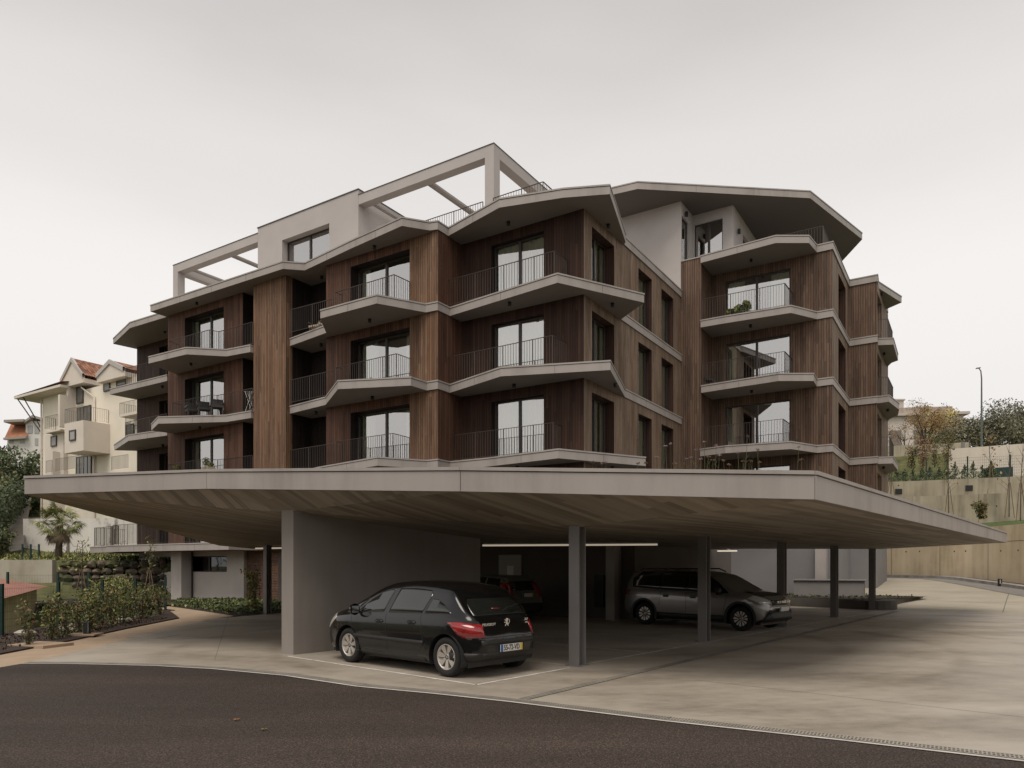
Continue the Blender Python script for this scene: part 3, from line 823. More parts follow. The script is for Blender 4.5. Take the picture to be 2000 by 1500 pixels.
    a0 = A(964.5, 0.0); av0, av1 = A(700, 0.0), A(503.5, 0.0); a9 = A(338, 0.0)
    D3a, D3b = V((AD.x, AD.y, 0)), V((BD.x, BD.y, 0)); ZZ = V((0, 0, 1))
    def beam(mb, aa, bb, z0, la, lb, h): mb.obox(W(aa, bb, z0), D3a * la, D3b * lb, ZZ * h)
    def pergola(aa, ab_, near_post, far_post, name):
        mb = MB(); h = 0.42; w = 0.42
        beam(mb, aa, 0, zp - h, ab_ - aa, w, h)                 # front beam
        if near_post:
            beam(mb, aa, 0, zr, w, w, zp - h - zr)
            beam(mb, aa, w, zp - h, w, 6.2, h)                  # side beam
            beam(mb, aa, 6.2, zr, w, w, zp - h - zr)
        if far_post:
            beam(mb, ab_ - w, 0, zr, w, w, zp - h - zr)
            beam(mb, ab_ - w, w, zp - h, w, 6.2, h)
            beam(mb, ab_ - w, 6.2, zr, w, w, zp - h - zr)
        o = mb.build('pergola', 'render_light', root)
        c = MB(); beam(c, aa - 0.02, -0.02, zp, ab_ - aa + 0.04, w + 0.04, 0.03)
        if near_post: beam(c, aa - 0.02, w + 0.02, zp, w + 0.04, 6.2, 0.03)
        if far_post: beam(c, ab_ - w - 0.02, w + 0.02, zp, w + 0.04, 6.2, 0.03)
        c.build('coping', 'fascia2', o)
        return o
    pg = pergola(a0, av0 - 0.01, True, False, 'pergola')
    m = MB()
    for s in (0.0, 0.13, 0.22): beam(m, a0 + (av0 - a0) * 0.48 + s, 0.42, zp - 0.33, 0.05, 5.8, 0.10)
    for s in (0.0, 0.13): beam(m, a0 + (av0 - a0) * 0.93 + s, 0.42, zp - 0.33, 0.05, 5.8, 0.10)
    m.build('rafter', 'render', pg)
    pg = pergola(av1 + 0.01, a9, False, True, 'pergola')
    m = MB()
    for s in (0.0, 0.13, 0.22): beam(m, av1 + (a9 - av1) * 0.36 + s, 0.42, zp - 0.33, 0.05, 5.8, 0.10)
    for s in (0.0, 0.13): beam(m, av1 + (a9 - av1) * 0.84 + s, 0.42, zp - 0.33, 0.05, 5.8, 0.10)
    m.build('rafter', 'render', pg)
    zv = 18.12
    mb = MB(); w0, w1 = A(643, 0), A(551, 0)
    wz = (zr + 0.0, zr + 2.28)
    wall_sheet(mb, W(av1, 0), W(av0, 0), zr, zv, [(av1 - w1, av1 - w0, zr + 0.3, zr + 2.42)], 0.35)
    wall_sheet(mb, W(av0, 0), W(av0, 7), zr, zv, [(1.5, 3.9, zr, zr + 2.3)], 0.3)
    wall_sheet(mb, W(av1, 7), W(av1, 0), zr, zv); wall_sheet(mb, W(av0, 7), W(av1, 7), zr, zv)
    mb.face([W(av0, 0, zv), W(av0, 7, zv), W(av1, 7, zv), W(av1, 0, zv)][::-1])
    pv = mb.build('penthouse_wall', 'render_light', root)
    c = MB(); c.obox(W(av0 - 0.03, -0.03, zv), D3a * (av1 - av0 + 0.06), D3b * 7.06, ZZ * 0.04); c.build('coping', 'fascia2', pv)
    window(root, W(w1, 0), W(w0, 0), zr + 0.3, zr + 2.42, 0.32, room='roomdark')
    window(root, W(av0, 1.5), W(av0, 3.9), zr, zr + 2.3, 0.26, room='roomdark')

    # ---- right wing
    ZB2, ZT2 = 2.75, R[4] + 0.02
    fr = [(R[k] + TH, R[k + 1] - 0.42) for k in range(4)]
    def opr(s0, s1): return [(s0, s1, z0, z1) for z0, z1 in fr]
    bT, bR = 10.12, 11.73
    aTR = A(1369.5, bT); aE = -6.37
    bK = B(1657.5, -6.37); aH = A(1712.5, bK)
    mb = MB()
    wall_sheet(mb, W(0, bT), W(aTR, bT), ZB2, R[4] + TH - 0.02); wall_sheet(mb, W(aTR, bT), W(aTR, bR), ZB2, R[4] + TH - 0.02, u0=3)
    mb.build('timber_tower', 'wood_right', root)
    c = MB(); c.obox(W(0.0, bT - 0.03, R[4] + TH - 0.02), D3a * aTR, D3b * 1.4, ZZ * 0.05); c.build('coping', 'fascia', root)
    g0, g1 = A(1417.5, bR), A(1543, bR)
    mb = MB(); wall_sheet(mb, W(aTR, bR), W(aE, bR), ZB2, ZT2, opr(aTR - g0, aTR - g1), 0.16); mb.build('timber_wall', 'wood_right', root)
    for k, (z0, z1) in enumerate(fr):
        window(root, W(g0, bR), W(g1, bR), z0, z1, 0.12, curtain=((0.03, 0.28), (0.70, 0.97)) if k == 3 else ((0.9, 0.97),) if k == 0 else ((0.02, 0.15),), mull=[0.485], room='roomdark')
    e0, e1 = B(1637.5, aE), B(1651.5, aE)
    mb = MB(); wall_sheet(mb, W(aE, bR), W(aE, bK), ZB2, ZT2, opr(e0 - bR, e1 - bR), 0.5, mr=1); mb.build('timber_wall', ['wood_side', 'wood_dark'], root)
    for z0, z1 in fr: window(root, W(aE, e0), W(aE, e1), z0, z1, 0.44, panes=1, room='roomdark')
    mb = MB(); wall_sheet(mb, W(aE, bK), W(aH, bK), ZB2, ZT2); mb.build('timber_wall', 'wood_right', root)
    h0, h1 = bK + 0.2, bK + 2.3
    mb = MB(); wall_sheet(mb, W(aH, bK), W(aH, 22.5), ZB2, ZT2, opr(h0 - bK, h1 - bK), 0.5)
    wall_sheet(mb, W(aH, 22.5), W(0, 22.5), ZB2, ZT2); wall_sheet(mb, W(0, 22.5), W(0, bT), ZB2, ZT2)
    mb.build('timber_wall', 'wood_side', root)
    for z0, z1 in fr: window(root, W(aH, h0), W(aH, h1), z0, z1, 0.4, panes=1, room='roomdark')
    def pr(lst, z): return [at(x, y, z) for x, y in lst]
    tl = W(aTR - 0.02, bR - 0.9)
    back = [W(aH - 0.03, 22.2), W(-1.2, 22.2)]
    corner = [W(aE + 0.62, bR - 0.05), W(aE - 0.05, bR - 0.05), W(aE - 0.05, bK - 0.05), W(aH - 0.05, bK - 0.05)]
    LV = {4: ([(1366, 514), (1515, 474.5), (1580, 474.5)], [(1716, 562.5), (1761, 591), (1731, 604)]),
          3: ([(1371, 639), (1417.5, 631), (1545, 611)], [(1714.5, 674), (1745, 673), (1754, 704), (1741, 709)]),
          2: ([(1371, 767), (1521, 744), (1589, 744)], [(1714.5, 787.5), (1736, 784.5), (1756, 800), (1754, 811), (1741, 816.5)]),
          1: ([(1371, 891), (1416, 885), (1545, 877)], [(1715, 906), (1744, 905), (1754, 919), (1740, 922.5)])}
    for k, (fa, fb) in LV.items():
        z = R[k]; f = pr(fa, z); s = pr(fb, z)
        p = [W(aTR - 0.02, bR - 0.05)] + [W(aTR - 0.02, min(bR - 0.06, ab(f[0])[1]))] + f[1:] + corner + s + [W(aH - 0.05, ab(s[-1])[1] + 0.6)] + back
        slab(root, 'roof_slab' if k == 4 else 'balcony_slab', p, z, 0.35)
    def rr(lst, ztop, **k): return railing(root, [at(x, y, ztop) for x, y in lst], ztop, **k)
    r3, r2, r1 = (R[k] + 0.35 + 1.03 for k in (3, 2, 1))
    rr([(1372, 584.5), (1532.5, 553), (1547.5, 572)], r3)
    rr([(1372, 710), (1532.5, 686), (1547, 702)], r2)
    rr([(1372, 834.5), (1529, 818), (1546, 830)], r1)
    rr([(1716, 624), (1734, 622.5), (1743, 649)], r3); rr([(1716, 737), (1734, 736), (1744, 757)], r2); rr([(1716, 854), (1737.5, 853), (1745, 870)], r1)
    rz = R[4] + 0.35 + 1.05
    rr([(1500, 469), (1536, 457.5), (1607.5, 441), (1620, 475)], rz)
    for px, py, k in ((1467, 506, 4), (1466, 634, 3), (1468, 762, 2), (1722, 572, 4), (1727, 689, 3), (1734, 799, 2), (1726, 911, 1)): spot(px, py, R[k])
    # penthouse of the right wing and its folded roof
    zh = 18.93; zr2 = R[4] + 0.30
    b1, a1 = 11.83, -1.98
    mb = MB()
    wall_sheet(mb, W(9, bT + 0.02), W(0, bT + 0.02), S[4], zh)
    q0, q1 = B(1331.5, 0.0), B(1345, 0.0)
    wall_sheet(mb, W(0, bT + 0.02), W(0, b1), zr2, zh, [(q0 - bT, min(q1 - bT, 1.62), zr2, zr2 + 2.3)], 0.12)
    s0, s1 = A(1356, b1), A(1411.5, b1)
    wall_sheet(mb, W(0, b1), W(a1, b1), zr2, zh, [(-s0, -s1, zr2, zr2 + 2.42)], 0.12)
    t0, t1 = B(1451, a1), B(1470, a1)
    wall_sheet(mb, W(a1, b1), W(a1, 20), zr2, zh, [(t0 - b1, t1 - b1, zr2, zr2 + 2.2)], 0.2)
    mb.build('penthouse_wall', 'render_light', root)
    window(root, W(0, q0), W(0, min(q1, bT + 1.62)), zr2, zr2 + 2.3, 0.08, panes=1, room='roomdark')
    window(root, W(s0, b1), W(s1, b1), zr2, zr2 + 2.42, 0.08, room='roomdark')
    window(root, W(a1, t0), W(a1, t1), zr2, zr2 + 2.2, 0.16, panes=1, room='roomdark')
    for aa, bb, zz in ((-0.06, 10.5, 18.35), (a1 - 0.06, 12.35, 17.75)):
        m = MB(); m.obox(W(aa - 0.12, bb, zz), D3a * 0.12, D3b * 0.12, ZZ * 0.22); m.build('wall_light', 'black', root)
    z = zh
    p = pr([(1180, 386), (1197, 380), (1245, 369), (1582.5, 387), (1684, 467.5), (1645, 510)], z)
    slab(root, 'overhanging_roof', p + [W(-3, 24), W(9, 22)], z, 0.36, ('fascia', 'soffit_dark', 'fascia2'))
    # ---- ground floor
    zg = S[0] + 0.02
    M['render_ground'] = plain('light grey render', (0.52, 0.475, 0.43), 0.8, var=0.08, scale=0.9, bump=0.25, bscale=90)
    mb = MB()
    gx = [(A(311, -1.5), A(334, -1.5)), (A(364, -1.5), A(443, -1.5))]
    aG0, aG1 = A(272, -1.5), A(476, -1.5)
    opsg = [(aG0 - a, aG0 - b, 1.35, 2.12) for a, b in gx]
    wall_sheet(mb, W(aG0, -1.5), W(aG1, -1.5), -0.3, zg, opsg, 0.22)
    wall_sheet(mb, W(aG1, -1.5), W(aG1, 3), -0.3, zg); wall_sheet(mb, W(aG0, 6), W(aG0, -1.5), -0.3, zg)
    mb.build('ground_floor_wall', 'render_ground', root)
    for a, b in gx: window(root, W(a, -1.5), W(b, -1.5), 1.35, 2.12, 0.18, room='roomdark', glass='glass_dim')
    ap0, ap1 = A(334, -2.1), A(354, -2.1)
    mb = MB(); mb.obox(W(ap1, -2.1, -0.3), D3a * (ap0 - ap1), D3b * 0.58, ZZ * (zg + 0.28)); mb.build('pilaster', 'render_ground', root)
    mb = MB(); mb.tube([W(ap1 - 0.06, -1.56, -0.1), W(ap1 - 0.06, -1.56, zg)], 0.04, 8); mb.build('downpipe', 'frame', root)
    # slatted timber store beside the ground-floor wall (horizontal boards)
    mb = MB(); aS1 = A(552, -1.35)
    for k in range(22): mb.obox(W(aG1 - 0.02, -1.35, -0.1 + k * 0.118), D3a * (aS1 - aG1), D3b * 0.05, ZZ * 0.108)
    mb.build('slatted_wall', plain('red brown slats', (0.13, 0.068, 0.042), 0.7, var=0.3, scale=4), root)
    mb = MB(); wall_sheet(mb, W(aG1 + 0.02, -0.9), W(aS1 - 1, -0.9), zg - 0.2, 5.3); mb.build('timber_wall', 'wood_panel', root)
    # garage: rear wall, doors, inner pier; grey base of the right wing
    bG = -2.4
    mb = MB()
    aN = A(1240, bG)
    wall_sheet(mb, W(aG1 - 3.5, bG), W(aN, bG), -0.05, 2.34); wall_sheet(mb, W(aN, bG), W(aN, 8.0), -0.05, 2.34)
    wall_sheet(mb, W(aN, 8.0), W(A(1426, 8), 8.0), -0.05, 2.34); wall_sheet(mb, W(aG1 - 3.5, 3), W(aG1 - 3.5, bG), -0.05, 2.34)
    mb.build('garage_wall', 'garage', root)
    def door(px0, px1, b, z0, z1, name, m, out=0.03):
        a_, c_ = A(px0, b), A(px1, b); k = MB()
        k.obox(W(a_, b - out, z0), D3a * (c_ - a_), D3b * (out - 0.003), ZZ * (z1 - z0)); return k.build(name, m, root)
    d = door(975, 1019, bG, 0.02, 2.02, 'service_door', 'render_light')
    k = MB(); k.obox(W(A(992, bG), bG - 0.045, 1.35), D3a * -0.26, D3b * 0.006, ZZ * 0.3); k.build('notice', 'white', d)
    door(1164, 1181, bG, 0.35, 1.35, 'meter_cabinet', 'black', 0.12)
    mb = MB(); mb.obox(W(A(1183, bG - 0.5), bG - 0.5, 0), D3a * (A(1200, bG - 0.5) - A(1183, bG - 0.5)), D3b * 0.5, ZZ * 2.34); mb.build('pier', 'render', root)
    for px0, px1 in ((1240, 1262), (1285, 1308), (1318, 1342)): door(px0, px1, 7.95, 0.9, 2.1, 'store_window', 'black')
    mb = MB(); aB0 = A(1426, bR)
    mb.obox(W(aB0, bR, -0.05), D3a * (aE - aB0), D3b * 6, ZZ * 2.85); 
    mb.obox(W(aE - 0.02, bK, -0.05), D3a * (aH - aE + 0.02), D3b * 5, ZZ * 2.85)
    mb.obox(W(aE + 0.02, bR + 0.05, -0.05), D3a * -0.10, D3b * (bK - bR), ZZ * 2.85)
    mb.build('ground_floor_wall', plain('blue grey render darkened for shade', (0.215, 0.207, 0.207), 0.8, var=0.07, scale=0.9, bump=0.2), root)  # grey darkened in place of shade from the canopy
    mb = MB(); c0, c1 = A(1592, bR - 0.5), A(1613, bR - 0.5)
    mb.obox(W(c0, bR - 0.5, -0.05), D3a * (c1 - c0), D3b * 0.49, ZZ * 2.83); mb.build('pilaster', 'render', root)
    return root
BLD = building()
# ------------------------------------------------------------------ carport canopy
def board_concrete():
    m, n, l, p = mat('board marked concrete')
    t = n.new('ShaderNodeTexCoord')
    uv = n.new('ShaderNodeUVMap'); uv.uv_map = 'UVMap'
    s = n.new('ShaderNodeSeparateXYZ'); l.new(uv.outputs[0], s.inputs[0])
    u = mathn(n, l, 'DIVIDE', s.outputs[0], 0.125)
    iu = mathn(n, l, 'FLOOR', u); fu = mathn(n, l, 'FRACT', u)
    w0 = n.new('ShaderNodeTexWhiteNoise'); w0.noise_dimensions = '1D'; l.new(iu, w0.inputs['W'])
    jv = mathn(n, l, 'FLOOR', mathn(n, l, 'MULTIPLY_ADD', s.outputs[1], 0.30, mathn(n, l, 'MULTIPLY', w0.outputs[0], 7)))
    c = n.new('ShaderNodeCombineXYZ'); l.new(iu, c.inputs[0]); l.new(jv, c.inputs[1])
    w = n.new('ShaderNodeTexWhiteNoise'); w.noise_dimensions = '2D'; l.new(c.outputs[0], w.inputs['Vector'])
    g = n.new('ShaderNodeCombineXYZ'); l.new(mathn(n, l, 'MULTIPLY', s.outputs[0], 34), g.inputs[0]); l.new(mathn(n, l, 'MULTIPLY', s.outputs[1], 1.1), g.inputs[1]); l.new(iu, g.inputs[2])
    gn = n.new('ShaderNodeTexNoise'); gn.inputs['Scale'].default_value = 1; gn.inputs['Detail'].default_value = 5; l.new(g.outputs[0], gn.inputs[0])
    b = n.new('ShaderNodeTexNoise'); b.inputs['Scale'].default_value = 0.5; b.inputs['Detail'].default_value = 5; l.new(t.outputs['Object'], b.inputs[0])
    v = mathn(n, l, 'MULTIPLY_ADD', w.outputs[0], 0.46, mathn(n, l, 'MULTIPLY_ADD', gn.outputs[0], 0.46, mathn(n, l, 'MULTIPLY', b.outputs[0], 0.32)))
    r = ramp(n, [(0.25, (0.125, 0.101, 0.074)), (0.5, (0.205, 0.169, 0.125)), (0.82, (0.315, 0.268, 0.203))]); l.new(v, r.inputs[0])
    l.new(r.outputs[0], p.inputs['Base Color']); p.inputs['Roughness'].default_value = 0.65
    gap = mathn(n, l, 'LESS_THAN', mathn(n, l, 'MINIMUM', fu, mathn(n, l, 'SUBTRACT', 1.0, fu)), 0.03)
    bp = n.new('ShaderNodeBump'); bp.inputs['Strength'].default_value = 0.35; bp.inputs['Distance'].default_value = 0.01
    l.new(mathn(n, l, 'MULTIPLY_ADD', w.outputs[0], 0.4, mathn(n, l, 'MULTIPLY_ADD', gap, -0.6, gn.outputs[0])), bp.inputs['Height']); l.new(bp.outputs[0], p.inputs['Normal'])
    return m
M['boards'] = board_concrete()

E1 = V((0.645, 0.764)); E2 = V((-0.764, 0.645))      # parking grid: along the columns, and across
PILLARS = [V((1.08, 11.92)) + V((3.10, 3.76)) * k for k in range(5)]
ZS = 2.29
def carport():
    root = empty('carport', v3(PILLARS[0], 0), 'low folded concrete carport roof on steel columns in front of the building', 'carport')
    def edge(px, py, hpx):
        d = FOC * 0.36 / hpx
        return V(((px - 1000) / FOC * d, d, EYE + (HOR - py) / FOC * d))
    LF, J1, J2, RC, RF = edge(50, 964.5, 34.5), edge(405, 954.3, 37.6), edge(900, 959.3, 46.6), edge(1590, 975, 55), edge(1965, 1059.5, 20.0)
    P1 = v3(PILLARS[0], ZS); PE = v3(PILLARS[4] + E1 * 0.9, ZS); B3 = V((9.0, 27.2, ZS))
    WF = V((-4.28, 13.55, 2.66)); Q = V((-1.0, 18.2, ZS)); LB = V((-10.6, 26.2, 2.38)); B1 = V((-10.4, 33.0, ZS)); B2 = V((5.6, 30.4, ZS))
    tri = [(RC, RF, PE), (RC, PE, P1), (J2, RC, P1), (WF, J2, P1), (WF, P1, Q), (J1, J2, WF), (LF, J1, WF), (LF, WF, LB), (LB, WF, Q), (LB, Q, B1), (Q, B2, B1), (Q, P1, B3), (P1, PE, B3), (Q, B3, B2)]
    up = V((0, 0, 0.36))
    mb = MB()
    for k, (a, b, c) in enumerate(tri):
        bd_ = V((0.84, 0.54)) if k in (2, 3) else V((0.645, 0.764))
        nn = (b - a).cross(c - a)
        t = (a, c, b) if nn.z > 0 else (a, b, c)
        mb.face(t, 0, [(p.x * bd_.y - p.y * bd_.x, p.x * bd_.x + p.y * bd_.y) for p in t])
        mb.face([p + up * 0.86 for p in t][::-1], 2)
    outer = [B2, RF] if False else None
    ring = [LB, LF, J1, J2, RC, RF, PE, B3, B2, B1]
    for i in range(len(ring)):
        a, b = ring[i], ring[(i + 1) % len(ring)]
        mb.face([a, b, b + up * 0.86, a + up * 0.86], 0)
    o = mb.build('canopy_slab', ['boards', 'fascia', 'dark_roof'], root)
    # painted fascia panels with joints, and the coping
    fm = MB(); cp = MB()
    def panels(a, b, cuts):
        d = b - a; h = V((d.x, d.y, 0)).normalized(); n = V((h.y, -h.x, 0)); g = 0.010 / d.length
        cs = [0] + cuts + [1]
        for s, e in zip(cs, cs[1:]):
            p = a + d * (s + (g if s > 0 else 0)); q = a + d * (e - (g if e < 1 else 0))
            fm.obox(p + n * 0.002 - V((0, 0, 0.004)), q - p, n * 0.022, V((0, 0, 0.302)), 0)
        cp.obox(a + n * 0.0 + V((0, 0, 0.312)), d, n * 0.042, V((0, 0, 0.05)), 0)
        cp.obox(a + n * 0.0 + V((0, 0, 0.298)), d, n * 0.014, V((0, 0, 0.014)), 1)
        cp.obox(a + V((0, 0, 0.312)), d, -n * 0.3, V((0, 0, 0.05)), 0)
    panels(LF, J1, []); panels(J1, J2, []); panels(J2, RC, [])
    panels(RC, RF, [0.30, 0.57, 0.76, 0.89]); panels(RF, PE + (RF - PE) * 0.0, [])
    panels(LB, LF, [])
    # vertical joints at the panel nodes
    for a in (J1, J2):
        fm.obox(a + V((-0.006, -0.027, 0.0)), V((0.012, 0, 0)), V((0, 0.004, 0)), V((0, 0, 0.298)), 1)
    fm.build('fascia_panel', ['fascia', 'fascia2'], o)
    cp.build('coping', ['fascia', 'fascia2'], o)
    # grey wing wall
    mb = MB(); w = V((-4.28, 13.42)); 
    q0 = at(550, 1277); e = E1
    nx = V((0.98, -0.2)).normalized()
    a = q0; b = at(573, 1279)
    far = a + e * 5.3; farb = b + e * 5.1
    za, zb_ = 2.64, 2.42
    mb.prism([a, b, farb, far], 0.0, [2.70, 2.70, 2.33, 2.33])
    mb.build('wing_wall', streaky('wing wall render', (0.225, 0.20, 0.178), (0.27, 0.242, 0.218), (0.30, 0.27, 0.243), rough=0.85, vscale=1.2, bump=0.25), root)
    # H section columns
    def column(p, h=ZS, dirv=None):
        mb = MB(); u = V((E2.x, E2.y, 0)); v = V((E1.x, E1.y, 0)); c = v3(p, 0)
        hw, hd, tf, tw = 0.10, 0.10, 0.016, 0.012
        mb.obox(c - u * hw - v * hd, u * 2 * hw, v * tf, V((0, 0, h + 0.02)))
        mb.obox(c - u * hw + v * (hd - tf), u * 2 * hw, v * tf, V((0, 0, h + 0.02)))
        mb.obox(c - u * tw / 2 - v * (hd - tf), u * tw, v * 2 * (hd - tf), V((0, 0, h + 0.02)))
        mb.obox(c - u * 0.15 - v * 0.15 + V((0, 0, 0.0015)), u * 0.3, v * 0.3, V((0, 0, 0.012)))
        mb.build('column', 'post', root)
    for p in PILLARS: column(p)
    column(V((-8.35, 24.6)), 2.36)
    return root
carport()

def lamps():
    specs = [(V((-0.86, 21.1, 2.22)), V((4.08, 20.2, 2.22)), 'long pale tube light hung under the carport behind the nearest column'),
             (V((6.35, 30.0, 2.22)), V((9.0, 28.8, 2.22)), 'pale tube light hung above the silver van'),
             (V((-9.1, 25.6, 2.24)), V((-6.4, 24.2, 2.24)), 'short pale tube light left of the grey wing wall')]
    for a, b, lab in specs:
        r = empty('tube_lamp', (a + b) / 2 - V((0, 0, 0.03)), lab, 'tube light', 'tube lights under the carport')
        d = b - a; h = V((d.x, d.y, 0)).normalized(); n = V((-h.y, h.x, 0))
        mb = MB(); mb.obox(a - n * 0.035, d, n * 0.07, V((0, 0, 0.05))); mb.build('diffuser', 'lampwhite', r)
        for s in (0.1, 0.9):
            m = MB(); m.tube([a + d * s + V((0, 0, 0.05)), a + d * s + V((0, 0, 0.10))], 0.008, 6); m.build('hanger', 'post', r)
lamps()
# ------------------------------------------------------------------ cars
M['paint_black'] = plain('black car paint', (0.0035, 0.0035, 0.0038), 0.16, coat=0.35, spec=0.4)
M['paint_dark'] = plain('dark green grey car paint', (0.13, 0.125, 0.105), 0.3, coat=0.8)
M['paint_grey'] = plain('silver grey car paint', (0.235, 0.222, 0.21), 0.32, metal=0.5, coat=0.8)
M['trim'] = plain('matt black trim', (0.014, 0.0135, 0.013), 0.55)
M['tyre'] = plain('tyre rubber', (0.013, 0.0125, 0.012), 0.85, var=0.2, scale=20)
M['alloy'] = plain('cast alloy', (0.50, 0.46, 0.41), 0.38, metal=0.6)
M['alloy_bright'] = plain('bright cut alloy', (0.66, 0.63, 0.58), 0.35, metal=0.5)
M['red_lens'] = plain('red lens', (0.25, 0.013, 0.014), 0.12, coat=1.0, var=0.35, scale=14)
M['dark_red'] = plain('deep red lens', (0.26, 0.014, 0.015), 0.15, coat=1.0)
M['clear_lens'] = plain('clear lens', (0.62, 0.62, 0.60), 0.12, metal=0.4, coat=1.0)
M['plate'] = plain('plate white', (0.62, 0.60, 0.56), 0.5)
M['plate_blue'] = plain('plate blue', (0.03, 0.10, 0.32), 0.5)
M['plate_yellow'] = plain('plate yellow', (0.60, 0.40, 0.03), 0.5)
M['ink'] = plain('plate ink', (0.01, 0.01, 0.012), 0.6)
M['chrome'] = plain('chrome', (0.70, 0.69, 0.67), 0.15, metal=1.0)
M['cabin'] = plain('dark cabin cloth', (0.022, 0.021, 0.02), 0.9)

def interp(x, pts):
    """smooth monotone interpolation through (x, y) pairs"""
    if x <= pts[0][0]: return pts[0][1]
    if x >= pts[-1][0]: return pts[-1][1]
    n = len(pts)
    for i in range(n - 1):
        if x <= pts[i + 1][0]:
            x0, y0 = pts[i]; x1, y1 = pts[i + 1]; h = x1 - x0; dlt = (y1 - y0) / h
            def tang(k):
                if k == 0 or k == n - 1: return None
                a = (pts[k][1] - pts[k - 1][1]) / (pts[k][0] - pts[k - 1][0]); b = (pts[k + 1][1] - pts[k][1]) / (pts[k + 1][0] - pts[k][0])
                return 0.0 if a * b <= 0 else 2 * a * b / (a + b)
            m0, m1 = tang(i), tang(i + 1)
            m0 = dlt if m0 is None else m0; m1 = dlt if m1 is None else m1
            t = (x - x0) / h
            return (2 * t ** 3 - 3 * t * t + 1) * y0 + (t ** 3 - 2 * t * t + t) * h * m0 + (-2 * t ** 3 + 3 * t * t) * y1 + (t ** 3 - t * t) * h * m1

def car_shell(sp):
    """closed body surface, local x forward from the rear bumper (0) to the nose (L), y to the left, z up"""
    Ln, hw0 = sp['L'], sp['W'] / 2
    xs = sorted(set([round(Ln * k / 84, 4) for k in range(85)] + [0.015, 0.04, 0.08, 0.13, Ln - 0.015, Ln - 0.04, Ln - 0.08, Ln - 0.13]))
    ring = []
    for x in xs:
        hw = hw0 * interp(x, sp['plan']); zb = interp(x, sp['bottom']); zt = interp(x, sp['top']); zbelt = min(interp(x, sp['belt']), zt - 0.02)
        zr = sp['roof_edge_z']; wr_full = hw0 * sp['roof_w']
        wb = hw * 0.965
        f = max(0.0, min(1.0, (zt - zbelt) / max(0.05, zr - zbelt)))
        # side glass plane from belt to roof edge
        ze = zt - 0.02 - 0.055 * min(1, f * 1.4)
        ze = max(ze, zbelt + 0.006)
        g = max(0.0, min(1.0, (ze - zbelt) / max(0.05, zr - zbelt)))
        we = wb + (min(wr_full, hw * sp['roof_w'] / 0.97) - wb) * g
        if f < 0.35: we = we * (0.93 + 0.07 * f / 0.35)
        zm = zb + (zbelt - zb) * 0.52
        pts = [(0, zb), (hw * 0.55, zb), (hw * 0.90, zb + 0.01), (hw * 0.965, zb + 0.07), (hw * 0.985, zb + 0.18), (hw, zm), (hw * 0.995, zm + (zbelt - zm) * 0.55), (hw * 0.982, zbelt - 0.035), (wb, zbelt),
               (wb + (we - wb) * 0.25, zbelt + (ze - zbelt) * 0.27), (wb + (we - wb) * 0.55, zbelt + (ze - zbelt) * 0.58), (wb + (we - wb) * 0.82, zbelt + (ze - zbelt) * 0.84),
               (we, ze), (we * 0.93, ze + (zt - ze) * 0.50), (we * 0.80, ze + (zt - ze) * 0.76), (we * 0.45, ze + (zt - ze) * 0.95), (0, zt)]
        ring.append([V((x, y, z)) for y, z in pts])
    n = len(ring[0])
    bm = bmesh.new()
    rows = []
    for R_ in ring:
        row = [bm.verts.new(p) for p in R_] + [bm.verts.new((p.x, -p.y, p.z)) for p in R_[1:-1][::-1]]
        rows.append(row)
    m = len(rows[0])
    for i in range(len(rows) - 1):
        for k in range(m):
            f = bm.faces.new([rows[i][k], rows[i + 1][k], rows[i + 1][(k + 1) % m], rows[i][(k + 1) % m]]); f.smooth = True
    for row, rev in ((rows[0], True), (rows[-1], False)):
        c = sum((v.co for v in row), V()) / m
        prev = row
        for s in (0.9, 0.6, 0.3):
            cur = [bm.verts.new((v.co.x + (-1 if rev else 1) * (0.03 * (1 - s ** 2)) * 0.5, v.co.y * s, c.z + (v.co.z - c.z) * s)) for v in row]
            for k in range(m):
                q = [prev[k], prev[(k + 1) % m], cur[(k + 1) % m], cur[k]]
                f = bm.faces.new(q if not rev else q[::-1]); f.smooth = True
            prev = cur
        f = bm.faces.new(prev if not rev else prev[::-1]); f.smooth = True
    for v in bm.verts:
        p = v.co
        for (zlo, zhi, amt, x0, side) in sp.get('lean', []):
            # lean of tailgate or nose: moves the end surface in x as a function of height
            t = max(0.0, min(1.0, (p.z - zlo) / (zhi - zlo))); t = t * t * (3 - 2 * t)
            if side == 'rear': w = max(0.0, 1 - p.x / x0)
            else: w = max(0.0, 1 - (Ln - p.x) / x0)
            p.x += amt * t * w
    bmesh.ops.recalc_face_normals(bm, faces=bm.faces)
    bm.normal_update()
    return bm

def cut_poly(bm, poly, axis):
    """keep what lies inside the convex polygon seen along axis; poly: 3-D points on any plane, anticlockwise or clockwise"""
    c = sum((V(p) for p in poly), V()) / len(poly)
    ax = V(axis).normalized()
    for i in range(len(poly)):
        a, b = V(poly[i]), V(poly[(i + 1) % len(poly)])
        n = (b - a).cross(ax).normalized()
        if (c - a).dot(n) > 0: n = -n
        bmesh.ops.bisect_plane(bm, geom=bm.verts[:] + bm.edges[:] + bm.faces[:], dist=1e-5, plane_co=a, plane_no=n, clear_outer=True, clear_inner=False)

def to_obj(bm, name, m, parent):
    me = bpy.data.meshes.new(name); bm.to_mesh(me); bm.free()
    for k in (m if isinstance(m, (list, tuple)) else [m]): me.materials.append(M[k])
    o = bpy.data.objects.new(name, me); COL.objects.link(o); o.parent = parent
    return o

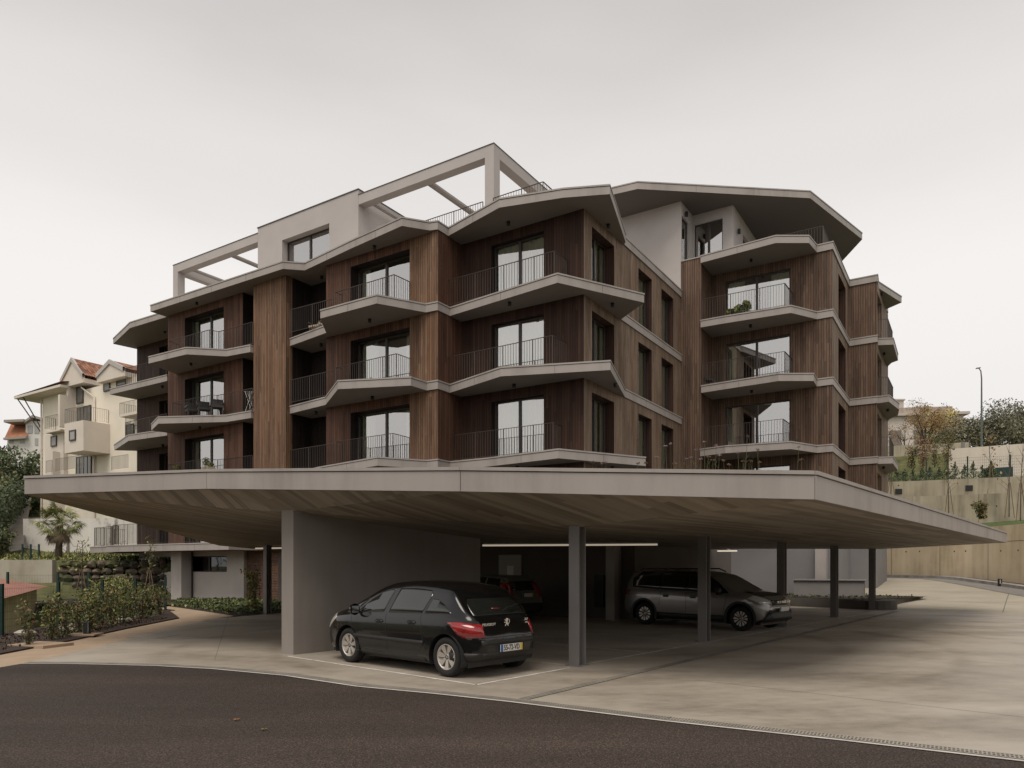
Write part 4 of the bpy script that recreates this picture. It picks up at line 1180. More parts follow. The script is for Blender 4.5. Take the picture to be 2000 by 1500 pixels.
def patch(shell, name, m, parent, poly, axis, off=0.004, rim=True):
    """piece of the body surface inside a polygon, lifted off it: glass, lamps, trim, seams"""
    bm = shell.copy()
    ax = V(axis).normalized()
    kill = [f for f in bm.faces if f.normal.dot(ax) < 0.12]
    bmesh.ops.delete(bm, geom=kill, context='FACES')
    cut_poly(bm, poly, axis)
    if not bm.faces: bm.free(); return None
    bm.normal_update()
    vs = list(bm.verts); bd = {e for e in bm.edges if len(e.link_faces) == 1}
    nn = {v: v.normal.copy() for v in vs}
    for v in vs: v.co += nn[v] * off
    if rim:
        r = bmesh.ops.extrude_edge_only(bm, edges=list(bd))
        for g in r['geom']:
            if isinstance(g, bmesh.types.BMVert):
                q = min(vs, key=lambda w: (w.co - g.co).length_squared)
                g.co -= nn[q] * (off + 0.004)
    return to_obj(bm, name, m, parent)

def wheel(parent, c, r, w, out, spokes, style, al):
    """tyre > rim parts about the wheel centre; out = +1 if the outside faces +y"""
    mb = MB()
    h = w / 2; ri = r * 0.665
    mb.lathe([(ri, -h), (r * 0.9, -h), (r * 0.975, -h * 0.8), (r, -h * 0.45), (r, h * 0.45), (r * 0.975, h * 0.8), (r * 0.90, h), (ri * 1.03, h * 0.97), (ri, h * 0.80), (ri, -h)], c, (0, out, 0), 36)
    o = mb.build('wheel', 'tyre', parent)
    mb = MB()
    mb.lathe([(ri, h * 0.78), (ri * 0.97, h * 0.95), (ri * 0.90, h * 0.86), (ri * 0.88, h * 0.1), (ri * 0.3, h * 0.0)], c, (0, out, 0), 36, mi=1 if style == 'split' else 0)
    mb.lathe([(0.0, h * 0.70), (ri * 0.17, h * 0.70), (ri * 0.23, h * 0.58), (ri * 0.23, h * 0.1)], c, (0, out, 0), 18, mi=0)
    ax = V((0, out, 0)); x0 = V((1, 0, 0)); z0 = V((0, 0, 1))
    def P(rad, ang, hh): return V(c) + (x0 * cos(ang) + z0 * sin(ang)) * rad + ax * hh
    for k in range(spokes):
        a0 = 2 * pi * k / spokes + 0.2
        if style == 'broad':
            i0, i1 = 0.18, 0.27
            w0, w1 = 0.17, 0.155
            loop = [(ri * 0.15, -0.5), (ri * 0.5, -0.30), (ri * 0.93, -0.235), (ri * 0.93, 0.235), (ri * 0.5, 0.30), (ri * 0.15, 0.5)]
            top = [P(rr, a0 + da * (1 if rr > ri * 0.3 else 1), h * (0.62 if rr < ri * 0.3 else 0.74 if rr < ri * 0.7 else 0.84)) for rr, da in loop]
            bot = [p - ax * 0.03 for p in top]
            mb.face(top if out < 0 else top[::-1]); 
            for i in range(len(top)):
                j = (i + 1) % len(top); mb.face([top[i], bot[i], bot[j], top[j]])
        else:
            for sgn in (-1, 1):
                loop = [(ri * 0.20, sgn * 0.16), (ri * 0.55, sgn * 0.37), (ri * 0.95, sgn * 0.40), (ri * 0.95, sgn * 0.09), (ri * 0.55, sgn * 0.10)]
                top = [P(rr, a0 + da, h * (0.60 if rr < ri * 0.3 else 0.86)) for rr, da in loop]
                bot = [p - ax * 0.02 for p in top]
                mb.face(top); 
                for i in range(len(top)):
                    j = (i + 1) % len(top); mb.face([top[i], bot[i], bot[j], top[j]])
    mb2 = MB(); mb2.lathe([(0, h * 0.02), (ri * 0.9, h * 0.02)], c, (0, out, 0), 24)
    rim = mb.build('rim', [al, 'black'], o); mb2.build('brake', 'black', o)
    m3 = MB()
    for k in range(5):
        q = P(ri * 0.135, 2 * pi * k / 5, h * 0.70); m3.lathe([(0.011, 0), (0.011, 0.006), (0, 0.006)], q, ax, 8)
    m3.build('wheel_bolt', 'black', rim)
    return o

def text_mesh(txt, size, m, parent, name, mtx, depth=0.002, bold=0.0, sx=1.0):
    cu = bpy.data.curves.new(name, 'FONT'); cu.body = txt; cu.size = size; cu.extrude = depth; cu.offset = bold
    cu.align_x = 'CENTER'; cu.align_y = 'CENTER'
    t = bpy.data.objects.new(name, cu); COL.objects.link(t)
    dg = bpy.context.evaluated_depsgraph_get()
    me = bpy.data.meshes.new_from_object(t.evaluated_get(dg))
    bpy.data.objects.remove(t); bpy.data.curves.remove(cu)
    for v in me.vertices: v.co.x *= sx
    me.transform(mtx); me.materials.clear(); me.materials.append(M[m]); me.name = name
    o = bpy.data.objects.new(name, me); COL.objects.link(o); o.parent = parent
    return o

def zscale(sp, k):
    """lower or raise a whole car specification"""
    for key in ('bottom', 'top', 'belt'): sp[key] = [(x, z * k) for x, z in sp[key]]
    for key in ('side_glass', 'side_trim', 'seams'): sp[key] = [[(x, z * k) for x, z in p] for p in sp[key]]
    sp['handles'] = [(x, z * k) for x, z in sp['handles']]; sp['mirror'] = (sp['mirror'][0], sp['mirror'][1] * k)
    for key in ('rear_glass', 'screen'): sp[key] = [(y, z * k) for y, z in sp[key]]
    for key in ('tail', 'head'): sp[key] = [([(x, y, z * k) for x, y, z in p], m, ax) for p, m, ax in sp[key]]
    sp['patches'] = [(a, m, [(x, y, z * k) for x, y, z in p], ax, o) for a, m, p, ax, o in sp.get('patches', [])]
    sp['lean'] = [(a * k, b * k, c, d, e) for a, b, c, d, e in sp['lean']]
    sp['wr'] *= k; sp['roof_edge_z'] *= k
    return sp
def build_car(sp, name, label, pos, heading, cat='car'):
    root = empty(name, (pos[0], pos[1], 0), label, cat)
    root.rotation_euler = (0, 0, heading)
    Ln, hw = sp['L'], sp['W'] / 2
    shell = car_shell(sp)
    P = sp['paint']
    # body with wheel arches cut out
    bm = shell.copy()
    ra = sp['wr'] * sp.get('arch', 1.16)
    for ax_ in sp['axles']:
        for i in range(20):
            a = 2 * pi * i / 20; b = 2 * pi * (i + 1) / 20
            p0 = V((ax_ + ra * cos(a), 0, sp['wr'] + ra * sin(a))); p1 = V((ax_ + ra * cos(b), 0, sp['wr'] + ra * sin(b)))
            n = (p1 - p0).cross(V((0, 1, 0))).normalized()
            near = [f for f in bm.faces if abs(f.calc_center_median().x - ax_) < ra * 1.25 and f.calc_center_median().z < sp['wr'] + ra * 1.15]
            ge = set(near)
            for f in near: ge |= set(f.edges) | set(f.verts)
            bmesh.ops.bisect_plane(bm, geom=list(ge), dist=1e-5, plane_co=p0, plane_no=n)
        kill = [f for f in bm.faces if (V((f.calc_center_median().x - ax_, 0, f.calc_center_median().z - sp['wr']))).length < ra * 0.985 and abs(f.calc_center_median().y) > hw * 0.60]
        bmesh.ops.delete(bm, geom=kill, context='FACES')
    # glass openings are cut through the body so the cabin shows behind the panes
    holes = sp['side_glass'] + []
    body = to_obj(bm, 'body', P, root)
    # wheel-arch lips and liners
    for ax_ in sp['axles']:
        for sgn in (-1, 1):
            m = MB()
            arc = [V((ax_ + ra * cos(t), 0, sp['wr'] + ra * sin(t))) for t in [pi * (-0.12 + 1.24 * k / 22) for k in range(23)]]
            for a, b in zip(arc, arc[1:]):
                m.face([a + V((0, sgn * hw * 0.985, 0)), b + V((0, sgn * hw * 0.985, 0)), b + V((0, sgn * hw * 0.62, 0)), a + V((0, sgn * hw * 0.62, 0))], sm=True)
            m.face([p + V((0, sgn * hw * 0.62, 0)) for p in arc])
            m.build('wheel_arch', 'black', root)
            m = None
            wheel(root, (ax_, sgn * (hw - 0.035 - sp['ww'] / 2), sp['wr']), sp['wr'], sp['ww'], sgn, sp['spokes'], sp['style'], sp['alloy'])
            if sp.get('cladding'):
                k = MB(); pr = None
                for t in [pi * (-0.10 + 1.2 * q / 22) for q in range(23)]:
                    i_ = V((ax_ + ra * 0.99 * cos(t), sgn * (hw * 1.004), sp['wr'] + ra * 0.99 * sin(t))); o_ = V((ax_ + ra * 1.16 * cos(t), sgn * (hw * 1.002), sp['wr'] + ra * 1.16 * sin(t)))
                    if pr: k.face([pr[0], i_, o_, pr[1]], sm=True)
                    pr = (i_, o_)
                k.build('arch_trim', 'trim', root)
    for sgn in (1, -1):
        axs = (0, sgn, 0)
        for poly in sp['side_glass']:
            patch(shell, 'side_window', 'carglass_solid', root, [(x, 0, z) for x, z in poly], axs, 0.004)
        for poly in sp.get('side_trim', []):
            patch(shell, 'side_trim', 'trim', root, [(x, 0, z) for x, z in poly], axs, 0.010)
        for poly in sp.get('seams', []):
            patch(shell, 'door_gap', 'black', root, [(x, 0, z) for x, z in poly], axs, 0.0015, rim=False)
        for poly, m in sp.get('side_extra', []):
            patch(shell, 'side_panel', m, root, [(x, 0, z) for x, z in poly], axs, 0.002)
        for x, z in sp['handles']:
            m = MB(); y = hw * 0.985
            for k in range(8):
                pass
            m.tube([V((x - 0.10, sgn * (y + 0.012), z)), V((x - 0.07, sgn * (y + 0.034), z + 0.004)), V((x + 0.07, sgn * (y + 0.034), z + 0.006)), V((x + 0.10, sgn * (y + 0.012), z))], [0.010, 0.017, 0.017, 0.010], 8)
            m.build('door_handle', P, root)
            patch(shell, 'handle_recess', 'black', root, [(x - 0.085, 0, z - 0.05), (x + 0.085, 0, z - 0.05), (x + 0.085, 0, z + 0.035), (x - 0.085, 0, z + 0.035)], axs, 0.002, rim=False)
        mx, mz = sp['mirror']
        m = MB(); n = 10
        prof = [(0.0, 0.11), (0.06, 0.10), (0.10, 0.075), (0.118, 0.04), (0.122, 0.0)]
        m.lathe([(r_ * 0.85, a_) for r_, a_ in prof], (mx, sgn * (hw * 0.97 + 0.10), mz), (1, 0, 0), 14)
        m.obox(V((mx - 0.004, sgn * (hw * 0.97 + 0.01), mz - 0.075)), V((0.012, 0, 0)), V((0, sgn * 0.18, 0)), V((0, 0, 0.15)))
        m.tube([V((mx + 0.03, sgn * (hw * 0.90), mz - 0.06)), V((mx + 0.03, sgn * (hw * 0.97 + 0.06), mz - 0.03))], 0.025, 6)
        mi_ = m.build('mirror', P if sp.get('mirror_paint', True) else 'trim', root)
        g = MB(); g.obox(V((mx - 0.009, sgn * (hw * 0.97 + 0.025), mz - 0.06)), V((0.004, 0, 0)), V((0, sgn * 0.15, 0)), V((0, 0, 0.12))); g.build('mirror_glass', 'chrome', mi_)
        for poly, m_, ax in sp['tail']:
            patch(shell, 'tail_light', m_, root, [(x, sgn * y, z) for x, y, z in poly], (ax[0], sgn * ax[1], ax[2]), 0.010)
        for poly, m_, ax in sp['head']:
            patch(shell, 'headlight', m_, root, [(x, sgn * y, z) for x, y, z in poly], (ax[0], sgn * ax[1], ax[2]), 0.008)
    patch(shell, 'rear_window', 'carglass_solid', root, [(0, y, z) for y, z in sp['rear_glass']], (-1, 0, 0.35), 0.004)
    patch(shell, 'windscreen', 'carglass_solid', root, [(Ln, y, z) for y, z in sp['screen']], (1, 0, 0.6), 0.004)
    for nm, m_, poly, ax, off in sp.get('patches', []):
        patch(shell, nm, m_, root, poly, ax, off)
    # underside
    m = MB(); m.obox(V((0.25, -hw * 0.8, 0.16)), V((Ln - 0.5, 0, 0)), V((0, hw * 1.6, 0)), V((0, 0, 0.10))); m.build('underside', 'black', root)
    shell.free()
    return root
M['gloss_black'] = plain('gloss black pillar', (0.008, 0.008, 0.008), 0.2)
M['carglass_solid'] = plain('tinted car glass', (0.010, 0.012, 0.011), 0.03, coat=0.3, spec=0.75)

def plate(root, x, y, z, w=0.52, h=0.112, face=-1, text='55-72-VD', tilt=0.0, ym=True):
    """number plate lying on the bumper; face -1 looks to the rear"""
    m = MB(); m.obox(V((x, y - w / 2, z - h / 2)), V((face * 0.012, 0, 0)), V((0, w, 0)), V((0, 0, h)))
    o = m.build('number_plate', 'plate', root)
    xf = x + face * 0.0135
    left = 1 if face < 0 else -1            # the viewer's left is +y when looking at the rear
    k = MB(); k.obox(V((xf, y + left * w / 2 - (0.055 if left > 0 else 0), z - h / 2)), V((face * 0.001, 0, 0)), V((0, 0.055, 0)), V((0, 0, h))); k.build('blue_band', 'plate_blue', o)
    if ym:
        k = MB(); k.obox(V((xf, y - left * w / 2 - (0 if left > 0 else 0.05), z - h / 2)), V((face * 0.001, 0, 0)), V((0, 0.05, 0)), V((0, 0, h))); k.build('yellow_band', 'plate_yellow', o)
    if text:
        # text plane: right = -y for a rear plate, up = z
        mt = Matrix(((0, 0, face, xf + face * 0.001), (-left, 0, 0, y), (0, 1, 0, z), (0, 0, 0, 1)))
        text_mesh(text, 0.118, 'ink', o, 'plate_text', mt, 0.001, 0.0022, 0.80)
    return o

def cars():
    # --- black hatchback in front of the grey wall
    sp = dict(L=4.12, W=1.74, paint='paint_black', wr=0.318, ww=0.205, axles=(0.615, 3.225), spokes=7, style='broad', alloy='alloy', roof_edge_z=1.42, roof_w=0.70, arch=1.17,
        plan=[(0, 0.66), (0.05, 0.76), (0.15, 0.85), (0.35, 0.935), (0.7, 0.985), (1.2, 1.0), (3.0, 1.0), (3.5, 0.975), (3.85, 0.90), (4.04, 0.79), (4.12, 0.66)],
        bottom=[(0, 0.36), (0.12, 0.28), (0.4, 0.23), (1.1, 0.20), (3.0, 0.20), (3.8, 0.21), (4.1, 0.25), (4.2, 0.32)],
        top=[(0, 0.90), (0.06, 0.965), (0.15, 1.02), (0.36, 1.20), (0.56, 1.36), (0.68, 1.425), (0.85, 1.452), (1.3, 1.495), (1.75, 1.51), (2.15, 1.49), (2.5, 1.40), (2.9, 1.20), (3.24, 1.03), (3.55, 0.955), (3.82, 0.86), (4.0, 0.73), (4.12, 0.56)],
        belt=[(0, 0.90), (0.5, 0.965), (1.5, 0.945), (2.8, 0.905), (3.3, 0.88), (3.75, 0.80), (4.12, 0.54)],
        lean=[(0.60, 0.95, 0.13, 0.8, 'rear'), (0.45, 0.28, -0.03, 0.5, 'rear')],
        side_glass=[[(2.20, 0.965), (2.98, 0.925), (2.62, 1.18), (2.36, 1.31), (2.08, 1.37)],
                    [(1.20, 0.985), (2.06, 0.965), (1.95, 1.375), (1.50, 1.385), (1.14, 1.36), (1.07, 1.29)],
                    [(3.06, 0.925), (3.30, 0.915), (2.92, 1.10), (2.70, 1.19)],
                    [(0.50, 1.0), (1.13, 0.985), (1.03, 1.225), (0.90, 1.215), (0.72, 1.14)]],
        side_trim=[[(0.98 + 0.15, 0.545), (1.13, 0.475), (3.0, 0.485), (3.0, 0.555)], [(1.10, 0.20), (3.0, 0.20), (3.0, 0.265), (1.12, 0.265)]],
        seams=[[(2.06, 0.30), (2.068, 0.30), (2.112, 0.95), (2.104, 0.95)], [(3.0, 0.30), (3.008, 0.30), (3.118, 0.90), (3.110, 0.90)], [(1.12, 0.50), (1.128, 0.50), (1.203, 0.97), (1.195, 0.97)], [(1.12, 0.50), (1.128, 0.50), (1.298, 0.30), (1.290, 0.30)],
               [(1.29, 0.296), (3.0, 0.296), (3.0, 0.304), (1.29, 0.304)]],
        handles=[(1.42, 0.83), (2.28, 0.81)], mirror=(2.86, 0.99),
        tail=[([(-0.1, 0.655, 0.655), (-0.1, 0.71, 0.86), (0.20, 0.9, 0.895), (0.50, 0.9, 0.885), (0.26, 0.9, 0.69), (0.10, 0.9, 0.65)], 'red_lens', (-0.75, 0.66, 0.1))],
        head=[([(3.62, 0.87, 0.84), (3.98, 0.8, 0.63), (4.2, 0.55, 0.60), (4.12, 0.42, 0.68), (3.75, 0.72, 0.90)], 'clear_lens', (0.6, 0.7, 0.4))],
        rear_glass=[(-0.61, 1.05), (0.61, 1.05), (0.57, 1.30), (0.50, 1.39), (-0.50, 1.39), (-0.57, 1.30)],
        screen=[(-0.70, 1.05), (0.70, 1.05), (0.56, 1.42), (-0.56, 1.42)],
        patches=[('bumper_strip', 'trim', [(0, -0.62, 0.52), (0, 0.62, 0.52), (0, 0.62, 0.60), (0, -0.62, 0.60)], (-1, 0, 0), 0.012),
                 ('lower_bumper', 'trim', [(0, -0.9, 0.26), (0, 0.9, 0.26), (0, 0.9, 0.40), (0, -0.9, 0.40)], (-1, 0, 0), 0.006),
                 ('tailgate_gap', 'black', [(0, -0.62, 0.632), (0, 0.62, 0.632), (0, 0.62, 0.642), (0, -0.62, 0.642)], (-1, 0, 0), 0.002),
                 ('plate_recess', 'black', [(0, -0.32, 0.39), (0, 0.32, 0.39), (0, 0.33, 0.525), (0, -0.33, 0.525)], (-1, 0, 0), 0.004),
                 ('brake_light', 'red_lens', [(0, -0.11, 1.425), (0, 0.11, 1.425), (0, 0.11, 1.447), (0, -0.11, 1.447)], (-1, 0, 1.2), 0.006)])
    r0 = V((-0.985, 10.66))
    hd = V((-0.742, 0.670)).normalized(); lf = V((-hd.y, hd.x))
    ang = atan2(hd.y, hd.x)
    KS = 0.935; K = 1.0
    o = r0 - lf * (0.87 - 0.035) * KS - hd * 0.615 * KS
    c = build_car(sp, 'parked_car', 'black five door hatchback with silver alloy wheels parked against the grey wing wall', o, ang)
    c.scale = (KS, KS, KS)
    plate(c, -0.034, 0, 0.458 * K)
    # badges on the tailgate: letters at the left, rampant emblem in the middle, model figures at the right
    lean = 0.115
    mt = Matrix(((0, 0, -1, lean - 0.040), (-1, 0, 0, 0.40), (0, 1, 0, 0.835 * K), (0, 0, 0, 1)))
    text_mesh('PEUGEOT', 0.056, 'chrome', c, 'lettering', mt, 0.002, 0.001, 1.25)
    mt = Matrix(((0, 0, -1, lean - 0.030), (-1, 0, 0, -0.50), (0, 1, 0, 0.875 * K), (0, 0, 0, 1)))
    text_mesh('307', 0.055, 'chrome', c, 'lettering', mt, 0.002, 0.001, 1.0)
    mt = Matrix(((0, 0, -1, lean - 0.038), (-1, 0, 0, -0.50), (0, 1, 0, 0.825 * K), (0, 0, 0, 1)))
    text_mesh('HDi', 0.035, 'chrome', c, 'lettering', mt, 0.002, 0.0006, 1.0)
    m = MB()
    for loop in ([(0.0, 0.06), (0.03, 0.055), (0.038, 0.03), (0.02, 0.02), (0.02, -0.01), (0.0, -0.035), (-0.02, -0.03), (-0.015, 0.0), (-0.022, 0.03), (-0.02, 0.055)],
                 [(-0.02, 0.03), (-0.055, 0.045), (-0.052, 0.03), (-0.02, 0.012)], [(-0.02, 0.0), (-0.06, 0.0), (-0.055, -0.014), (-0.015, -0.012)],
                 [(-0.02, -0.028), (-0.045, -0.065), (-0.03, -0.068), (0.0, -0.034)], [(0.0, -0.033), (0.03, -0.07), (0.045, -0.06), (0.02, -0.01)],
                 [(0.03, -0.03), (0.06, 0.0), (0.05, 0.04), (0.06, 0.045), (0.072, 0.0), (0.04, -0.042)]):
        m.face([V((lean - 0.052 + 0.0, -x, 0.86 * K + z)) for x, z in loop]); m.face([V((lean - 0.046, -x, 0.86 * K + z)) for x, z in loop][::-1])
    m.build('emblem', 'chrome', c)
    m = MB(); m.obox(V((lean - 0.05, -0.085, 0.735 * K)), V((0.03, 0, 0)), V((0, 0.17, 0)), V((0, 0, 0.035))); m.build('tailgate_handle', 'black', c)
    m = MB()
    m.tube([V((0.145, 0.02, 1.03 * K)), V((0.215, -0.18, 1.085 * K)), V((0.27, -0.50, 1.125 * K))], 0.010, 6); m.build('rear_wiper', 'black', c)
    # --- dark estate beyond it
    sp = dict(L=3.95, W=1.64, paint='paint_dark', wr=0.29, ww=0.175, axles=(0.70, 3.16), spokes=7, style='broad', alloy='trim', roof_edge_z=1.34, roof_w=0.76,
        plan=[(0, 0.86), (0.05, 0.92), (0.2, 0.965), (0.7, 1.0), (3.0, 1.0), (3.5, 0.96), (3.85, 0.84), (3.95, 0.74)],
        bottom=[(0, 0.34), (0.15, 0.27), (0.5, 0.22), (3.4, 0.2), (3.95, 0.3)],
        top=[(0, 0.86), (0.05, 0.96), (0.12, 1.10), (0.24, 1.30), (0.34, 1.375), (0.6, 1.405), (1.2, 1.42), (1.9, 1.40), (2.3, 1.33), (2.75, 1.10), (3.0, 0.95), (3.5, 0.88), (3.85, 0.76), (3.95, 0.6)],
        belt=[(0, 0.84), (1, 0.885), (2.8, 0.86), (3.3, 0.82), (3.95, 0.58)], lean=[(0.55, 0.9, 0.06, 0.6, 'rear')],
        side_glass=[[(1.95, 0.91), (2.72, 0.90), (2.25, 1.26), (1.9, 1.33)], [(1.05, 0.92), (1.88, 0.91), (1.83, 1.335), (1.0, 1.335)], [(0.36, 0.94), (0.97, 0.925), (0.93, 1.33), (0.42, 1.30)]],
        side_trim=[[(0.2, 0.50), (3.7, 0.48), (3.7, 0.54), (0.2, 0.56)]],
        seams=[[(1.9, 0.3), (1.908, 0.3), (1.918, 0.9), (1.91, 0.9)], [(1.05, 0.55), (1.058, 0.55), (1.03, 0.9), (1.022, 0.9)]],
        handles=[(1.2, 0.80), (2.1, 0.79)], mirror=(2.55, 0.95),
        tail=[([(-0.1, 0.60, 0.74), (-0.1, 0.60, 1.16), (0.18, 0.8, 1.20), (0.26, 0.8, 0.76)], 'dark_red', (-0.85, 0.52, 0))],
        head=[([(3.6, 0.8, 0.80), (3.95, 0.45, 0.60), (3.95, 0.40, 0.72), (3.65, 0.7, 0.84)], 'clear_lens', (0.7, 0.6, 0.3))],
        rear_glass=[(-0.56, 0.99), (0.56, 0.99), (0.52, 1.31), (-0.52, 1.31)], screen=[(-0.68, 0.97), (0.68, 0.97), (0.56, 1.31), (-0.56, 1.31)],
        patches=[('bumper', 'trim', [(0, -0.9, 0.30), (0, 0.9, 0.30), (0, 0.9, 0.58), (0, -0.9, 0.58)], (-1, 0, 0), 0.02)])
    zscale(sp, 0.98)
    rl = V((-0.10, 20.3))
    hd = V((-0.72, 0.694)); lf = V((-hd.y, hd.x))
    c = build_car(sp, 'parked_car', 'dark estate car half hidden behind the end of the grey wing wall', rl - lf * 0.75, atan2(hd.y, hd.x))
    plate(c, -0.005, -0.05, 0.80, 0.44, 0.11, text='')
    # --- silver grey people carrier facing the lane
    sp = dict(L=4.42, W=1.78, paint='paint_grey', wr=0.335, ww=0.205, axles=(0.80, 3.70), spokes=6, style='split', alloy='alloy_bright', roof_edge_z=1.53, roof_w=0.76, arch=1.20, cladding=True,
        plan=[(0, 0.78), (0.05, 0.86), (0.25, 0.95), (0.8, 1.0), (3.6, 1.0), (4.0, 0.96), (4.2, 0.89), (4.34, 0.78), (4.42, 0.64)],
        bottom=[(0, 0.42), (0.15, 0.33), (0.5, 0.26), (1.3, 0.22), (3.2, 0.22), (4.2, 0.24), (4.33, 0.28), (4.42, 0.36)],
        top=[(0, 0.98), (0.05, 1.08), (0.10, 1.28), (0.20, 1.50), (0.30, 1.58), (0.7, 1.615), (1.6, 1.63), (2.3, 1.60), (2.75, 1.52), (3.3, 1.21), (3.55, 1.07), (3.85, 1.02), (4.12, 0.95), (4.32, 0.83), (4.42, 0.64)],
        belt=[(0, 0.97), (0.8, 1.04), (2.2, 1.0), (3.3, 0.955), (3.75, 0.92), (4.42, 0.62)], lean=[(0.6, 1.0, 0.07, 0.6, 'rear'), (0.30, 0.55, -0.06, 0.5, 'front')],
        side_glass=[[(2.20, 1.035), (3.28, 0.995), (2.95, 1.27), (2.62, 1.47), (2.14, 1.52)], [(1.36, 1.055), (2.10, 1.035), (2.06, 1.525), (1.30, 1.535)], [(0.42, 1.16), (1.28, 1.06), (1.22, 1.53), (0.70, 1.51), (0.46, 1.40)]],
        side_trim=[[(1.22, 0.24), (3.28, 0.24), (3.26, 0.40), (1.24, 0.40)]],
        seams=[[(2.13, 0.42), (2.139, 0.42), (2.159, 1.02), (2.15, 1.02)], [(3.22, 0.42), (3.229, 0.42), (3.349, 0.95), (3.34, 0.95)], [(1.30, 0.60), (1.309, 0.60), (1.369, 1.04), (1.36, 1.04)]],
        side_extra=[([(0.36, 1.045), (3.38, 0.945), (3.05, 1.22), (2.62, 1.455), (2.10, 1.49), (0.62, 1.48), (0.34, 1.30)], 'gloss_black')],
        handles=[(1.52, 0.90), (2.36, 0.89)], mirror=(3.12, 1.06), mirror_paint=False,
        tail=[([(-0.1, 0.45, 0.88), (-0.1, 0.45, 1.03), (0.2, 0.9, 1.03), (0.2, 0.9, 0.88)], 'dark_red', (-0.7, 0.7, 0))],
        head=[([(3.95, 0.9, 0.90), (4.22, 0.78, 0.76), (4.48, 0.42, 0.77), (4.43, 0.40, 0.855), (3.98, 0.75, 0.965)], 'clear_lens', (0.75, 0.62, 0.2))],
        rear_glass=[(-0.62, 1.10), (0.62, 1.10), (0.56, 1.48), (-0.56, 1.48)], screen=[(-0.74, 1.09), (0.74, 1.09), (0.60, 1.53), (-0.60, 1.53)],
        patches=[('grille', 'black', [(4.6, -0.42, 0.72), (4.6, 0.42, 0.72), (4.6, 0.42, 0.86), (4.6, -0.42, 0.86)], (1, 0, 0.1), 0.008),
                 ('lower_grille', 'trim', [(4.6, -0.80, 0.26), (4.6, 0.80, 0.26), (4.6, 0.60, 0.58), (4.6, -0.60, 0.58)], (1, 0, 0), 0.010)])
    r0, f0 = V((3.71, 20.2)), V((5.76, 18.12))
    hd = (f0 - r0).normalized(); rt = V((hd.y, -hd.x)); 
    o = r0 - rt * (0.89 - 0.035) - hd * 0.80
    zscale(sp, 0.945)
    c = build_car(sp, 'parked_car', 'silver grey seven seat estate van with black wheel arch trim facing the lane', o, atan2(hd.y, hd.x))
    plate(c, 4.445, 0, 0.56, 0.50, 0.11, face=1, text='', ym=False)
    m = MB()
    for y0, w in ((-0.36, 0.10), (-0.22, 0.06), (-0.12, 0.06), (0.06, 0.06), (0.16, 0.06), (0.26, 0.10)):
        m.obox(V((4.42, y0, 0.715)), V((0.02, 0, 0)), V((0, w, 0)), V((0, 0, 0.016))); m.obox(V((4.42, y0, 0.75)), V((0.02, 0, 0)), V((0, w, 0)), V((0, 0, 0.016)))
    for s in (-1, 1): m.obox(V((4.42, s * 0.035 - 0.02, 0.715)), V((0.02, 0, 0)), V((0, 0.04, 0)), V((0, 0, 0.05)))
    m.build('emblem', 'chrome', c)
    for s in (-1, 1):
        m = MB(); m.tube([V((0.5, s * 0.60, 1.51)), V((0.6, s * 0.60, 1.565)), V((2.3, s * 0.60, 1.57)), V((2.5, s * 0.60, 1.49))], 0.018, 8); m.build('roof_rail', 'trim', c)
    for s in (-1, 1):
        m = MB(); m.lathe([(0.0, 0.012), (0.055, 0.01), (0.06, 0)], (4.28, s * 0.68, 0.45), (0.85, s * 0.5, 0), 14); m.build('fog_lamp', 'clear_lens', c)
MB.LOCAL = True
cars()
MB.LOCAL = False
# ------------------------------------------------------------------ vegetation
def leafmat(name, c, tr=0.25):
    m, n, l, p = mat(name)
    t = n.new('ShaderNodeTexCoord'); s = n.new('ShaderNodeTexNoise'); s.inputs['Scale'].default_value = 5; s.inputs['Detail'].default_value = 3
    l.new(t.outputs['Object'], s.inputs[0])
    r = ramp(n, [(0.3, [x * 0.6 for x in c]), (0.7, [x * 1.45 for x in c])]); l.new(s.outputs[0], r.inputs[0])
    l.new(r.outputs[0], p.inputs['Base Color'])
    p.inputs['Roughness'].default_value = 0.55
    p.inputs['Specular IOR Level'].default_value = 0.35
    return m
LG = [leafmat('leaf mid green', (0.119, 0.145, 0.051)), leafmat('leaf dark green', (0.061, 0.082, 0.034)), leafmat('leaf yellow green', (0.255, 0.255, 0.076)), leafmat('leaf red brown', (0.255, 0.105, 0.060))]
PINE = [leafmat('pine needle', (0.118, 0.153, 0.068)), leafmat('pine needle dark', (0.068, 0.090, 0.045)), leafmat('pine needle dry', (0.211, 0.180, 0.079))]
AUT = [leafmat('autumn ochre leaf', (0.29, 0.175, 0.07)), leafmat('autumn brown leaf', (0.17, 0.105, 0.06)), leafmat('autumn yellow leaf', (0.36, 0.24, 0.09))]
CON = [leafmat('conifer green', (0.105, 0.144, 0.074)), leafmat('conifer dark', (0.064, 0.090, 0.053)), leafmat('conifer tip', (0.198, 0.232, 0.101))]
MASS = [leafmat('hill bush grey green', (0.225, 0.211, 0.132)), leafmat('hill bush dark', (0.132, 0.132, 0.095)), leafmat('hill bush golden', (0.600, 0.474, 0.132))]
PALM = [leafmat('palm frond', (0.163, 0.184, 0.068)), leafmat('palm frond pale', (0.343, 0.329, 0.127)), leafmat('palm dead frond', (0.290, 0.225, 0.144))]
M['bark'] = plain('bark', (0.11, 0.085, 0.062), 0.9, var=0.35, scale=9, bump=0.8, bscale=30)
M['stake'] = plain('timber stake', (0.20, 0.135, 0.08), 0.85, var=0.2, scale=6)

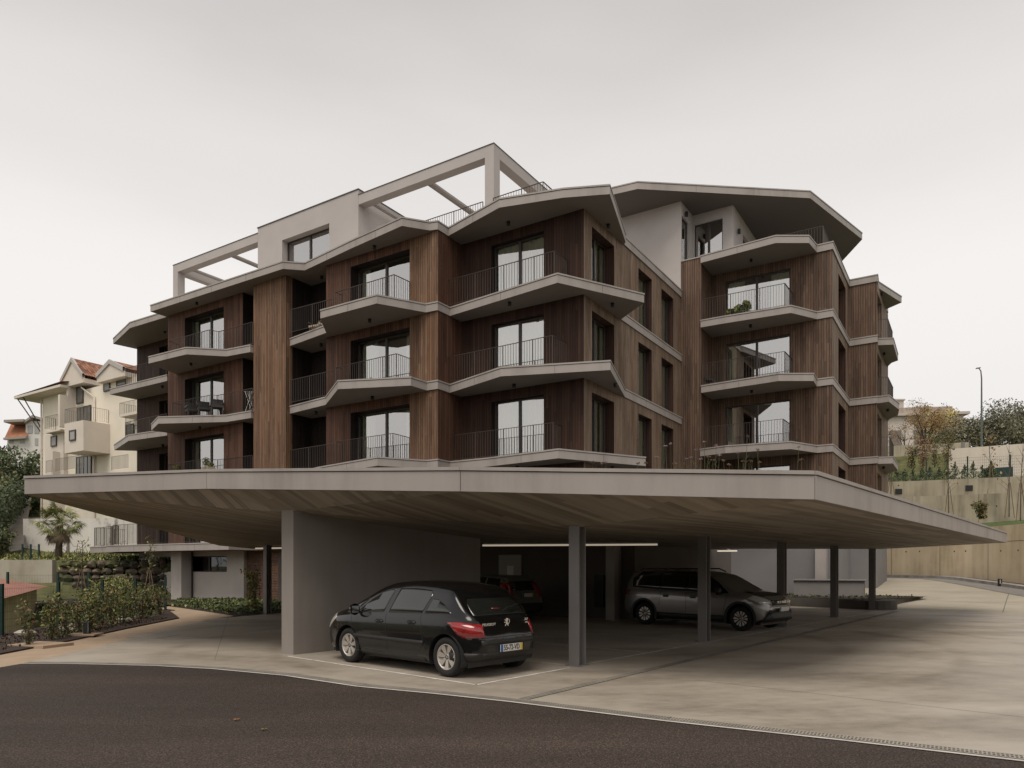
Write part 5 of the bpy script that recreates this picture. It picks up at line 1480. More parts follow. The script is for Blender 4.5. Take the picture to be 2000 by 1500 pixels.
def leaves(mb, c, rad, n, size, rng, mis=(0, 1, 2), wts=None, shell=0.0, elong=2.2, up=0.0, dark_low=True):
    """n leaf quads spread through an ellipsoid"""
    c = V(c)
    for _ in range(n):
        while True:
            q = V((rng.uniform(-1, 1), rng.uniform(-1, 1), rng.uniform(-1, 1)))
            r2 = q.length
            if r2 <= 1 and r2 >= shell * rng.random(): break
        p = c + V((q.x * rad[0], q.y * rad[1], q.z * rad[2]))
        a = V((rng.gauss(0, 1), rng.gauss(0, 1), rng.gauss(0, 1) + up)).normalized()
        b = a.orthogonal().normalized(); b = (b * cos(rng.random() * 6.28) + a.cross(b) * sin(rng.random() * 6.28))
        s = size * rng.uniform(0.6, 1.3)
        mi = rng.choices(mis, wts)[0] if wts else rng.choice(mis)
        mb.face([p - b * s / elong / 2, p + a * s * 0.5, p + b * s / elong / 2, p - a * s * 0.5], mi)

def shrub(name, base, h, r, label, group, rng, mats, n=900, leaf=0.075, cat='shrub', wts=None, stems=5, mis=(0, 1, 2, 3)):
    root = empty(name, base, label, cat, group)
    st = MB(); lf = MB(); base = V(base)
    tips = []
    for k in range(stems):
        a = rng.random() * 6.28; rr = r * rng.uniform(0.15, 0.75); hh = h * rng.uniform(0.72, 1.0)
        top = base + V((cos(a) * rr, sin(a) * rr, hh))
        mid = base + V((cos(a) * rr * 0.45, sin(a) * rr * 0.45, hh * 0.5))
        st.tube([base + V((cos(a) * 0.03, sin(a) * 0.03, -0.02)), mid, top], [0.013, 0.010, 0.004], 5)
        tips.append((mid, top))
    st.build('stem', 'bark', root)
    per = n // (stems * 5)
    for mid, top in tips:
        for t in (-0.6, -0.1, 0.4, 0.75, 1.05):
            c = mid + (top - mid) * t + V((rng.uniform(-1, 1), rng.uniform(-1, 1), 0)) * r * 0.25
            leaves(lf, c, (r * 0.42, r * 0.42, h * 0.17), per, leaf, rng, mis, wts)
    lf.build('foliage', mats, root)
    return root

def tree(name, base, h, crown, label, cat, rng, mats, n, leaf, trunk=0.14, group=None, clumps=26, mis=(0, 1, 2), wts=None, low=0.35, limbs=9, dense=1.0):
    """tapered trunk, limbs that fork, leaf clumps at limb ends"""
    root = empty(name, base, label, cat, group); base = V(base)
    tr = MB(); lf = MB()
    top = base + V((rng.uniform(-.1, .1) * h * 0.3, rng.uniform(-.1, .1) * h * 0.3, h * 0.93))
    fork = base + V((0, 0, h * low))
    tr.tube([base - V((0, 0, 0.2)), base + (fork - base) * 0.5, fork, fork + (top - fork) * 0.5, top], [trunk * 1.25, trunk, trunk * 0.85, trunk * 0.45, trunk * 0.08], 8)
    ends = [top]
    cc = base + V((0, 0, h * (low + 1.0) / 2))
    for k in range(limbs):
        a = 6.28 * k / limbs + rng.uniform(-.4, .4); t = rng.uniform(0, 0.6)
        s = fork + (top - fork) * t
        e = cc + V((cos(a) * crown * rng.uniform(0.55, 0.95), sin(a) * crown * rng.uniform(0.55, 0.95), (rng.uniform(-0.25, 0.8)) * h * (1 - low) * 0.5))
        m_ = s + (e - s) * 0.5 + V((0, 0, 0.10 * h * rng.uniform(0.2, 1)))
        tr.tube([s, m_, e], [trunk * 0.42, trunk * 0.26, trunk * 0.05], 6)
        ends.append(e)
        for _ in range(3):
            e2 = m_ + V((rng.uniform(-1, 1), rng.uniform(-1, 1), rng.uniform(-0.1, 1))) * crown * 0.55
            tr.tube([m_, (m_ + e2) / 2 + V((0, 0, 0.05)), e2], [trunk * 0.18, trunk * 0.10, trunk * 0.03], 5); ends.append(e2)
    tr.build('trunk', 'bark', root)
    per = max(4, n // max(1, clumps))
    for k in range(clumps):
        e = ends[k % len(ends)] if k < len(ends) else rng.choice(ends)
        c = e + V((rng.gauss(0, 1), rng.gauss(0, 1), rng.gauss(0, 0.8))) * crown * 0.16
        rr = crown * rng.uniform(0.22, 0.38) * dense
        if wts is None and len(mis) > 1:
            w = [1.0] * len(mis); w[rng.randrange(len(mis))] = 4.0
        else: w = wts
        leaves(lf, c, (rr, rr, rr * 0.75), per, leaf, rng, mis, w)
    lf.build('crown', mats, root)
    return root

def conifer(name, base, h, r, label, group, rng, mats, n, leaf, cat='conifer'):
    root = empty(name, base, label, cat, group); base = V(base)
    tr = MB(); tr.tube([base - V((0, 0, 0.1)), base + V((0, 0, h * 0.9))], [0.05 * h / 2, 0.01], 6); tr.build('trunk', 'bark', root)
    lf = MB(); k = 10
    for i in range(k):
        t = i / (k - 1); z = h * (0.06 + 0.90 * t); rr = r * (1 - t) ** 0.75 * (0.85 + 0.3 * rng.random()) + 0.03 * r
        for j in range(3):
            a = rng.random() * 6.28
            leaves(lf, base + V((cos(a) * rr * 0.45, sin(a) * rr * 0.45, z)), (rr * 0.65, rr * 0.65, h * 0.075), n // (3 * k), leaf, rng, (0, 1, 2), [3, 3, 1], up=1.0, elong=3)
    lf.build('crown', mats, root)
    return root

def sapling(base, h, label, rng, mats, n=40, leaf=0.12, stakes=2, group='staked saplings on the terraces', spread=0.35):
    root = empty('sapling', base, label, 'young tree', group); base = V(base)
    tr = MB(); lf = MB()
    lean = V((rng.uniform(-.06, .06) * h, 0, 0))
    top = base + V((0, 0, h)) + lean
    tr.tube([base, base + V((0, 0, h * 0.5)) + lean * 0.2, top], [0.035, 0.026, 0.006], 6)
    for k in range(9):
        t = 0.35 + 0.6 * k / 9; s = base + (top - base) * t; a = rng.random() * 6.28
        e = s + V((cos(a) * spread * h * 0.5 * (1.15 - t), sin(a) * spread * h * 0.5 * (1.15 - t), h * 0.14))
        tr.tube([s, (s + e) / 2 + V((0, 0, 0.03)), e], [0.012, 0.008, 0.003], 5)
        leaves(lf, e, (0.16 * h * spread, 0.16 * h * spread, 0.10 * h), max(1, n // 9), leaf, rng, (0, 1, 2), elong=1.7)
    tr.build('trunk', 'bark', root)
    if n: lf.build('crown', mats, root)
    for k in range(stakes):
        s = -1 if k == 0 else 1
        m = MB(); m.tube([base + V((s * 0.28, -0.05, -0.05)), base + V((s * 0.05, -0.02, h * 0.48))], 0.022, 6); m.build('stake', 'stake', root)
    return root

# ------------------------------------------------------------------ right-hand slope
M['beige'] = streaky('beige cast concrete', (0.44, 0.35, 0.225), (0.66, 0.545, 0.375), (0.74, 0.63, 0.46), vscale=1.6)
M['beige2'] = streaky('stained cast concrete', (0.17, 0.146, 0.10), (0.35, 0.305, 0.222), (0.46, 0.41, 0.31), vscale=2.4)
M['cream'] = streaky('cream garden wall', (0.52, 0.46, 0.37), (0.62, 0.55, 0.46), (0.68, 0.62, 0.53), vscale=0.8)
def retaining(name, label, pts, zb, zt, th, m, joints=(), ties=(), hj=None, vents=()):
    root = empty(name, v3(pts[0], zb), label, 'retaining wall')
    P = [V(p) for p in pts]; mb = MB()
    zt = zt if isinstance(zt, list) else [zt] * len(P)
    for i in range(len(P) - 1):
        a, b = P[i], P[i + 1]; d = (b - a).normalized(); n = V((-d.y, d.x))
        mb.prism([a, b, b + n * th, a + n * th], zb, [zt[i], zt[i + 1], zt[i + 1], zt[i]])
    mb.build('wall', m, root)
    def spot(s, z, up=0.0):
        L_ = [(P[i + 1] - P[i]).length for i in range(len(P) - 1)]; t = s * sum(L_)
        for i, q in enumerate(L_):
            if t <= q or i == len(L_) - 1:
                d = (P[i + 1] - P[i]).normalized(); f = t / q
                return P[i] + d * t, d, V((d.y, -d.x)), zt[i] + (zt[i + 1] - zt[i]) * f
            t -= q
    jm = MB()
    for s in joints:
        p, d, n, z1 = spot(s, 0); jm.obox(v3(p + n * 0.003, zb + 0.02), v3(d * 0.025, 0), v3(n * 0.004, 0), V((0, 0, z1 - zb - 0.02)))
    if hj is not None:
        for i in range(len(P) - 1):
            d = (P[i + 1] - P[i]); n = V((d.y, -d.x)).normalized()
            jm.obox(v3(P[i] + n * 0.003, hj), v3(d, 0), v3(n * 0.004, 0), V((0, 0, 0.022)))
    if joints or hj is not None: jm.build('joint', plain('wall joint', (0.15, 0.125, 0.085), 0.9), root)
    for s, z in ties:
        p, d, n, z1 = spot(s, 0); k = MB(); k.lathe([(0, 0.004), (0.035, 0.004), (0.05, 0.001)], v3(p, z), v3(n, 0), 10); k.build('tie_hole', 'black', root)
    for s, z in vents:
        p, d, n, z1 = spot(s, 0); k = MB(); w = 0.22
        k.obox(v3(p - d * w + n * 0.002, z), v3(d * 2 * w, 0), v3(n * 0.05, 0), V((0, 0, 0.36))); k.build('wall_light', 'black', root)
    return root
def right_side():
    rng = random.Random(5)
    # lowest wall, curving beside the ramp
    w1 = [V((22.6, 47.2)), V((24.0, 43.4)), V((24.75, 38.8)), V((24.5, 34.2)), V((23.9, 28.5)), V((25.0, 20.0)), V((30.0, 12.5)), V((46.0, 7.0))]
    retaining('retaining_wall', 'tall beige concrete wall curving beside the ramp, lowest of three', w1, -1.0, [3.45, 3.55, 3.66, 3.66, 3.66, 3.66, 3.66, 3.66], 0.35, 'beige', joints=(0.05, 0.12, 0.19, 0.26, 0.36, 0.46, 0.6, 0.75), ties=((0.07, 2.5), (0.09, 2.5), (0.14, 2.45), (0.155, 2.45), (0.21, 2.4), (0.235, 2.4), (0.3, 2.4)), hj=2.86)
    # asphalt strip and kerb at the wall foot
    mb = MB(); kb = MB(); prev = None
    for i in range(15):
        t = i / 14 * 4; k = min(int(t), len(w1) - 2); f = t - k
        q = w1[k] + (w1[k + 1] - w1[k]) * f; d = (w1[k + 1] - w1[k]).normalized(); n = V((d.y, -d.x))
        o_ = 0.75 + 0.12 * i; z0 = RAMPZ((q + n * o_).x, (q + n * o_).y)
        a, b, c = q + n * 0.0, q + n * (0.35 + 0.03 * i), q + n * (0.55 + 0.05 * i)
        e = q + n * (0.9 + 0.14 * i)
        zz = [RAMPZ(p.x, p.y) for p in (a, b, c, e)]
        cur = (v3(a, zz[0] + 0.10), v3(b, zz[1] + 0.10), v3(b, zz[1] + 0.16), v3(c, zz[2] + 0.16), v3(c, zz[2] + 0.015), v3(e, zz[3] + 0.015))
        if prev:
            mb.face([prev[4], cur[4], cur[5], prev[5]][::-1]); kb.face([prev[2], cur[2], cur[3], prev[3]][::-1]); kb.face([prev[3], cur[3], cur[4], prev[4]][::-1]); kb.face([prev[1], cur[1], cur[2], prev[2]], 0)
            kb.face([prev[0], cur[0], cur[1], prev[1]][::-1], 1)
        prev = cur
    struct('lane_edge', mb, plain('grey lane paving', (0.21, 0.195, 0.18), 0.85, var=0.15, scale=2))
    struct('kerb', kb, [plain('granite kerb', (0.30, 0.285, 0.265), 0.85, var=0.25, scale=2.2), 'mulch'])
    # terraces: sloping lawn above the first wall, two stained walls above
    w2 = [V((22.0, 51.0)), V((30.0, 48.6)), V((38.0, 45.0))]
    retaining('retaining_wall', 'stained concrete wall above the small sloping lawn, middle of three', w2, 3.0, [6.35, 6.42, 6.5], 0.4, 'beige2', joints=(0.33, 0.56, 0.8), ties=((0.28, 5.6), (0.46, 5.55), (0.62, 5.6)), vents=((0.49, 4.55),))
    w3 = [V((22.0, 52.8)), V((30.0, 50.4)), V((40.0, 46.8))]
    retaining('retaining_wall', 'streaked concrete wall under the row of small conifers, topmost of three', w3, 6.0, [7.58, 7.66, 7.78], 0.4, 'beige2', joints=(0.18, 0.45, 0.72), ties=((0.12, 7.3), (0.3, 7.35)), vents=((0.30, 6.75), (0.53, 6.85)))
    mb = MB()
    mb.mesh([v3(p, z) for p, z in ((V((22.7, 47.4)), 3.3), (V((24.3, 43.6)), 3.45), (V((25.05, 38.9)), 3.6), (V((24.8, 34.2)), 3.6), (V((24.2, 28.5)), 3.6), (V((60, 34)), 6.2), (V((38, 45.0)), 5.0), (V((30, 48.6)), 4.4), (V((22.0, 51.0)), 3.3))], [(0, 1, 7, 8), (1, 2, 6, 7), (2, 3, 5, 6), (3, 4, 5)])
    mb.mesh([v3(p, z) for p, z in ((V((24.2, 28.5)), 3.6), (V((25.3, 20.1)), 3.6), (V((30.2, 12.8)), 3.6), (V((46.1, 7.3)), 3.6), (V((75, 20)), 7.0), (V((60, 34)), 6.2))], [(0, 1, 2, 5), (2, 3, 4, 5)])
    struct('lawn', mb, 'lawn')
    mb = MB()
    for i in range(2):
        a, b = w2[i], w2[i + 1]; c, d = w3[i], w3[i + 1]
        mb.face([v3(a, 6.3), v3(b, 6.3), v3(d, 6.3), v3(c, 6.3)])
    struct('terrace', mb, 'earth')
    # upper slope up to the skyline: one bank below the garden walls, one above them
    mb = MB()
    rows = [((14, 55.9), (66, 38.0), 7.5), ((14, 76.2), (80, 36.9), 9.0), ((14, 76.9), (80, 37.6), 11.45), ((16, 86), (90, 44), 12.4), ((18, 98), (110, 52), 13.4), ((20, 130), (160, 70), 15.0), ((20, 320), (420, 200), 20.0)]
    nu = 24; vs = []
    for (xa, ya), (xb, yb), z in rows:
        for i in range(nu + 1): vs.append((xa + (xb - xa) * i / nu, ya + (yb - ya) * i / nu, z))
    mb.mesh(vs, [(j * (nu + 1) + i, j * (nu + 1) + i + 1, (j + 1) * (nu + 1) + i + 1, (j + 1) * (nu + 1) + i) for j in range(len(rows) - 1) for i in range(nu)], 0, True)
    tag(mb.build('slope', 'earth'), kind='structure')
    # conifer row on the top wall
    kinds = ['smallest', 'short', 'slim', 'broad', 'dense', 'leaning']
    xs_px = [1738, 1757, 1773, 1789, 1806, 1822, 1840, 1856, 1872, 1890, 1908, 1926, 1950, 1966, 1982, 1996]
    row = []
    for i, px in enumerate(xs_px):
        r_ = (px - 1000) / FOC
        # on the line of the top wall, just behind it
        best = min((w3[0] + (w3[1] - w3[0]) * t for t in [k / 200 for k in range(-20, 280)]), key=lambda q: abs(q.x / q.y - r_))
        h = rng.uniform(1.0, 1.45)
        lab = 'small dark conifer on the topmost wall, number %s from the building in the row' % ('one two three four five six seven eight nine ten eleven twelve thirteen fourteen fifteen sixteen'.split()[i])
        conifer('conifer_shrub', (best.x + 0.2, best.y + 0.7, 7.5), h, 0.55, lab, 'row of small conifers on the topmost wall', rng, CON, 700, 0.13)
    # wire fence behind them
    fr = empty('wire_fence', (26, 53, 7.6), 'dark green wire fence with slim posts behind the small conifers', 'fence')
    q0, q1 = V((22.5, 54.4)), V((42, 47.6))
    for i in range(9):
        q = q0 + (q1 - q0) * (i / 8); m = MB(); m.box((q.x, q.y, 7.4), (0.07, 0.07, 2.0)); m.build('post', 'green', fr)
    m = MB(); d = (q1 - q0)
    for k in range(9): m.tube([v3(q0, 7.7 + k * 0.2), v3(q1, 7.7 + k * 0.2)], 0.006, 4)
    for k in range(0, 160): 
        q = q0 + d * (k / 160); m.tube([v3(q, 7.6), v3(q, 9.3)], 0.004, 3, cap=False)
    m.build('mesh_panel', 'green', fr)
    # pale garden wall with a low gate box in front, street lamp, sign
    retaining('garden_wall', 'long pale cream wall on the skyline below the street lamp', [V((37.6, 62.0)), V((75, 39.7))], 8.6, [11.7, 11.75], 0.3, 'cream')
    retaining('garden_wall', 'grey garden wall below the ochre tree', [V((34.0, 68.2)), V((41.6, 65.6))], 10.4, [12.9, 12.9], 0.3, 'beige2')
    g = empty('hedge', (31.5, 64, 9), 'tall dark green clipped hedge panel beside the building', 'hedge'); m = MB()
    for k in range(2600):
        u = rng.random(); z = rng.random()
        leaves(m, (30.6 + u * 3.2, 66.4 - u * 1.3, 9.4 + z * 2.7), (0.1, 0.25, 0.1), 1, 0.28, rng, (0, 1), elong=1.6)
    m.build('foliage', CON, g)
    cab = MB(); cab.box((40.0, 59.2, 8.75), (1.9, 0.5, 0.95), -0.53)
    tag(cab.build('meter_box', 'green'), 'dark green cabinet against the pale cream wall', 'cabinet')
    lp = empty('street_lamp', (44.0, 67.5, 12.2), 'tall slim green street lamp on the skyline', 'street lamp')
    m = MB(); m.tube([V((44, 67.5, 10.5)), V((44, 67.5, 15.8)), V((44, 67.5, 19.2)), V((43.93, 67.5, 19.9)), V((43.75, 67.5, 20.15))], [0.10, 0.08, 0.06, 0.05, 0.04], 8); m.build('pole', plain('green painted pole', (0.10, 0.125, 0.105), 0.5), lp)
    m = MB(); m.obox(V((43.5, 67.4, 20.1)), V((0.36, 0, 0.05)), V((0, 0.2, 0)), V((0, 0, 0.09))); m.build('lamp_head', 'post', lp)
    sg = MB(); sg.box((39.2, 62.6, 11.2), (0.26, 0.12, 1.2)); tag(sg.build('utility_box', 'post'), 'narrow grey post box standing on the cream wall', 'utility box')
    # trees on the skyline
    tree('tree', (42.8, 74.5, 12.2), 6.4, 2.3, 'round ochre tree losing its leaves beside the pale house', 'tree', rng, AUT, 5200, 0.16, 0.19, None, 60, (0, 1, 2), None, 0.22, 10, 0.95)
    tree('tree', (37.3, 73.0, 11.8), 5.0, 1.9, 'low ochre tree in front of the pale house', 'tree', rng, AUT, 900, 0.15, 0.10, None, 26, (0, 1, 2), None, 0.2, 9, 0.9)
    tree('tree', (39.2, 72.0, 11.6), 4.4, 1.5, 'bare branched small tree between two ochre trees', 'tree', rng, AUT, 300, 0.13, 0.09, None, 20, (1,), None, 0.2, 9, 0.9)
    for i, (x, y, h, cr, lab) in enumerate(((52.0, 80, 5.2, 3.6, 'dense grey green bush left of the street lamp'), (57.5, 81, 6.0, 3.8, 'tall golden topped bush behind the street lamp'), (63, 82, 5.0, 3.4, 'dense grey green bush right of the street lamp'), (68.5, 80, 5.6, 3.6, 'golden topped bush at the right edge of the skyline'), (47.5, 80, 3.6, 2.2, 'low dark bush beside the ochre tree'))):
        tree('bush', (x, y, 12.6), h, cr, lab, 'bush', rng, MASS, 13000 if cr > 3 else 5000, 0.27, 0.2, 'bushes along the skyline', 60, (0, 1), None, 0.10, 12, 1.15)
    for i, (x, y, lab) in enumerate(((50.5, 84, 'golden leaved tree behind the left skyline bush'), (59.0, 85, 'golden leaved tree behind the middle of the skyline bushes'))):
        tree('tree', (x, y, 13.2), 6.6, 3.0, lab, 'tree', rng, MASS, 2600, 0.24, 0.2, 'golden trees on the skyline', 40, (2, 2, 0), None, 0.3, 10, 0.95)
    # shrubs and saplings on the terraces
    for i, (px, py, d, h, n, lab) in enumerate(((1853, 1003, 47, 3.7, 26, 'thin sapling nearly leafless in front of the middle wall beside the carport roof'), (1935, 968, 49.5, 4.3, 60, 'tallest staked sapling with sparse brown leaves against the cream wall'), (1971, 1010, 42, 4.2, 16, 'bare staked sapling on the small lawn'), (1993, 1018, 39, 4.3, 0, 'bare sapling with a strong stake at the edge of the lawn'), (1740, 968, 50.3, 2.4, 20, 'sapling stake pair beside the building corner'))):
        q = atd(px, py, d); sapling((q.x, q.y, q.z), h, lab, rng, AUT, n, 0.17)
    for i, (px, py, d, h, r, lab, ms) in enumerate(((1915, 1014, 43, 1.0, 0.5, 'small leafy shrub at the edge of the lawn', LG), (1803, 915, 56, 2.5, 0.7, 'red brown shrub behind the row of small conifers', None), (1780, 915, 57, 1.7, 0.6, 'yellow green shrub between hedge panel and red brown shrub', LG), (1826, 912, 58, 2.6, 0.8, 'loose green shrub below the ochre tree', LG), (1850, 905, 58, 2.6, 0.8, 'tall green shrub at the end of the cream wall', LG))):
        q = atd(px, py, d)
        if ms is None: shrub('shrub', (q.x, q.y, q.z), h, r, lab, 'shrubs on the upper slope', rng, [AUT[1], AUT[1], leafmat('red brown leaf', (0.255, 0.093, 0.051)), AUT[0]], 900, 0.15)
        else: shrub('shrub', (q.x, q.y, q.z), h, r, lab, 'shrubs on the upper slope', rng, ms, 900, 0.15)
    # pale house on the skyline
    hr = empty('house', (44, 100, 14), 'pale two storey house with shuttered windows behind the ochre trees', 'house')
    mb = MB(); mb.obox(V((43.0, 99, 12.5)), V((17.5, -2.5, 0)), V((1.4, 10, 0)), V((0, 0, 9.4))); mb.build('wall', plain('pale plaster', (0.60, 0.545, 0.49), 0.85, var=0.05), hr)
    mb = MB(); mb.obox(V((42.5, 98.5, 21.9)), V((18.5, -2.6, 0)), V((1.6, 11, 0)), V((0, 0, 0.35))); mb.build('cornice', plain('pale cornice', (0.50, 0.45, 0.40), 0.85), hr)
    mb = MB(); mb.prism([V((44, 99.5)), V((59.5, 97.3)), V((60.5, 106)), V((45, 108))], 22.25, 23.2); mb.build('roof', plain('old tile roof', (0.38, 0.31, 0.26), 0.9, var=0.2, scale=2), hr)
    for x in (51.3, 54.0):
        mb = MB(); mb.box((x, 101, 22.3), (1.3, 1.0, 2.4)); mb.box((x, 101, 24.7), (1.6, 1.3, 0.2)); mb.build('chimney', plain('chimney plaster', (0.50, 0.45, 0.40), 0.9), hr)
    for j, z in enumerate((13.6, 17.6)):
        for i in range(5):
            x = 45.0 + i * 3.1; y = 98.95 - (x - 43) * 2.5 / 17.5
            f = MB(); f.obox(V((x, y - 0.06, z)), V((1.5, -0.21, 0)), V((0, 0.05, 0)), V((0, 0, 1.5 if j == 0 else 2.4))); f.build('shutter', plain('grey brown shutter', (0.21, 0.175, 0.15), 0.8), hr)
    # planter bed by the ramp, bench-like block, bollard light
    pr = empty('planter', (12, 29, 0), 'long low dark planter with a rounded end beside the ramp', 'planter')
    a, b = at(1540, 1183), at(1700, 1191)
    d = (b - a).normalized(); n = V((-d.y, d.x))
    mb = MB()
    rim = [a - d * 2.5, b - d * 0.2] + [b - d * 0.2 + n * 0.75 + V((0, 0)) + (d * sin(t) - n * cos(t)) * 0.75 for t in [pi * k / 10 for k in range(1, 11)]] + [a + n * 1.5 - d * 2.5]
    rim2 = [a - d * 2.5, b - d * 0.2] + [b - d * 0.2 + n * 0.75 + (d * sin(t) - n * cos(t)) * 0.75 for t in [pi * k / 10 for k in range(1, 11)]] + [b + n * 5.5 - d * 0.6, a + n * 4.5 - d * 2.5]
    mb.prism(rim2, 0.0, 0.34); mb.build('kerb_wall', plain('dark kerb wall', (0.12, 0.108, 0.095), 0.85, var=0.15, scale=2), pr)
    mb = MB(); mb.face([v3(p, 0.36) for p in ([a - d * 2.4 + n * 0.12, b - d * 0.3 + n * 0.12, b - d * 0.25 + n * 5.2, a + n * 4.3 - d * 2.4])]); mb.build('soil', 'mulch', pr)
    lf = MB()
    for k in range(420):
        s = rng.random(); t = rng.random(); q = a - d * 2.2 + (b - a + d * 2.0) * s + n * (0.2 + 4.0 * t)
        leaves(lf, (q.x, q.y, 0.40), (0.05, 0.05, 0.05), 1, 0.11, rng, (0, 1), elong=1.8)
    lf.build('ground_cover', [LG[1], LG[1]], pr)
    for px, py in ((1561, 1166), (1583, 1165)):
        q = at(px, 1178); shrub('shrub', (q.x + 0.3, q.y + 0.8, 0.36), 0.55, 0.13, 'tiny upright shrub in front of the pale planter box, %s one' % ('left' if px == 1561 else 'right'), 'tiny shrubs in the long planter', rng, LG, 160, 0.06)
    c0, c1 = V((12.2, 31.2)), V((14.9, 31.0))
    mb = MB(); mb.obox(v3(c0, 0.0), V((2.45, -1.2, 0)), V((0.35, 0.6, 0)), V((0, 0, 1.02))); mb.obox(v3(c0, 1.02) + V((-0.06, -0.06, 0)), V((2.58, -1.26, 0)), V((0.42, 0.72, 0)), V((0, 0, 0.05)))
    tag(mb.build('planter_box', plain('dim grey render', (0.24, 0.225, 0.215), 0.85, var=0.08, scale=1)), 'pale rendered box standing in the long dark planter', 'planter box')  # pale box coloured darker to carry the canopy shade, like the wall behind
    bl = empty('bollard_light', (26.2, 39.5, 0.9), 'short steel bollard light at the foot of the tall beige wall', 'bollard light')
    q = atd(1953, 1141, 34.6); bl.location = q - V((0, 0, 0.1))
    m = MB(); m.box(tuple(q - V((0, 0, 0.1))), (0.14, 0.12, 0.36)); m.build('post', 'black', bl)
    m = MB(); m.box(tuple(q - V((0.03, 0.07, -0.02))), (0.05, 0.012, 0.2)); m.build('light_panel', 'alloy_bright', bl)
M['green'] = plain('dark green fence paint', (0.010, 0.036, 0.032), 0.5)
right_side()
# ------------------------------------------------------------------ left-hand side
M['tile'] = None
def tile_mat():
    m, n, l, p = mat('clay roof tiles')
    uv = n.new('ShaderNodeUVMap'); uv.uv_map = 'UVMap'; s = n.new('ShaderNodeSeparateXYZ'); l.new(uv.outputs[0], s.inputs[0])
    u = mathn(n, l, 'MULTIPLY', s.outputs[0], 4.2); v = mathn(n, l, 'MULTIPLY', s.outputs[1], 2.9)
    c = n.new('ShaderNodeCombineXYZ'); l.new(mathn(n, l, 'FLOOR', u), c.inputs[0]); l.new(mathn(n, l, 'FLOOR', v), c.inputs[1])
    w = n.new('ShaderNodeTexWhiteNoise'); w.noise_dimensions = '2D'; l.new(c.outputs[0], w.inputs['Vector'])
    r = ramp(n, [(0.0, (0.15, 0.062, 0.036)), (0.5, (0.29, 0.125, 0.068)), (1.0, (0.40, 0.20, 0.115))]); l.new(w.outputs[0], r.inputs[0])
    wave = mathn(n, l, 'ABSOLUTE', mathn(n, l, 'SINE', mathn(n, l, 'MULTIPLY', u, pi)))
    fv = mathn(n, l, 'FRACT', v)
    mx = n.new('ShaderNodeMix'); mx.data_type = 'RGBA'; l.new(mathn(n, l, 'MULTIPLY', mathn(n, l, 'LESS_THAN', wave, 0.30), 0.65), mx.inputs['Factor']); l.new(r.outputs[0], mx.inputs['A']); mx.inputs['B'].default_value = (0.05, 0.025, 0.018, 1)
    l.new(mx.outputs['Result'], p.inputs['Base Color']); p.inputs['Roughness'].default_value = 0.85
    b = n.new('ShaderNodeBump'); b.inputs['Distance'].default_value = 0.05; l.new(mathn(n, l, 'MULTIPLY_ADD', fv, 0.4, wave), b.inputs['Height']); l.new(b.outputs[0], p.inputs['Normal'])
    return m
M['tile'] = tile_mat()
M['creamwall'] = plain('cream house paint', (0.82, 0.75, 0.625), 0.85, var=0.05, scale=0.7)
M['creamgrey'] = plain('grey cream paint', (0.68, 0.61, 0.53), 0.85, var=0.05, scale=0.7)
M['stainwhite'] = streaky('stained white wall', (0.20, 0.185, 0.155), (0.70, 0.665, 0.61), (0.80, 0.77, 0.72), vscale=0.9, stain=(0.445, 0.6), lo=0.385)
M['shutter'] = plain('pale roller shutter', (0.36, 0.36, 0.35), 0.6)
def roof_plane(mb, a, b, c, d, mi=0):
    """a-b eave, d-c ridge; tiles run up the slope"""
    a, b, c, d = V(a), V(b), V(c), V(d); w = (b - a).length; h = ((d - a).length + (c - b).length) / 2
    x0 = (d - a).dot((b - a).normalized()); x1 = (c - a).dot((b - a).normalized())
    mb.face([a, b, c, d], mi, [(0, 0), (w, 0), (x1, h), (x0, h)])

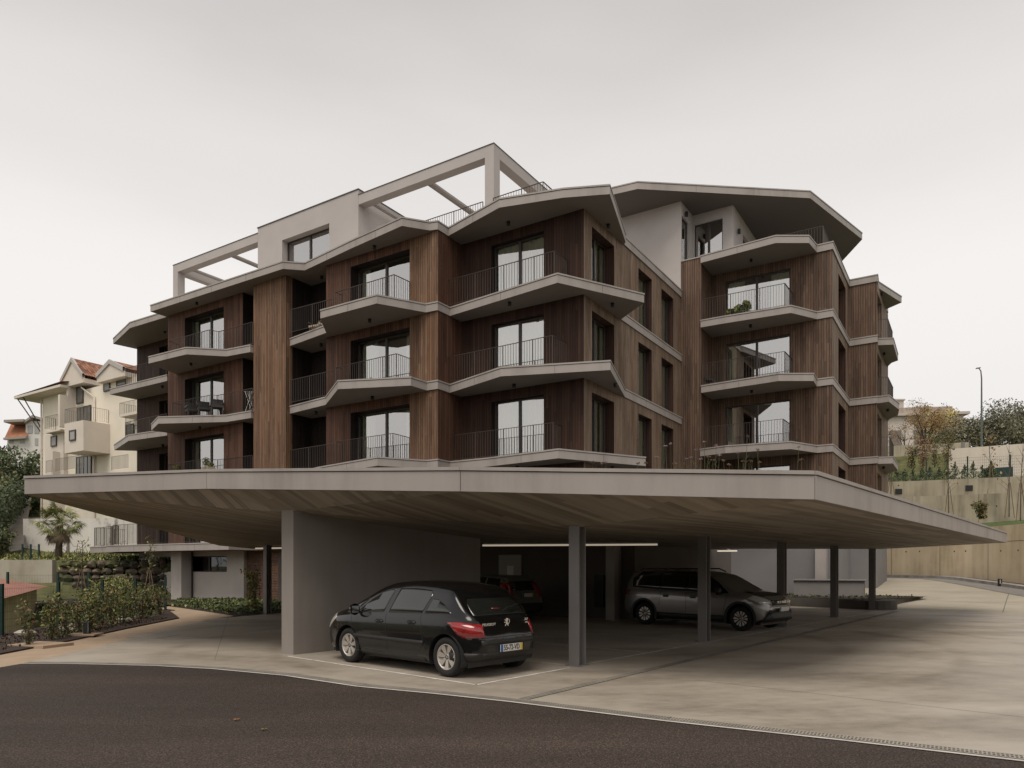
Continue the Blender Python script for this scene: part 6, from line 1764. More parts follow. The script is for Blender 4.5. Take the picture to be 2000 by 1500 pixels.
def left_side():
    rng = random.Random(11)
    # ---- cream apartment house
    O = V((-40.4, 62.0)); U = V((0.8424, -0.5388)); T = V((-0.5388, -0.8424))     # along the front, and outward
    root = empty('apartment_house', (O.x, O.y, 4), 'cream four storey house with tiled gables and small balconies behind the pine', 'apartment building')
    def P(s, t, z): q = O + U * s + T * t; return V((q.x, q.y, z))
    U3, T3, Z3 = V((U.x, U.y, 0)), V((T.x, T.y, 0)), V((0, 0, 1))
    def bx(mb, s, t, z, ls, lt, lz, mi=0): mb.obox(P(s, t, z), U3 * ls, T3 * lt, Z3 * lz, mi)
    def zpx(py, s): q = P(s, 0, 0); return EYE + (HOR - py) / FOC * q.y
    def spx(px, t=0.0):
        r = (px - 1000) / FOC; o = O + T * t; return (r * o.y - o.x) / (U.x - r * U.y)
    s1, s2 = spx(200), spx(262)
    mb = MB(); bx(mb, 0, -12, 2.0, spx(148), 12, zpx(772, 1) - 2.0)
    bx(mb, spx(148), -12, 2.0, 20, 12, 13.9); mb.build('wall', 'creamwall', root)
    # corner fins in grey
    def tfor(px, s):
        """how far out a fin at s along the front must reach to show its edge at px"""
        r = (px - 1000) / FOC; o = O + U * s
        return (r * o.y - o.x) / (T.x - r * T.y)
    sA = spx(148); tA, tB = tfor(117, sA), tfor(133, sA)
    mb = MB(); bx(mb, sA - 0.3, 0.0, zpx(838, sA), 0.3, tA, zpx(776, sA) - zpx(838, sA)); bx(mb, sA - 0.301, 0.0, zpx(776, sA), 0.302, tB, zpx(744, sA) - zpx(776, sA))
    sB = spx(126); tC = tfor(103, sB); bx(mb, sB - 0.3, 0, 2.5, 0.3, tC, zpx(884, sB) - 2.5); mb.build('fin_wall', 'creamgrey', root)
    # projecting room with balcony on top
    b0, b1 = spx(126, 2.0), spx(163, 2.0); zb0, zb1 = zpx(892, b0), zpx(836, b0)
    mb = MB(); bx(mb, b0, 0.0, zb0, b1 - b0, 2.0, zb1 - zb0); mb.build('bay', 'creamgrey', root); mb = MB(); bx(mb, spx(88, 0.35), 0, zb0 - 2.5, spx(124, .35) - spx(88, 0.35), 0.35, zb1 - zb0 + 2.5); mb.build('lower_bay', 'creamgrey', root)
    # roofs
    ze = zpx(772, 1)
    mb = MB()
    roof_plane(mb, P(-2.4, 1.2, ze + 0.1), P(spx(150), 1.2, ze + 0.3), P(spx(150), -6, ze + 1.9), P(-2.4, -6, ze + 1.7))
    mb.build('roof', 'tile', root)
    mb = MB(); bx(mb, -2.4, -6, ze - 0.12, spx(148) + 2.4, 7.2, 0.2); mb.build('eaves', 'creamgrey', root)
    def gable(sa, sb, zl, zpk, out, depth, name):
        """steep tiled gable: front triangle with barge boards, two roof slopes"""
        m = MB(); mid = (sa + sb) / 2
        m.face([P(sa, out, zl), P(sb, out, zl), P(mid, out, zpk)]); bx(m, sa, out - depth, zl - 0.35, sb - sa, depth, 0.35)
        m.build('gable', 'creamgrey', root)
        m = MB(); o = 0.25
        for (q, r_) in ((sa, mid), (mid, sb)):
            z0_, z1_ = (zl, zpk) if q == sa else (zpk, zl)
            m.mesh([P(q, out + 0.1, z0_), P(r_, out + 0.1, z1_), P(r_, out + 0.1, z1_ + 0.34), P(q, out + 0.1, z0_ + 0.34), P(q, out - 0.1, z0_), P(r_, out - 0.1, z1_), P(r_, out - 0.1, z1_ + 0.34), P(q, out - 0.1, z0_ + 0.34)], [(0, 1, 2, 3), (3, 2, 6, 7), (7, 6, 5, 4), (0, 4, 5, 1)])
        m.build('barge_board', 'render_light', root)
        m = MB()
        roof_plane(m, P(sb + o, out - depth, zl - 0.1 + 0.3), P(sb + o, out, zl - 0.1 + 0.3), P(mid, out, zpk + 0.3), P(mid, out - depth, zpk + 0.3))
        roof_plane(m, P(sa - o, out, zl - 0.1 + 0.3), P(sa - o, out - depth, zl - 0.1 + 0.3), P(mid, out - depth, zpk + 0.3), P(mid, out, zpk + 0.3))
        m.build('roof', 'tile', root)
    ga, gb = spx(119, .6), spx(163, .6); gable(ga, gb, zpx(748, ga + 1.5), zpx(711, ga + 1.5), 0.6, 3.2, 'gable')
    ga, gb = spx(189, .6), spx(242, .6); gable(ga, gb, zpx(735, ga + 2), zpx(714, ga + 2), 0.6, 3.2, 'gable')
    # windows
    def win(px0, px1, py0, py1, t=0.03, nm='window', pane='shutter', deep=0.0):
        a, b = spx(px0, t), spx(px1, t); z1_, z0_ = zpx(py0, a), zpx(py1, a)
        m = MB(); nm = 'window'
        for (ss, ls, zz, lz) in ((a, 0.09, z0_, z1_ - z0_), (b - 0.09, 0.09, z0_, z1_ - z0_), (a + 0.09, b - a - 0.18, z1_ - 0.09, 0.09), (a + 0.09, b - a - 0.18, z0_, 0.09)): bx(m, ss, t - 0.03, zz, ls, 0.09, lz)
        o = m.build(nm, 'frame', root); m = MB(); bx(m, a + 0.09, t - 0.02, z0_ + 0.09, b - a - 0.18, 0.05, z1_ - z0_ - 0.18); m.build('pane', pane, o)
        if b - a > 2.0:
            m = MB()
            for k in (1, 2, 3): bx(m, a + (b - a) * k / 4 - 0.03, t + 0.03, z0_ + 0.09, 0.06, 0.03, z1_ - z0_ - 0.18)
            m.build('mullion', 'frame', o)
    M['greyglass'] = plain('dull grey glazing', (0.13, 0.13, 0.12), 0.08, spec=0.6)
    win(150, 163, 757, 790, pane='greyglass'); win(151, 178, 797, 834, pane='greyglass'); win(100, 111, 854, 874, 0.38); win(136, 148, 849, 869, 2.03); win(196, 209, 848, 868)
    win(203, 215, 746, 766); win(149, 179, 893, 930, pane='greyglass'); win(228, 246, 742, 756, pane='greyglass'); win(246, 262, 830, 850, pane='greyglass')
    def rl(px0, px1, py, t, h=1.0, ret=0.0):
        a, b = spx(px0, t), spx(px1, t); z = zpx(py, a)
        railing(root, [(O + U * a + T * max(0, t - ret)), (O + U * a + T * t), (O + U * b + T * t), (O + U * b + T * max(0, t - ret))], z + h, h, 0.16, m='railgrey', t=0.02)
    M['railgrey'] = plain('grey balcony rail', (0.20, 0.185, 0.165), 0.6)
    rl(127, 162, 834, 1.95, 1.05, 1.9); rl(88, 115, 841, 0.9, 1.0, 0.8); rl(234, 275, 819, 1.2, 1.0, 1.2); rl(245, 275, 848, 1.2); rl(218, 250, 922, 1.3); rl(109, 165, 926, 1.9); rl(90, 102, 927, 1.2)
    mb = MB(); bx(mb, spx(234, 1.3), 0, zpx(822, spx(234)) - 0.2, 4, 1.3, 0.2); bx(mb, spx(88, 0.9), 0, zb1 - 0.02, spx(118, .9) - spx(88, 0.9), 0.9, 0.12); mb.build('balcony_slab', 'creamgrey', root)
    mb = MB(); s = spx(187); mb.tube([P(s - 1.6, 0.3, zpx(753, s)), P(s, 0.12, zpx(776, s)), P(s, 0.12, 3)], 0.07, 6); mb.build('downpipe', 'creamgrey', root); mb = MB(); mb.tube([P(0.0, 0.1, ze), P(0.0, 0.1, 3)], 0.07, 6); mb.build('downpipe', 'creamgrey', root)
    mb = MB()
    for dz in (0.0, 0.35): mb.tube([P(-2.2 + dz * 3, 1.0, ze - 0.1), P(0, 0.05, ze - 3.2 + dz)], 0.05, 5)
    mb.build('eaves_bracket', 'frame', root)
    # ---- small white house with an orange mansard roof
    hr = empty('house', (-60, 88, 6), 'small white house with a steep orange tiled roof at the left edge', 'house')
    def q(px, py, d): return atd(px, py, d)
    d = 88.0
    mb = MB(); a = q(14, 858, d); b = q(79, 858, d)
    mb.obox(V((a.x, d, 4)), V((b.x - a.x + 2, 0, 0)), V((0, 8, 0)), V((0, 0, a.z - 4))); c = q(50, 822, d); mb.obox(V((c.x, d + 0.02, a.z)), V((b.x - c.x + 2, 0, 0)), V((0, 8, 0)), V((0, 0, c.z - a.z)))
    mb.build('wall', plain('white house paint', (0.66, 0.64, 0.60), 0.85), hr)
    mb = MB(); e0, e1, r0, r1 = q(9, 855, d - 0.6), q(53, 852, d - 0.6), q(22, 827, d + 1.5), q(50, 827, d + 1.5)
    roof_plane(mb, e0, e1, r1, r0); roof_plane(mb, e0 + V((0, 8, 0)), e0, r0, r0 + V((0, 5, 0))); mb.build('roof', plain('orange tiles', (0.33, 0.135, 0.07), 0.85, var=0.25, scale=2.2), hr)
    mb = MB(); mb.obox(q(15, 827, d) - V((0, 0.7, 0)), V((2.4, 0, 0.1)), V((0, 8, 0)), V((0, 0, 0.3)))
    p0, p1, p2 = q(47, 826, d - .5), q(63, 815, d - .5), q(82, 821, d - .5)
    for u, v in ((p0, p1), (p1, p2)): mb.obox(u, v - u, V((0, 8, 0)), V((0, 0, 0.3)))
    mb.obox(e0 - V((0.1, 0.1, 0.25)), e1 - e0, V((0, 0.4, 0)), V((0, 0, 0.25)))
    mb.build('eaves', plain('grey eaves', (0.33, 0.30, 0.27), 0.8), hr)
    for (px0, px1, py0, py1) in ((54, 63, 831, 846), (67, 76, 831, 846), (68, 74, 856, 870), (16, 26, 859, 866), (39, 48, 861, 866)):
        u = q(px0, py1, d - 0.05); v = q(px1, py0, d - 0.05); m = MB(); m.obox(u, V((v.x - u.x, 0, 0)), V((0, 0.04, 0)), V((0, 0, v.z - u.z))); m.build('window', 'shutter', hr)
    # ---- retaining walls and stained wall
    r = empty('boundary_wall', (-33, 50.5, 2.4), 'high white wall with dark rain stains behind the palm', 'wall'); mb = MB()
    a0 = q(45, 1010, 50.5); 
    mb.obox(V((a0.x, 50.5, 1.5)), V((13, -1.2, 0)), V((0, 0.3, 0)), V((0, 0, 3.45))); mb.build('wall', 'stainwhite', r)
    mb = MB()
    for s in (3.3, 6.5, 9.1): mb.obox(V((a0.x + s, 50.40 - s * 0.092, 2.4)), V((0.14, 0, 0)), V((0, 0.08, 0)), V((0, 0, 2.0)))
    mb.tube([V((a0.x + 2.7, 50.0, 2.2)), V((a0.x + 2.7, 50.0, 4.0)), V((a0.x + 2.1, 50.0, 4.4))], 0.04, 5); mb.build('pipe', 'railgrey', r)
    r = empty('retaining_wall', (-26, 36, 0.6), 'low pale concrete wall with a brown stain left of the rough stone wall', 'retaining wall'); mb = MB()
    mb.obox(V((-34, 36.5, -0.6)), V((10.7, 0.0, 0)), V((0, 0.35, 0)), V((0, 0, 2.55))); mb.build('wall', streaky('pale stained concrete', (0.27, 0.23, 0.165), (0.42, 0.38, 0.31), (0.48, 0.44, 0.37), vscale=0.6), r)
    r = empty('stone_wall', (-22, 37, 0.6), 'rough mossy dry stone wall under the palm', 'stone wall'); mb = MB()
    for row in range(5):
        x = -23.2
        while x < -14.5:
            w = rng.uniform(0.35, 0.85); h = rng.uniform(0.30, 0.46); z = 0.35 + row * 0.34 + rng.uniform(-.05, .05)
            cx = x + w / 2; n0 = len(mb.v)
            bmv = []
            for k in range(7):
                an = 6.28 * k / 7; bmv.append((cx + cos(an) * w * 0.52 * rng.uniform(0.8, 1.05), 36.9 - 0.12 * rng.random(), z + sin(an) * h * 0.55 * rng.uniform(0.8, 1.05)))
            cen = (cx, 36.62 + rng.uniform(-0.08, 0.08), z)
            bk = [(p_[0], 37.35, p_[2]) for p_ in bmv]
            mb.mesh([cen] + bmv + bk, [(0, k + 1, (k + 1) % 7 + 1) for k in range(7)] + [(k + 1, k + 8, (k + 1) % 7 + 8, (k + 1) % 7 + 1) for k in range(7)], rng.choice((0, 0, 1, 2)))
            x += w * 0.95
    mb.obox(V((-23.2, 37.15, -0.5)), V((9, 0, 0)), V((0, 0.3, 0)), V((0, 0, 2.4)), 1)
    mb.build('stone', [plain('brown stone', (0.13, 0.10, 0.075), 0.95, var=0.3, scale=4), plain('dark stone', (0.06, 0.052, 0.036), 0.95, var=0.3, scale=4), plain('mossy stone', (0.075, 0.078, 0.032), 0.95, var=0.4, scale=4)], r)
    mb = MB()
    for k in range(1600):
        leaves(mb, (rng.uniform(-23.2, -14.3), rng.uniform(36.7, 37.6), 1.55 + rng.gauss(0.15, 0.22)), (0.1, 0.1, 0.1), 1, 0.20, rng, (0, 1, 2), elong=3)
    mb.build('ivy', [LG[0], LG[1], PALM[1]], r)
    # ---- meadow grass and brambles on the bank above
    mb = MB()
    for k in range(5200):
        x = rng.uniform(-34, -15); y = rng.uniform(37.8, 49); leaves(mb, (x, y, 1.95 + (y - 37.6) * 0.05), (0.1, 0.1, 0.04), 1, 0.34, rng, (0, 1, 2), [3, 2, 2], elong=4, up=1.5)
    tag(mb.build('meadow_grass', [LG[0], LG[2], PALM[1]]), kind='stuff')
    vr = empty('vine', (-22, 44, 2.2), 'tangled brown leafless vines in front of the stained white wall', 'vine'); mb = MB()
    for k in range(46):
        x = rng.uniform(-27.5, -16.0); y = rng.uniform(42, 45); p = [V((x, y, 2.1))]
        for j in range(5): p.append(p[-1] + V((rng.uniform(-.4, .4), rng.uniform(-.2, .2), rng.uniform(-0.05, 0.42))))
        mb.tube(p, [0.03, 0.026, 0.02, 0.016, 0.012, 0.008], 5)
    mb.build('stem', 'bark', vr)
    # ---- palm
    p = empty('palm', (-25.2, 40.0, 1.95), 'fan palm with a skirt of dead fronds in front of the stained white wall', 'palm tree'); b = V((-25.2, 40, 1.9))
    mb = MB(); mb.tube([b, b + V((0.05, 0, 0.9)), b + V((0.1, 0, 1.7)), b + V((0.1, 0, 2.25))], [0.20, 0.17, 0.19, 0.14], 9); mb.build('trunk', 'bark', p)
    mb = MB(); t0 = b + V((0.1, 0, 2.3))
    for k in range(64):
        a = rng.random() * 6.28; el = rng.uniform(-1.2, 1.35); dead = el < -0.55
        if dead: el = rng.uniform(-1.4, -0.8)
        ln = rng.uniform(0.65, 1.0) * (0.8 if dead else 1)
        dv = V((cos(a) * cos(el), sin(a) * cos(el), sin(el)))
        tip = t0 + dv * ln - V((0, 0, 0 if dead else 0.15)) + V((0, 0, -0.1 if dead else 0))
        side = dv.cross(V((0, 0, 1))); side = side.normalized() if side.length > 0.1 else V((1, 0, 0)); upv = side.cross(dv)
        mb.tube([t0, tip], [0.016, 0.010], 4, mi=2 if dead else 0)
        for j in range(17):
            an = -1.5 + 3.0 * j / 16
            e = tip + (dv * cos(an) + side * sin(an)) * rng.uniform(0.42, 0.60) * (0.8 if dead else 1) - V((0, 0, 0.16 * abs(an) + (0.12 if not dead else 0.30)))
            w = (side * cos(an) - dv * sin(an)) * 0.028
            mb.face([tip - w * 0.4, (tip + e) / 2 - w + V((0, 0, 0.04)), e, (tip + e) / 2 + w + V((0, 0, 0.04))], 2 if dead else rng.choice((0, 0, 0, 1)))
    mb.build('crown', PALM, p)
    # ---- pines, dark hedge, lane
    tree('pine_tree', (-50.5, 72, 5.2), 5.9, 4.0, 'round dark pine in front of the small white house', 'pine tree', rng, PINE, 11000, 0.40, 0.3, 'pines at the left edge', 80, (0, 1, 2), [4, 4, 1], 0.22, 12, 1.05)
    tree('pine_tree', (-45.4, 66, 4.2), 4.6, 2.6, 'lighter pine beside the cream house, right of the round one', 'pine tree', rng, PINE, 8000, 0.36, 0.25, 'pines at the left edge', 60, (0, 1, 2), [5, 2, 2], 0.12, 11, 1.1)
    tree('pine_tree', (-44.8, 60, 3.6), 4.4, 3.0, 'brownish pine at the very left edge above the hedge', 'pine tree', rng, PINE, 8000, 0.36, 0.25, 'pines at the left edge', 56, (0, 1, 2), [3, 2, 4], 0.10, 11, 1.1)
    hg = empty('hedge', (-37, 48, 3.4), 'dark clipped hedge climbing beside the lane at the left edge', 'hedge'); mb = MB()
    for k in range(7000):
        u = rng.random(); z = rng.random(); hq = atd(-22, 1056, 44.5) * (1 - u) + atd(41, 988, 63) * u; leaves(mb, (hq.x + rng.uniform(-.5, .5), hq.y, hq.z + z * 2.3), (0.3, 0.3, 0.1), 1, 0.26, rng, (0, 1), [1, 2], elong=1.8)
    mb.build('foliage', [LG[1], PINE[1]], hg)
    mb = MB(); mb.mesh([atd(-8, 1082, 45), atd(44, 1073, 46.5), atd(62, 970, 66), atd(44, 982, 64)], [(0, 1, 2, 3)]); struct('lane', mb, 'lane')
    for i, (x, y, z, h, rr, lab) in enumerate(((-27.8, 38.8, 1.9, 1.6, 1.0, 'dark round bush above the low pale wall, left of the green gate'), (-29.8, 39.4, 1.9, 2.0, 1.2, 'dark bush at the left edge above the low pale wall'))):
        shrub('bush', (x, y, z), h, rr, lab, 'dark bushes above the low pale wall', rng, [LG[1], PINE[0], PINE[1], PINE[2]], 2600, 0.16, 'bush', None, 9)
    # ---- fences
    def mesh_fence(pts, zb, h, label, step=2.4):
        r = empty('mesh_fence', v3(pts[0], zb), label, 'fence'); m = MB(); ps = []
        for a, b in zip(pts, pts[1:]):
            d = b - a; Ln = d.length; n = max(1, round(Ln / step))
            for k in range(n + 1):
                q_ = a + d * (k / n)
                if not ps or (ps[-1] - q_).length > 0.3: ps.append(q_)
            e = d.normalized()
            k = 0.0
            while k < Ln:
                q_ = a + e * k; m.obox(v3(q_, zb + 0.05), v3(e * 0.0025, 0), V((0.0015, 0.0015, 0)), V((0, 0, h - 0.08))); k += 0.07
            for j in range(7): m.obox(v3(a, zb + 0.08 + j * (h - 0.15) / 6), v3(d, 0), V((0.004, 0, 0)), V((0, 0, 0.004)))
        m.build('mesh_panel', 'green', r)
        for q_ in ps:
            k = MB(); k.box((q_.x, q_.y, zb - 0.3), (0.07, 0.07, h + 0.36)); k.build('post', 'green', r)
    mesh_fence([V((-11.72, 14.3)), V((-11.90, 16.8)), V((-12.09, 19.2)), V((-12.34, 21.7)), V((-12.55, 24.0)), V((-12.75, 26.5))], -0.05, 1.22, 'green wire mesh fence behind the shrubs beside the tan path')
    mesh_fence([V((-19.6, 28)), V((-17.4, 27.6)), V((-14.8, 25.2))], -0.6, 1.95, 'green wire mesh fence beyond the red tiled shed')
    mesh_fence([V((-26.3, 38.7)), V((-25.35, 38.6))], 1.95, 0.8, 'short green fence beside the palm', 0.5)
    # ---- red roofed shed in the lower yard
    s = empty('shed', (-15, 21, -0.9), 'low yellowish shed with a red tiled roof behind the green mesh fence', 'shed')
    a, b = V((-13.9, 19.6)), V((-20.6, 32.0)); dd = (b - a).normalized(); nn = V((-dd.y, dd.x))    # nn points away from the fence
    mb = MB(); mb.prism([a + dd * 0.3 + nn * 0.4, b - dd * 0.3 + nn * 0.4, b + nn * 5 - dd * 0.3, a + nn * 5 + dd * 0.3], -1.0, 0.78); mb.build('wall', plain('yellowish render', (0.78, 0.68, 0.45), 0.9, var=0.12, scale=1), s)
    mb = MB(); roof_plane(mb, v3(b, 0.74), v3(a, 0.74), v3(a + nn * 2.6 + dd * 0.3, 1.28), v3(b + nn * 2.6 - dd * 0.3, 1.28)); roof_plane(mb, v3(a + nn * 5.2, 0.74), v3(b + nn * 5.2, 0.74), v3(b + nn * 2.6, 1.28), v3(a + nn * 2.6, 1.28)); mb.face([v3(a, 0.72), v3(a + nn * 2.6 + dd * 0.3, 1.26), v3(a + nn * 5.2, 0.72)]); mb.build('roof', plain('pinkish red roof tiles', (0.33, 0.155, 0.115), 0.85, var=0.22, scale=7), s)
    mb = MB()
    for k in range(14):
        q_ = a + nn * 2.6 + dd * (0.4 + k * 0.95); mb.box((q_.x, q_.y, 1.26), (0.42, 0.30, 0.10), rng.random()); 
        if k % 3 == 1: mb.lathe([(0.20, 0), (0.20, 0.10), (0.30, 0.10), (0.26, 0.16), (0, 0.18)], (q_.x, q_.y, 1.32), n=12)
    mb.build('ridge_cap', plain('pale mortar', (0.52, 0.48, 0.43), 0.9), s)
    # ---- shrubs along the fence
    where = [(55, 1264, 1.10, .28, 'thin reddish shrub nearest the forecourt corner, in front of the shed'), (98, 1252, 1.20, .36, 'upright shrub behind the stepping slab'), (128, 1246, 1.05, .34, 'small shrub left of the bollard light'), (152, 1240, 0.85, .36, 'low dark shrub touching the bollard light'),
             (178, 1233, 1.10, .40, 'dense shrub just right of the bollard light'), (196, 1229, 1.30, .45, 'dense shrub in front of the third fence post'), (218, 1224, 1.30, .5, 'yellow green shrub right of the third fence post'), (238, 1220, 1.15, .5, 'reddish low shrub in the middle of the bed'),
             (256, 1216, 1.30, .5, 'tall yellow green shrub by the fourth fence post'), (276, 1211, 1.25, .5, 'dark green shrub three from the far end of the bed'), (293, 1207, 1.2, .5, 'tall bushy shrub two from the far end of the bed'), (312, 1203, 1.25, .42, 'light green upright shrub at the far tip of the bed')]
    where = [(at(px, py).x, at(px, py).y, h, rr, lab) for px, py, h, rr, lab in where]
    for i, (x, y, h, rr, lab) in enumerate(where):
        w = [3, 3, 1.2, 1.5] if i % 3 == 0 else [3, 2, 3, 0.5] if i % 3 == 1 else [3, 3, 2, 1]
        shrub('shrub', (x, y, 0.02), h * 0.80, rr * 0.85, lab, 'shrubs along the green fence', rng, LG, 330 if i == 0 else 560, 0.075, 'shrub', w, 7)
    for i, (x, y, lab) in enumerate(((-14.4, 26.5, 'loose shrub behind the fence, nearest the shed end'), (-15.6, 29.0, 'loose yellow green shrub behind the fence below the stone wall'), (-17.2, 31.0, 'loose yellow green shrub beside the grey ground floor wall'), (-13.9, 24.0, 'dark shrub beyond the fence beside the red tiled roof'))):
        shrub('shrub', (x, y, -0.5), 1.55, 0.85, lab, 'shrubs beyond the green fence', rng, [LG[0], LG[2], LG[1], LG[2]], 1500, 0.12, 'shrub', None, 8)
    for x, y, lab in ((-20.6, 34.5, 'thin staked sapling in front of the stone wall, left one'), (-17.0, 33.8, 'thin staked sapling in front of the stone wall, right one')):
        sapling((x, y, 0.2), 2.6, lab, rng, [LG[2], LG[0], LG[2]], 70, 0.13, 2, 'saplings before the stone wall')
    # rocks in the bed
    for i, (x, y, sc_, lab) in enumerate(((-11.3, 15.4, 0.16, 'long pale rock at the foot of the nearest shrubs'), (-11.2, 16.6, 0.2, 'pale rock left of the bollard light'), (-11.0, 18.0, 0.22, 'pale rock right of the bollard light'), (-11.2, 20.8, 0.2, 'brown rock among the middle shrubs'), (-11.4, 14.7, 0.2, 'flat pale rock by the nearest fence post'))):
        mb = MB(); vs = []; n1, n2 = 9, 5
        for j in range(n2 + 1):
            th = pi * j / n2
            for k in range(n1):
                ph = 6.28 * k / n1; rr = sc_ * rng.uniform(0.8, 1.15); vs.append((x + rr * sin(th) * cos(ph) * 1.3, y + rr * sin(th) * sin(ph), 0.08 + rr * cos(th) * 0.55))
        mb.mesh(vs, [(j * n1 + k, j * n1 + (k + 1) % n1, (j + 1) * n1 + (k + 1) % n1, (j + 1) * n1 + k) for j in range(n2) for k in range(n1)])
        o = tag(mb.build('rock', plain('pale rock', (0.40, 0.36, 0.31), 0.9, var=0.25, scale=7, bump=0.5, bscale=25)), lab, 'rock', 'rocks in the planting bed')
    # bollard light on its slab, stepping slab
    bl = empty('bollard_light', v3(at(170, 1243), 0.03), 'short dark bollard light at the edge of the mulch bed', 'bollard light'); c = at(170, 1243)
    mb = MB(); mb.box((c.x, c.y, 0.07), (0.13, 0.10, 0.26)); mb.build('post', plain('anthracite', (0.035, 0.04, 0.042), 0.5), bl)
    mb = MB(); mb.box((c.x + 0.055, c.y - 0.053, 0.09), (0.015, 0.006, 0.22)); mb.build('light_panel', 'alloy', bl)
    mb = MB(); mb.box((c.x - 0.05, c.y - 0.02, 0.03), (0.65, 0.5, 0.035), 0.1); mb.build('footing', 'path', bl)
    c = at(80, 1262); mb = MB(); mb.box((c.x, c.y, 0.0), (0.95, 0.7, 0.055), -0.3); tag(mb.build('stepping_slab', 'path'), 'tan stepping slab in the mulch at the left', 'slab')
    # mulch chips and ground cover: uncountable
    mb = MB()
    for k in range(2600):
        y = rng.uniform(12.0, 22.3); x = rng.uniform(-12.2, -9.75 - (y - 13.3) * 0.095); leaves(mb, (x, y, 0.045), (0.01, 0.01, 0.012), 1, 0.07, rng, (0, 1, 2), elong=2)
    tag(mb.build('bark_chips', ['mulch', plain('pale bark chip', (0.13, 0.085, 0.055), 0.95), plain('brown bark chip', (0.075, 0.045, 0.03), 0.95)]), kind='stuff')
    gc = [at(458, 1203), at(546, 1198), V((-6, 31)), V((-11, 33.8)), V((-15.5, 33.5)), at(329, 1184), at(400, 1194)]
    def inside(p, poly):
        r_ = False
        for i in range(len(poly)):
            a_, b_ = poly[i], poly[i - 1]
            if (a_.y > p.y) != (b_.y > p.y) and p.x < (b_.x - a_.x) * (p.y - a_.y) / (b_.y - a_.y) + a_.x: r_ = not r_
        return r_
    mb = MB(); k = 0
    while k < 9000:
        p_ = V((rng.uniform(-16, -5), rng.uniform(23.5, 34)))
        if inside(p_, gc): leaves(mb, (p_.x, p_.y, 0.08 + 0.06 * rng.random()), (0.02, 0.02, 0.05), 1, 0.11, rng, (0, 1, 2), [3, 3, 1], elong=1.6, up=0.5); k += 1
    tag(mb.build('ground_cover', LG[:3]), kind='stuff')
    c = at(487, 1199); shrub('shrub', (c.x, c.y + 0.5, 0.0), 1.5, 0.36, 'slender yellow green shrub beside the left steel column', None, rng, [LG[2], LG[2], LG[0], AUT[2]], 900, 0.10, 'shrub', [4, 3, 2, 1], 6)
left_side()

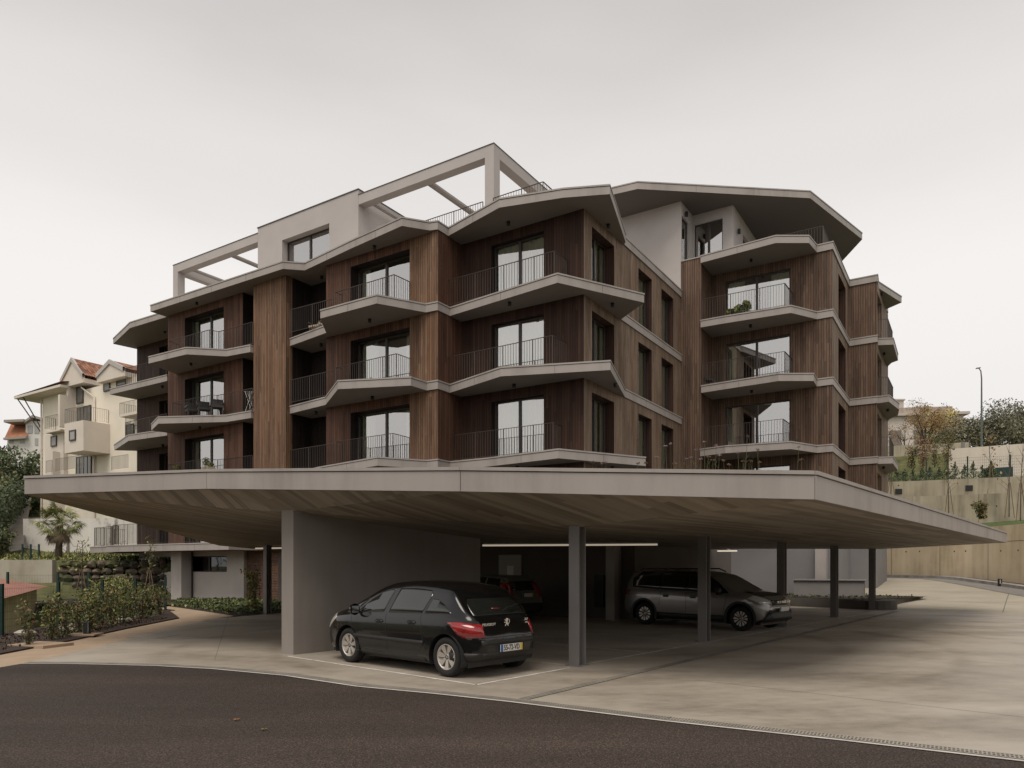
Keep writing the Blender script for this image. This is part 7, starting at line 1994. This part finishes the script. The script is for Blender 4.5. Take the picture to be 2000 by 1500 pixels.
# ------------------------------------------------------------------ small things on and around the building
def small_things():
    rng = random.Random(3)
    # dry verbena stems on the carport roof edge
    M['drystem'] = plain('dry green stem', (0.10, 0.105, 0.05), 0.9); M['verb'] = plain('dry flower head', (0.16, 0.10, 0.065), 0.9); M['pink'] = plain('pink flower head', (0.27, 0.175, 0.195), 0.8)
    px_list = [(1158, 902, 0), (1176, 905, 0), (1183, 903, 1), (1246, 905, 0), (1262, 904, 0), (1282, 893, 1), (1300, 871, 1), (1310, 866, 1), (1318, 905, 0), (1332, 906, 0), (1341, 895, 1), (1350, 893, 1), (1360, 878, 1), (1369, 896, 1), (1376, 862, 1), (1384, 892, 0), (1392, 898, 0), (1399, 870, 1), (1405, 889, 1), (1413, 899, 0), (1424, 907, 0), (1441, 884, 1), (1452, 900, 0), (1460, 852, 0), (1466, 900, 0), (1480, 878, 1), (1483, 903, 0), (1560, 873, 1), (1565, 897, 0)]
    for i, (px, py, pink) in enumerate(px_list):
        d = rng.uniform(10.6, 12.2); q = atd(px, py, d); zb = 2.72 + 0.0
        r = empty('flower_stem', (q.x, q.y, zb), 'thin dry verbena stem sticking up behind the carport roof edge', 'flower', 'dry flower stems on the carport roof')
        m = MB(); lean = rng.uniform(-.10, .10)
        m.tube([V((q.x + lean, q.y, zb)), V((q.x + lean * 0.3, q.y, (zb + q.z) / 2)), q], [0.005, 0.004, 0.003], 4)
        for k in range(2 if rng.random() < 0.6 else 0):
            t = rng.uniform(0.5, 0.8); s = V((q.x + lean * (1 - t), q.y, zb + (q.z - zb) * t)); m.tube([s, s + V((rng.uniform(-.07, .07), 0, 0.06))], 0.003, 3)
        m.build('stem', 'drystem', r)
        h = MB(); leaves(h, q, (0.035, 0.035, 0.014), 26, 0.022, rng, (0,), elong=1.2); h.build('flower_head', 'pink' if pink else 'verb', r)
    # grassy tufts among them
    m = MB()
    for px in (1330, 1368, 1378, 1395, 1442, 1455, 1462):
        for k in range(7):
            q = atd(px + rng.uniform(-12, 12), rng.uniform(888, 914), 11.6); m.tube([V((q.x + rng.uniform(-.06, .06), q.y, 2.74)), q], [0.003, 0.001], 3, cap=False)
    tag(m.build('roof_grass', 'drystem'), kind='stuff')
    # balcony plants, chairs, drying rack
    def pot(px, py, z, h, r, lab, square=True, big=False):
        q = at(px, py, z); root = empty('potted_plant', v3(q, z), lab, 'potted plant', 'potted plants on the balconies')
        m = MB()
        if square: m.box(v3(q, z), (0.42, 0.36, 0.36), 0.4)
        else: m.lathe([(0.0, 0), (0.15, 0), (0.19, 0.3), (0.16, 0.3), (0.0, 0.26)], v3(q, z), n=16)
        m.build('pot', plain('sandstone pot', (0.36, 0.29, 0.20), 0.85) if square else plain('dark pot', (0.05, 0.05, 0.045), 0.7), root)
        l_ = MB(); leaves(l_, (q.x, q.y, z + 0.35 + h / 2), (r, r, h / 2), 240, 0.10, rng, (0, 1, 2)); l_.build('foliage', LG[:3], root)
        m = MB(); m.tube([v3(q, z + 0.25), v3(q, z + 0.4 + h * 0.7)], 0.012, 5); m.build('stem', 'bark', root)
    zf = S[1] + TH
    def onplane(px, a=None, b=None):
        return W(A(px, b), b)
    for px, b, h, r, lab in ((402, -1.95, 0.5, 0.16, 'sandstone pot with a leafy plant behind the lowest left balcony railing, left of a pair'), (412, -1.95, 0.22, 0.14, 'sandstone pot with a low plant behind the lowest left balcony railing, right of a pair'), (346, -2.0, 0.3, 0.2, 'shrubby pot plant at the far end of the lowest left balcony')):
        q = onplane(px, b=b); root_z = zf
        p = empty('potted_plant', v3(q, zf), lab, 'potted plant', 'potted plants on the balconies')
        m = MB(); m.box(v3(q, zf), (0.34, 0.30, 0.62), 0.57); m.build('pot', plain('sandstone planter', (0.34, 0.27, 0.185), 0.85), p)
        l_ = MB(); leaves(l_, (q.x, q.y, zf + 0.62 + h / 2), (r, r, h / 2), 220, 0.09, rng, (0, 1, 2)); l_.build('foliage', LG[:3], p)
    zr3 = R[3] + 0.35
    for i, (px, h) in enumerate(((1427, 0.40), (1443, 0.52), (1457, 0.66))):
        q = W(A(px, 10.9), 10.9); p = empty('potted_plant', v3(q, zr3), 'round leafy pot plant behind the top right wing railing, %s of three' % ('smallest', 'middle', 'largest')[i], 'potted plant', 'potted plants on the balconies')
        m = MB(); m.lathe([(0.0, 0), (0.14, 0), (0.18, 0.24), (0.14, 0.24), (0, 0.2)], v3(q, zr3), n=14); m.build('pot', 'black', p)
        l_ = MB(); leaves(l_, (q.x, q.y, zr3 + 0.18 + h / 2), (0.21, 0.21, h / 2), 260, 0.14, rng, (0, 1, 2), elong=1.5); l_.build('foliage', [LG[0], CON[0], LG[2]], p)
    def chair(q, z, rz, lab, m_, group=None, seatw=0.5):
        r = empty('balcony_chair', v3(q, z), lab, 'chair', group); c, s_ = cos(rz), sin(rz)
        def T(x, y, h): return V((q.x + x * c - y * s_, q.y + x * s_ + y * c, z + h))
        X, Y = V((c, s_, 0)), V((-s_, c, 0))
        m = MB(); m.obox(T(-.28, -.28, .36), X * .56, Y * .56, V((0, 0, .09))); m.build('seat', m_, r)
        m = MB(); m.obox(T(-.28, .24, .40), X * .56, Y * .08 + V((0, 0, 0)), Y * .14 + V((0, 0, .46))); m.build('backrest', m_, r)
        for x in (-.26, .22):
            for y in (-.26, .22): m = MB(); m.obox(T(x, y, 0), X * .04, Y * .04, V((0, 0, .36))); m.build('leg', 'steel', r)
        for x in (-.30, .25): m = MB(); m.obox(T(x, -.28, .56), X * .05, Y * .56, V((0, 0, .04))); m.build('armrest', 'steel', r)
    z2 = S[2] + TH
    M['wicker'] = plain('dark grey cushion', (0.045, 0.043, 0.042), 0.85, var=0.2, scale=10)
    for px, b, rz, lab in ((376, -2.1, 0.6, 'dark cushioned chair on the middle left balcony, left of three'), (398, -2.0, 0.5, 'dark cushioned chair on the middle left balcony, middle of three'), (424, -1.95, 0.4, 'dark cushioned chair on the middle left balcony, right of three')):
        q = W(A(px, b), b); chair(q, z2, rz, lab, 'wicker', 'cushioned chairs on the middle left balcony')
    q = W(A(621, -1.0), -1.0); chair(q, S[3] + TH, -0.4, 'pale wooden chair in the dark recess on the top balcony', plain('pale timber', (0.42, 0.34, 0.25), 0.7))
    q = W(A(488, -1.55), -1.55)
    r = empty('drying_rack', v3(q, z2), 'white drying rack with a towel beside the timber tower', 'drying rack'); m = MB()
    for k in range(6): m.tube([v3(q, z2 + 0.95) + V((-0.2 + k * 0.08, -0.18, 0)), v3(q, z2 + 0.95) + V((-0.2 + k * 0.08, 0.18, 0))], 0.008, 5)
    for s in (-1, 1):
        m.tube([v3(q, z2) + V((-0.16 * s, 0.17, 0)), v3(q, z2 + 0.95) + V((0.16 * s, 0.17, 0))], 0.008, 5); m.tube([v3(q, z2) + V((-0.16 * s, -0.17, 0)), v3(q, z2 + 0.95) + V((0.16 * s, -0.17, 0))], 0.008, 5)
    m.build('frame', 'white', r)
    t = MB(); t.obox(v3(q, z2 + 0.5) + V((0.02, -0.14, 0)), V((0.012, 0, 0)), V((0, 0.26, 0)), V((0, 0, 0.46))); t.build('towel', 'white', r)
    q = W(A(1380, 10.9), 10.9); chair(q, R[2] + 0.35, 0.3, 'dark wire chair on the middle right wing balcony', 'black')
    # leaves lying on the asphalt
    for (px, py, c, lab) in ((461, 1407, (0.30, 0.11, 0.03), 'orange fallen leaf on the asphalt'), (515, 1426, (0.12, 0.12, 0.03), 'green sprig on the asphalt')):
        q = at(px, py); m = MB()
        for k in range(3):
            a = 6.28 * k / 3 + 0.5; u = V((cos(a), sin(a), 0)) * 0.045; w = V((-sin(a), cos(a), 0)) * 0.018; o = v3(q, 0.006)
            m.face([o, o + u * 0.5 + w + V((0, 0, 0.012)), o + u + V((0, 0, 0.006)), o + u * 0.5 - w + V((0, 0, 0.01))])
        tag(m.build('fallen_leaf', plain('fallen leaf', c, 0.8)), lab, 'leaf')
small_things()
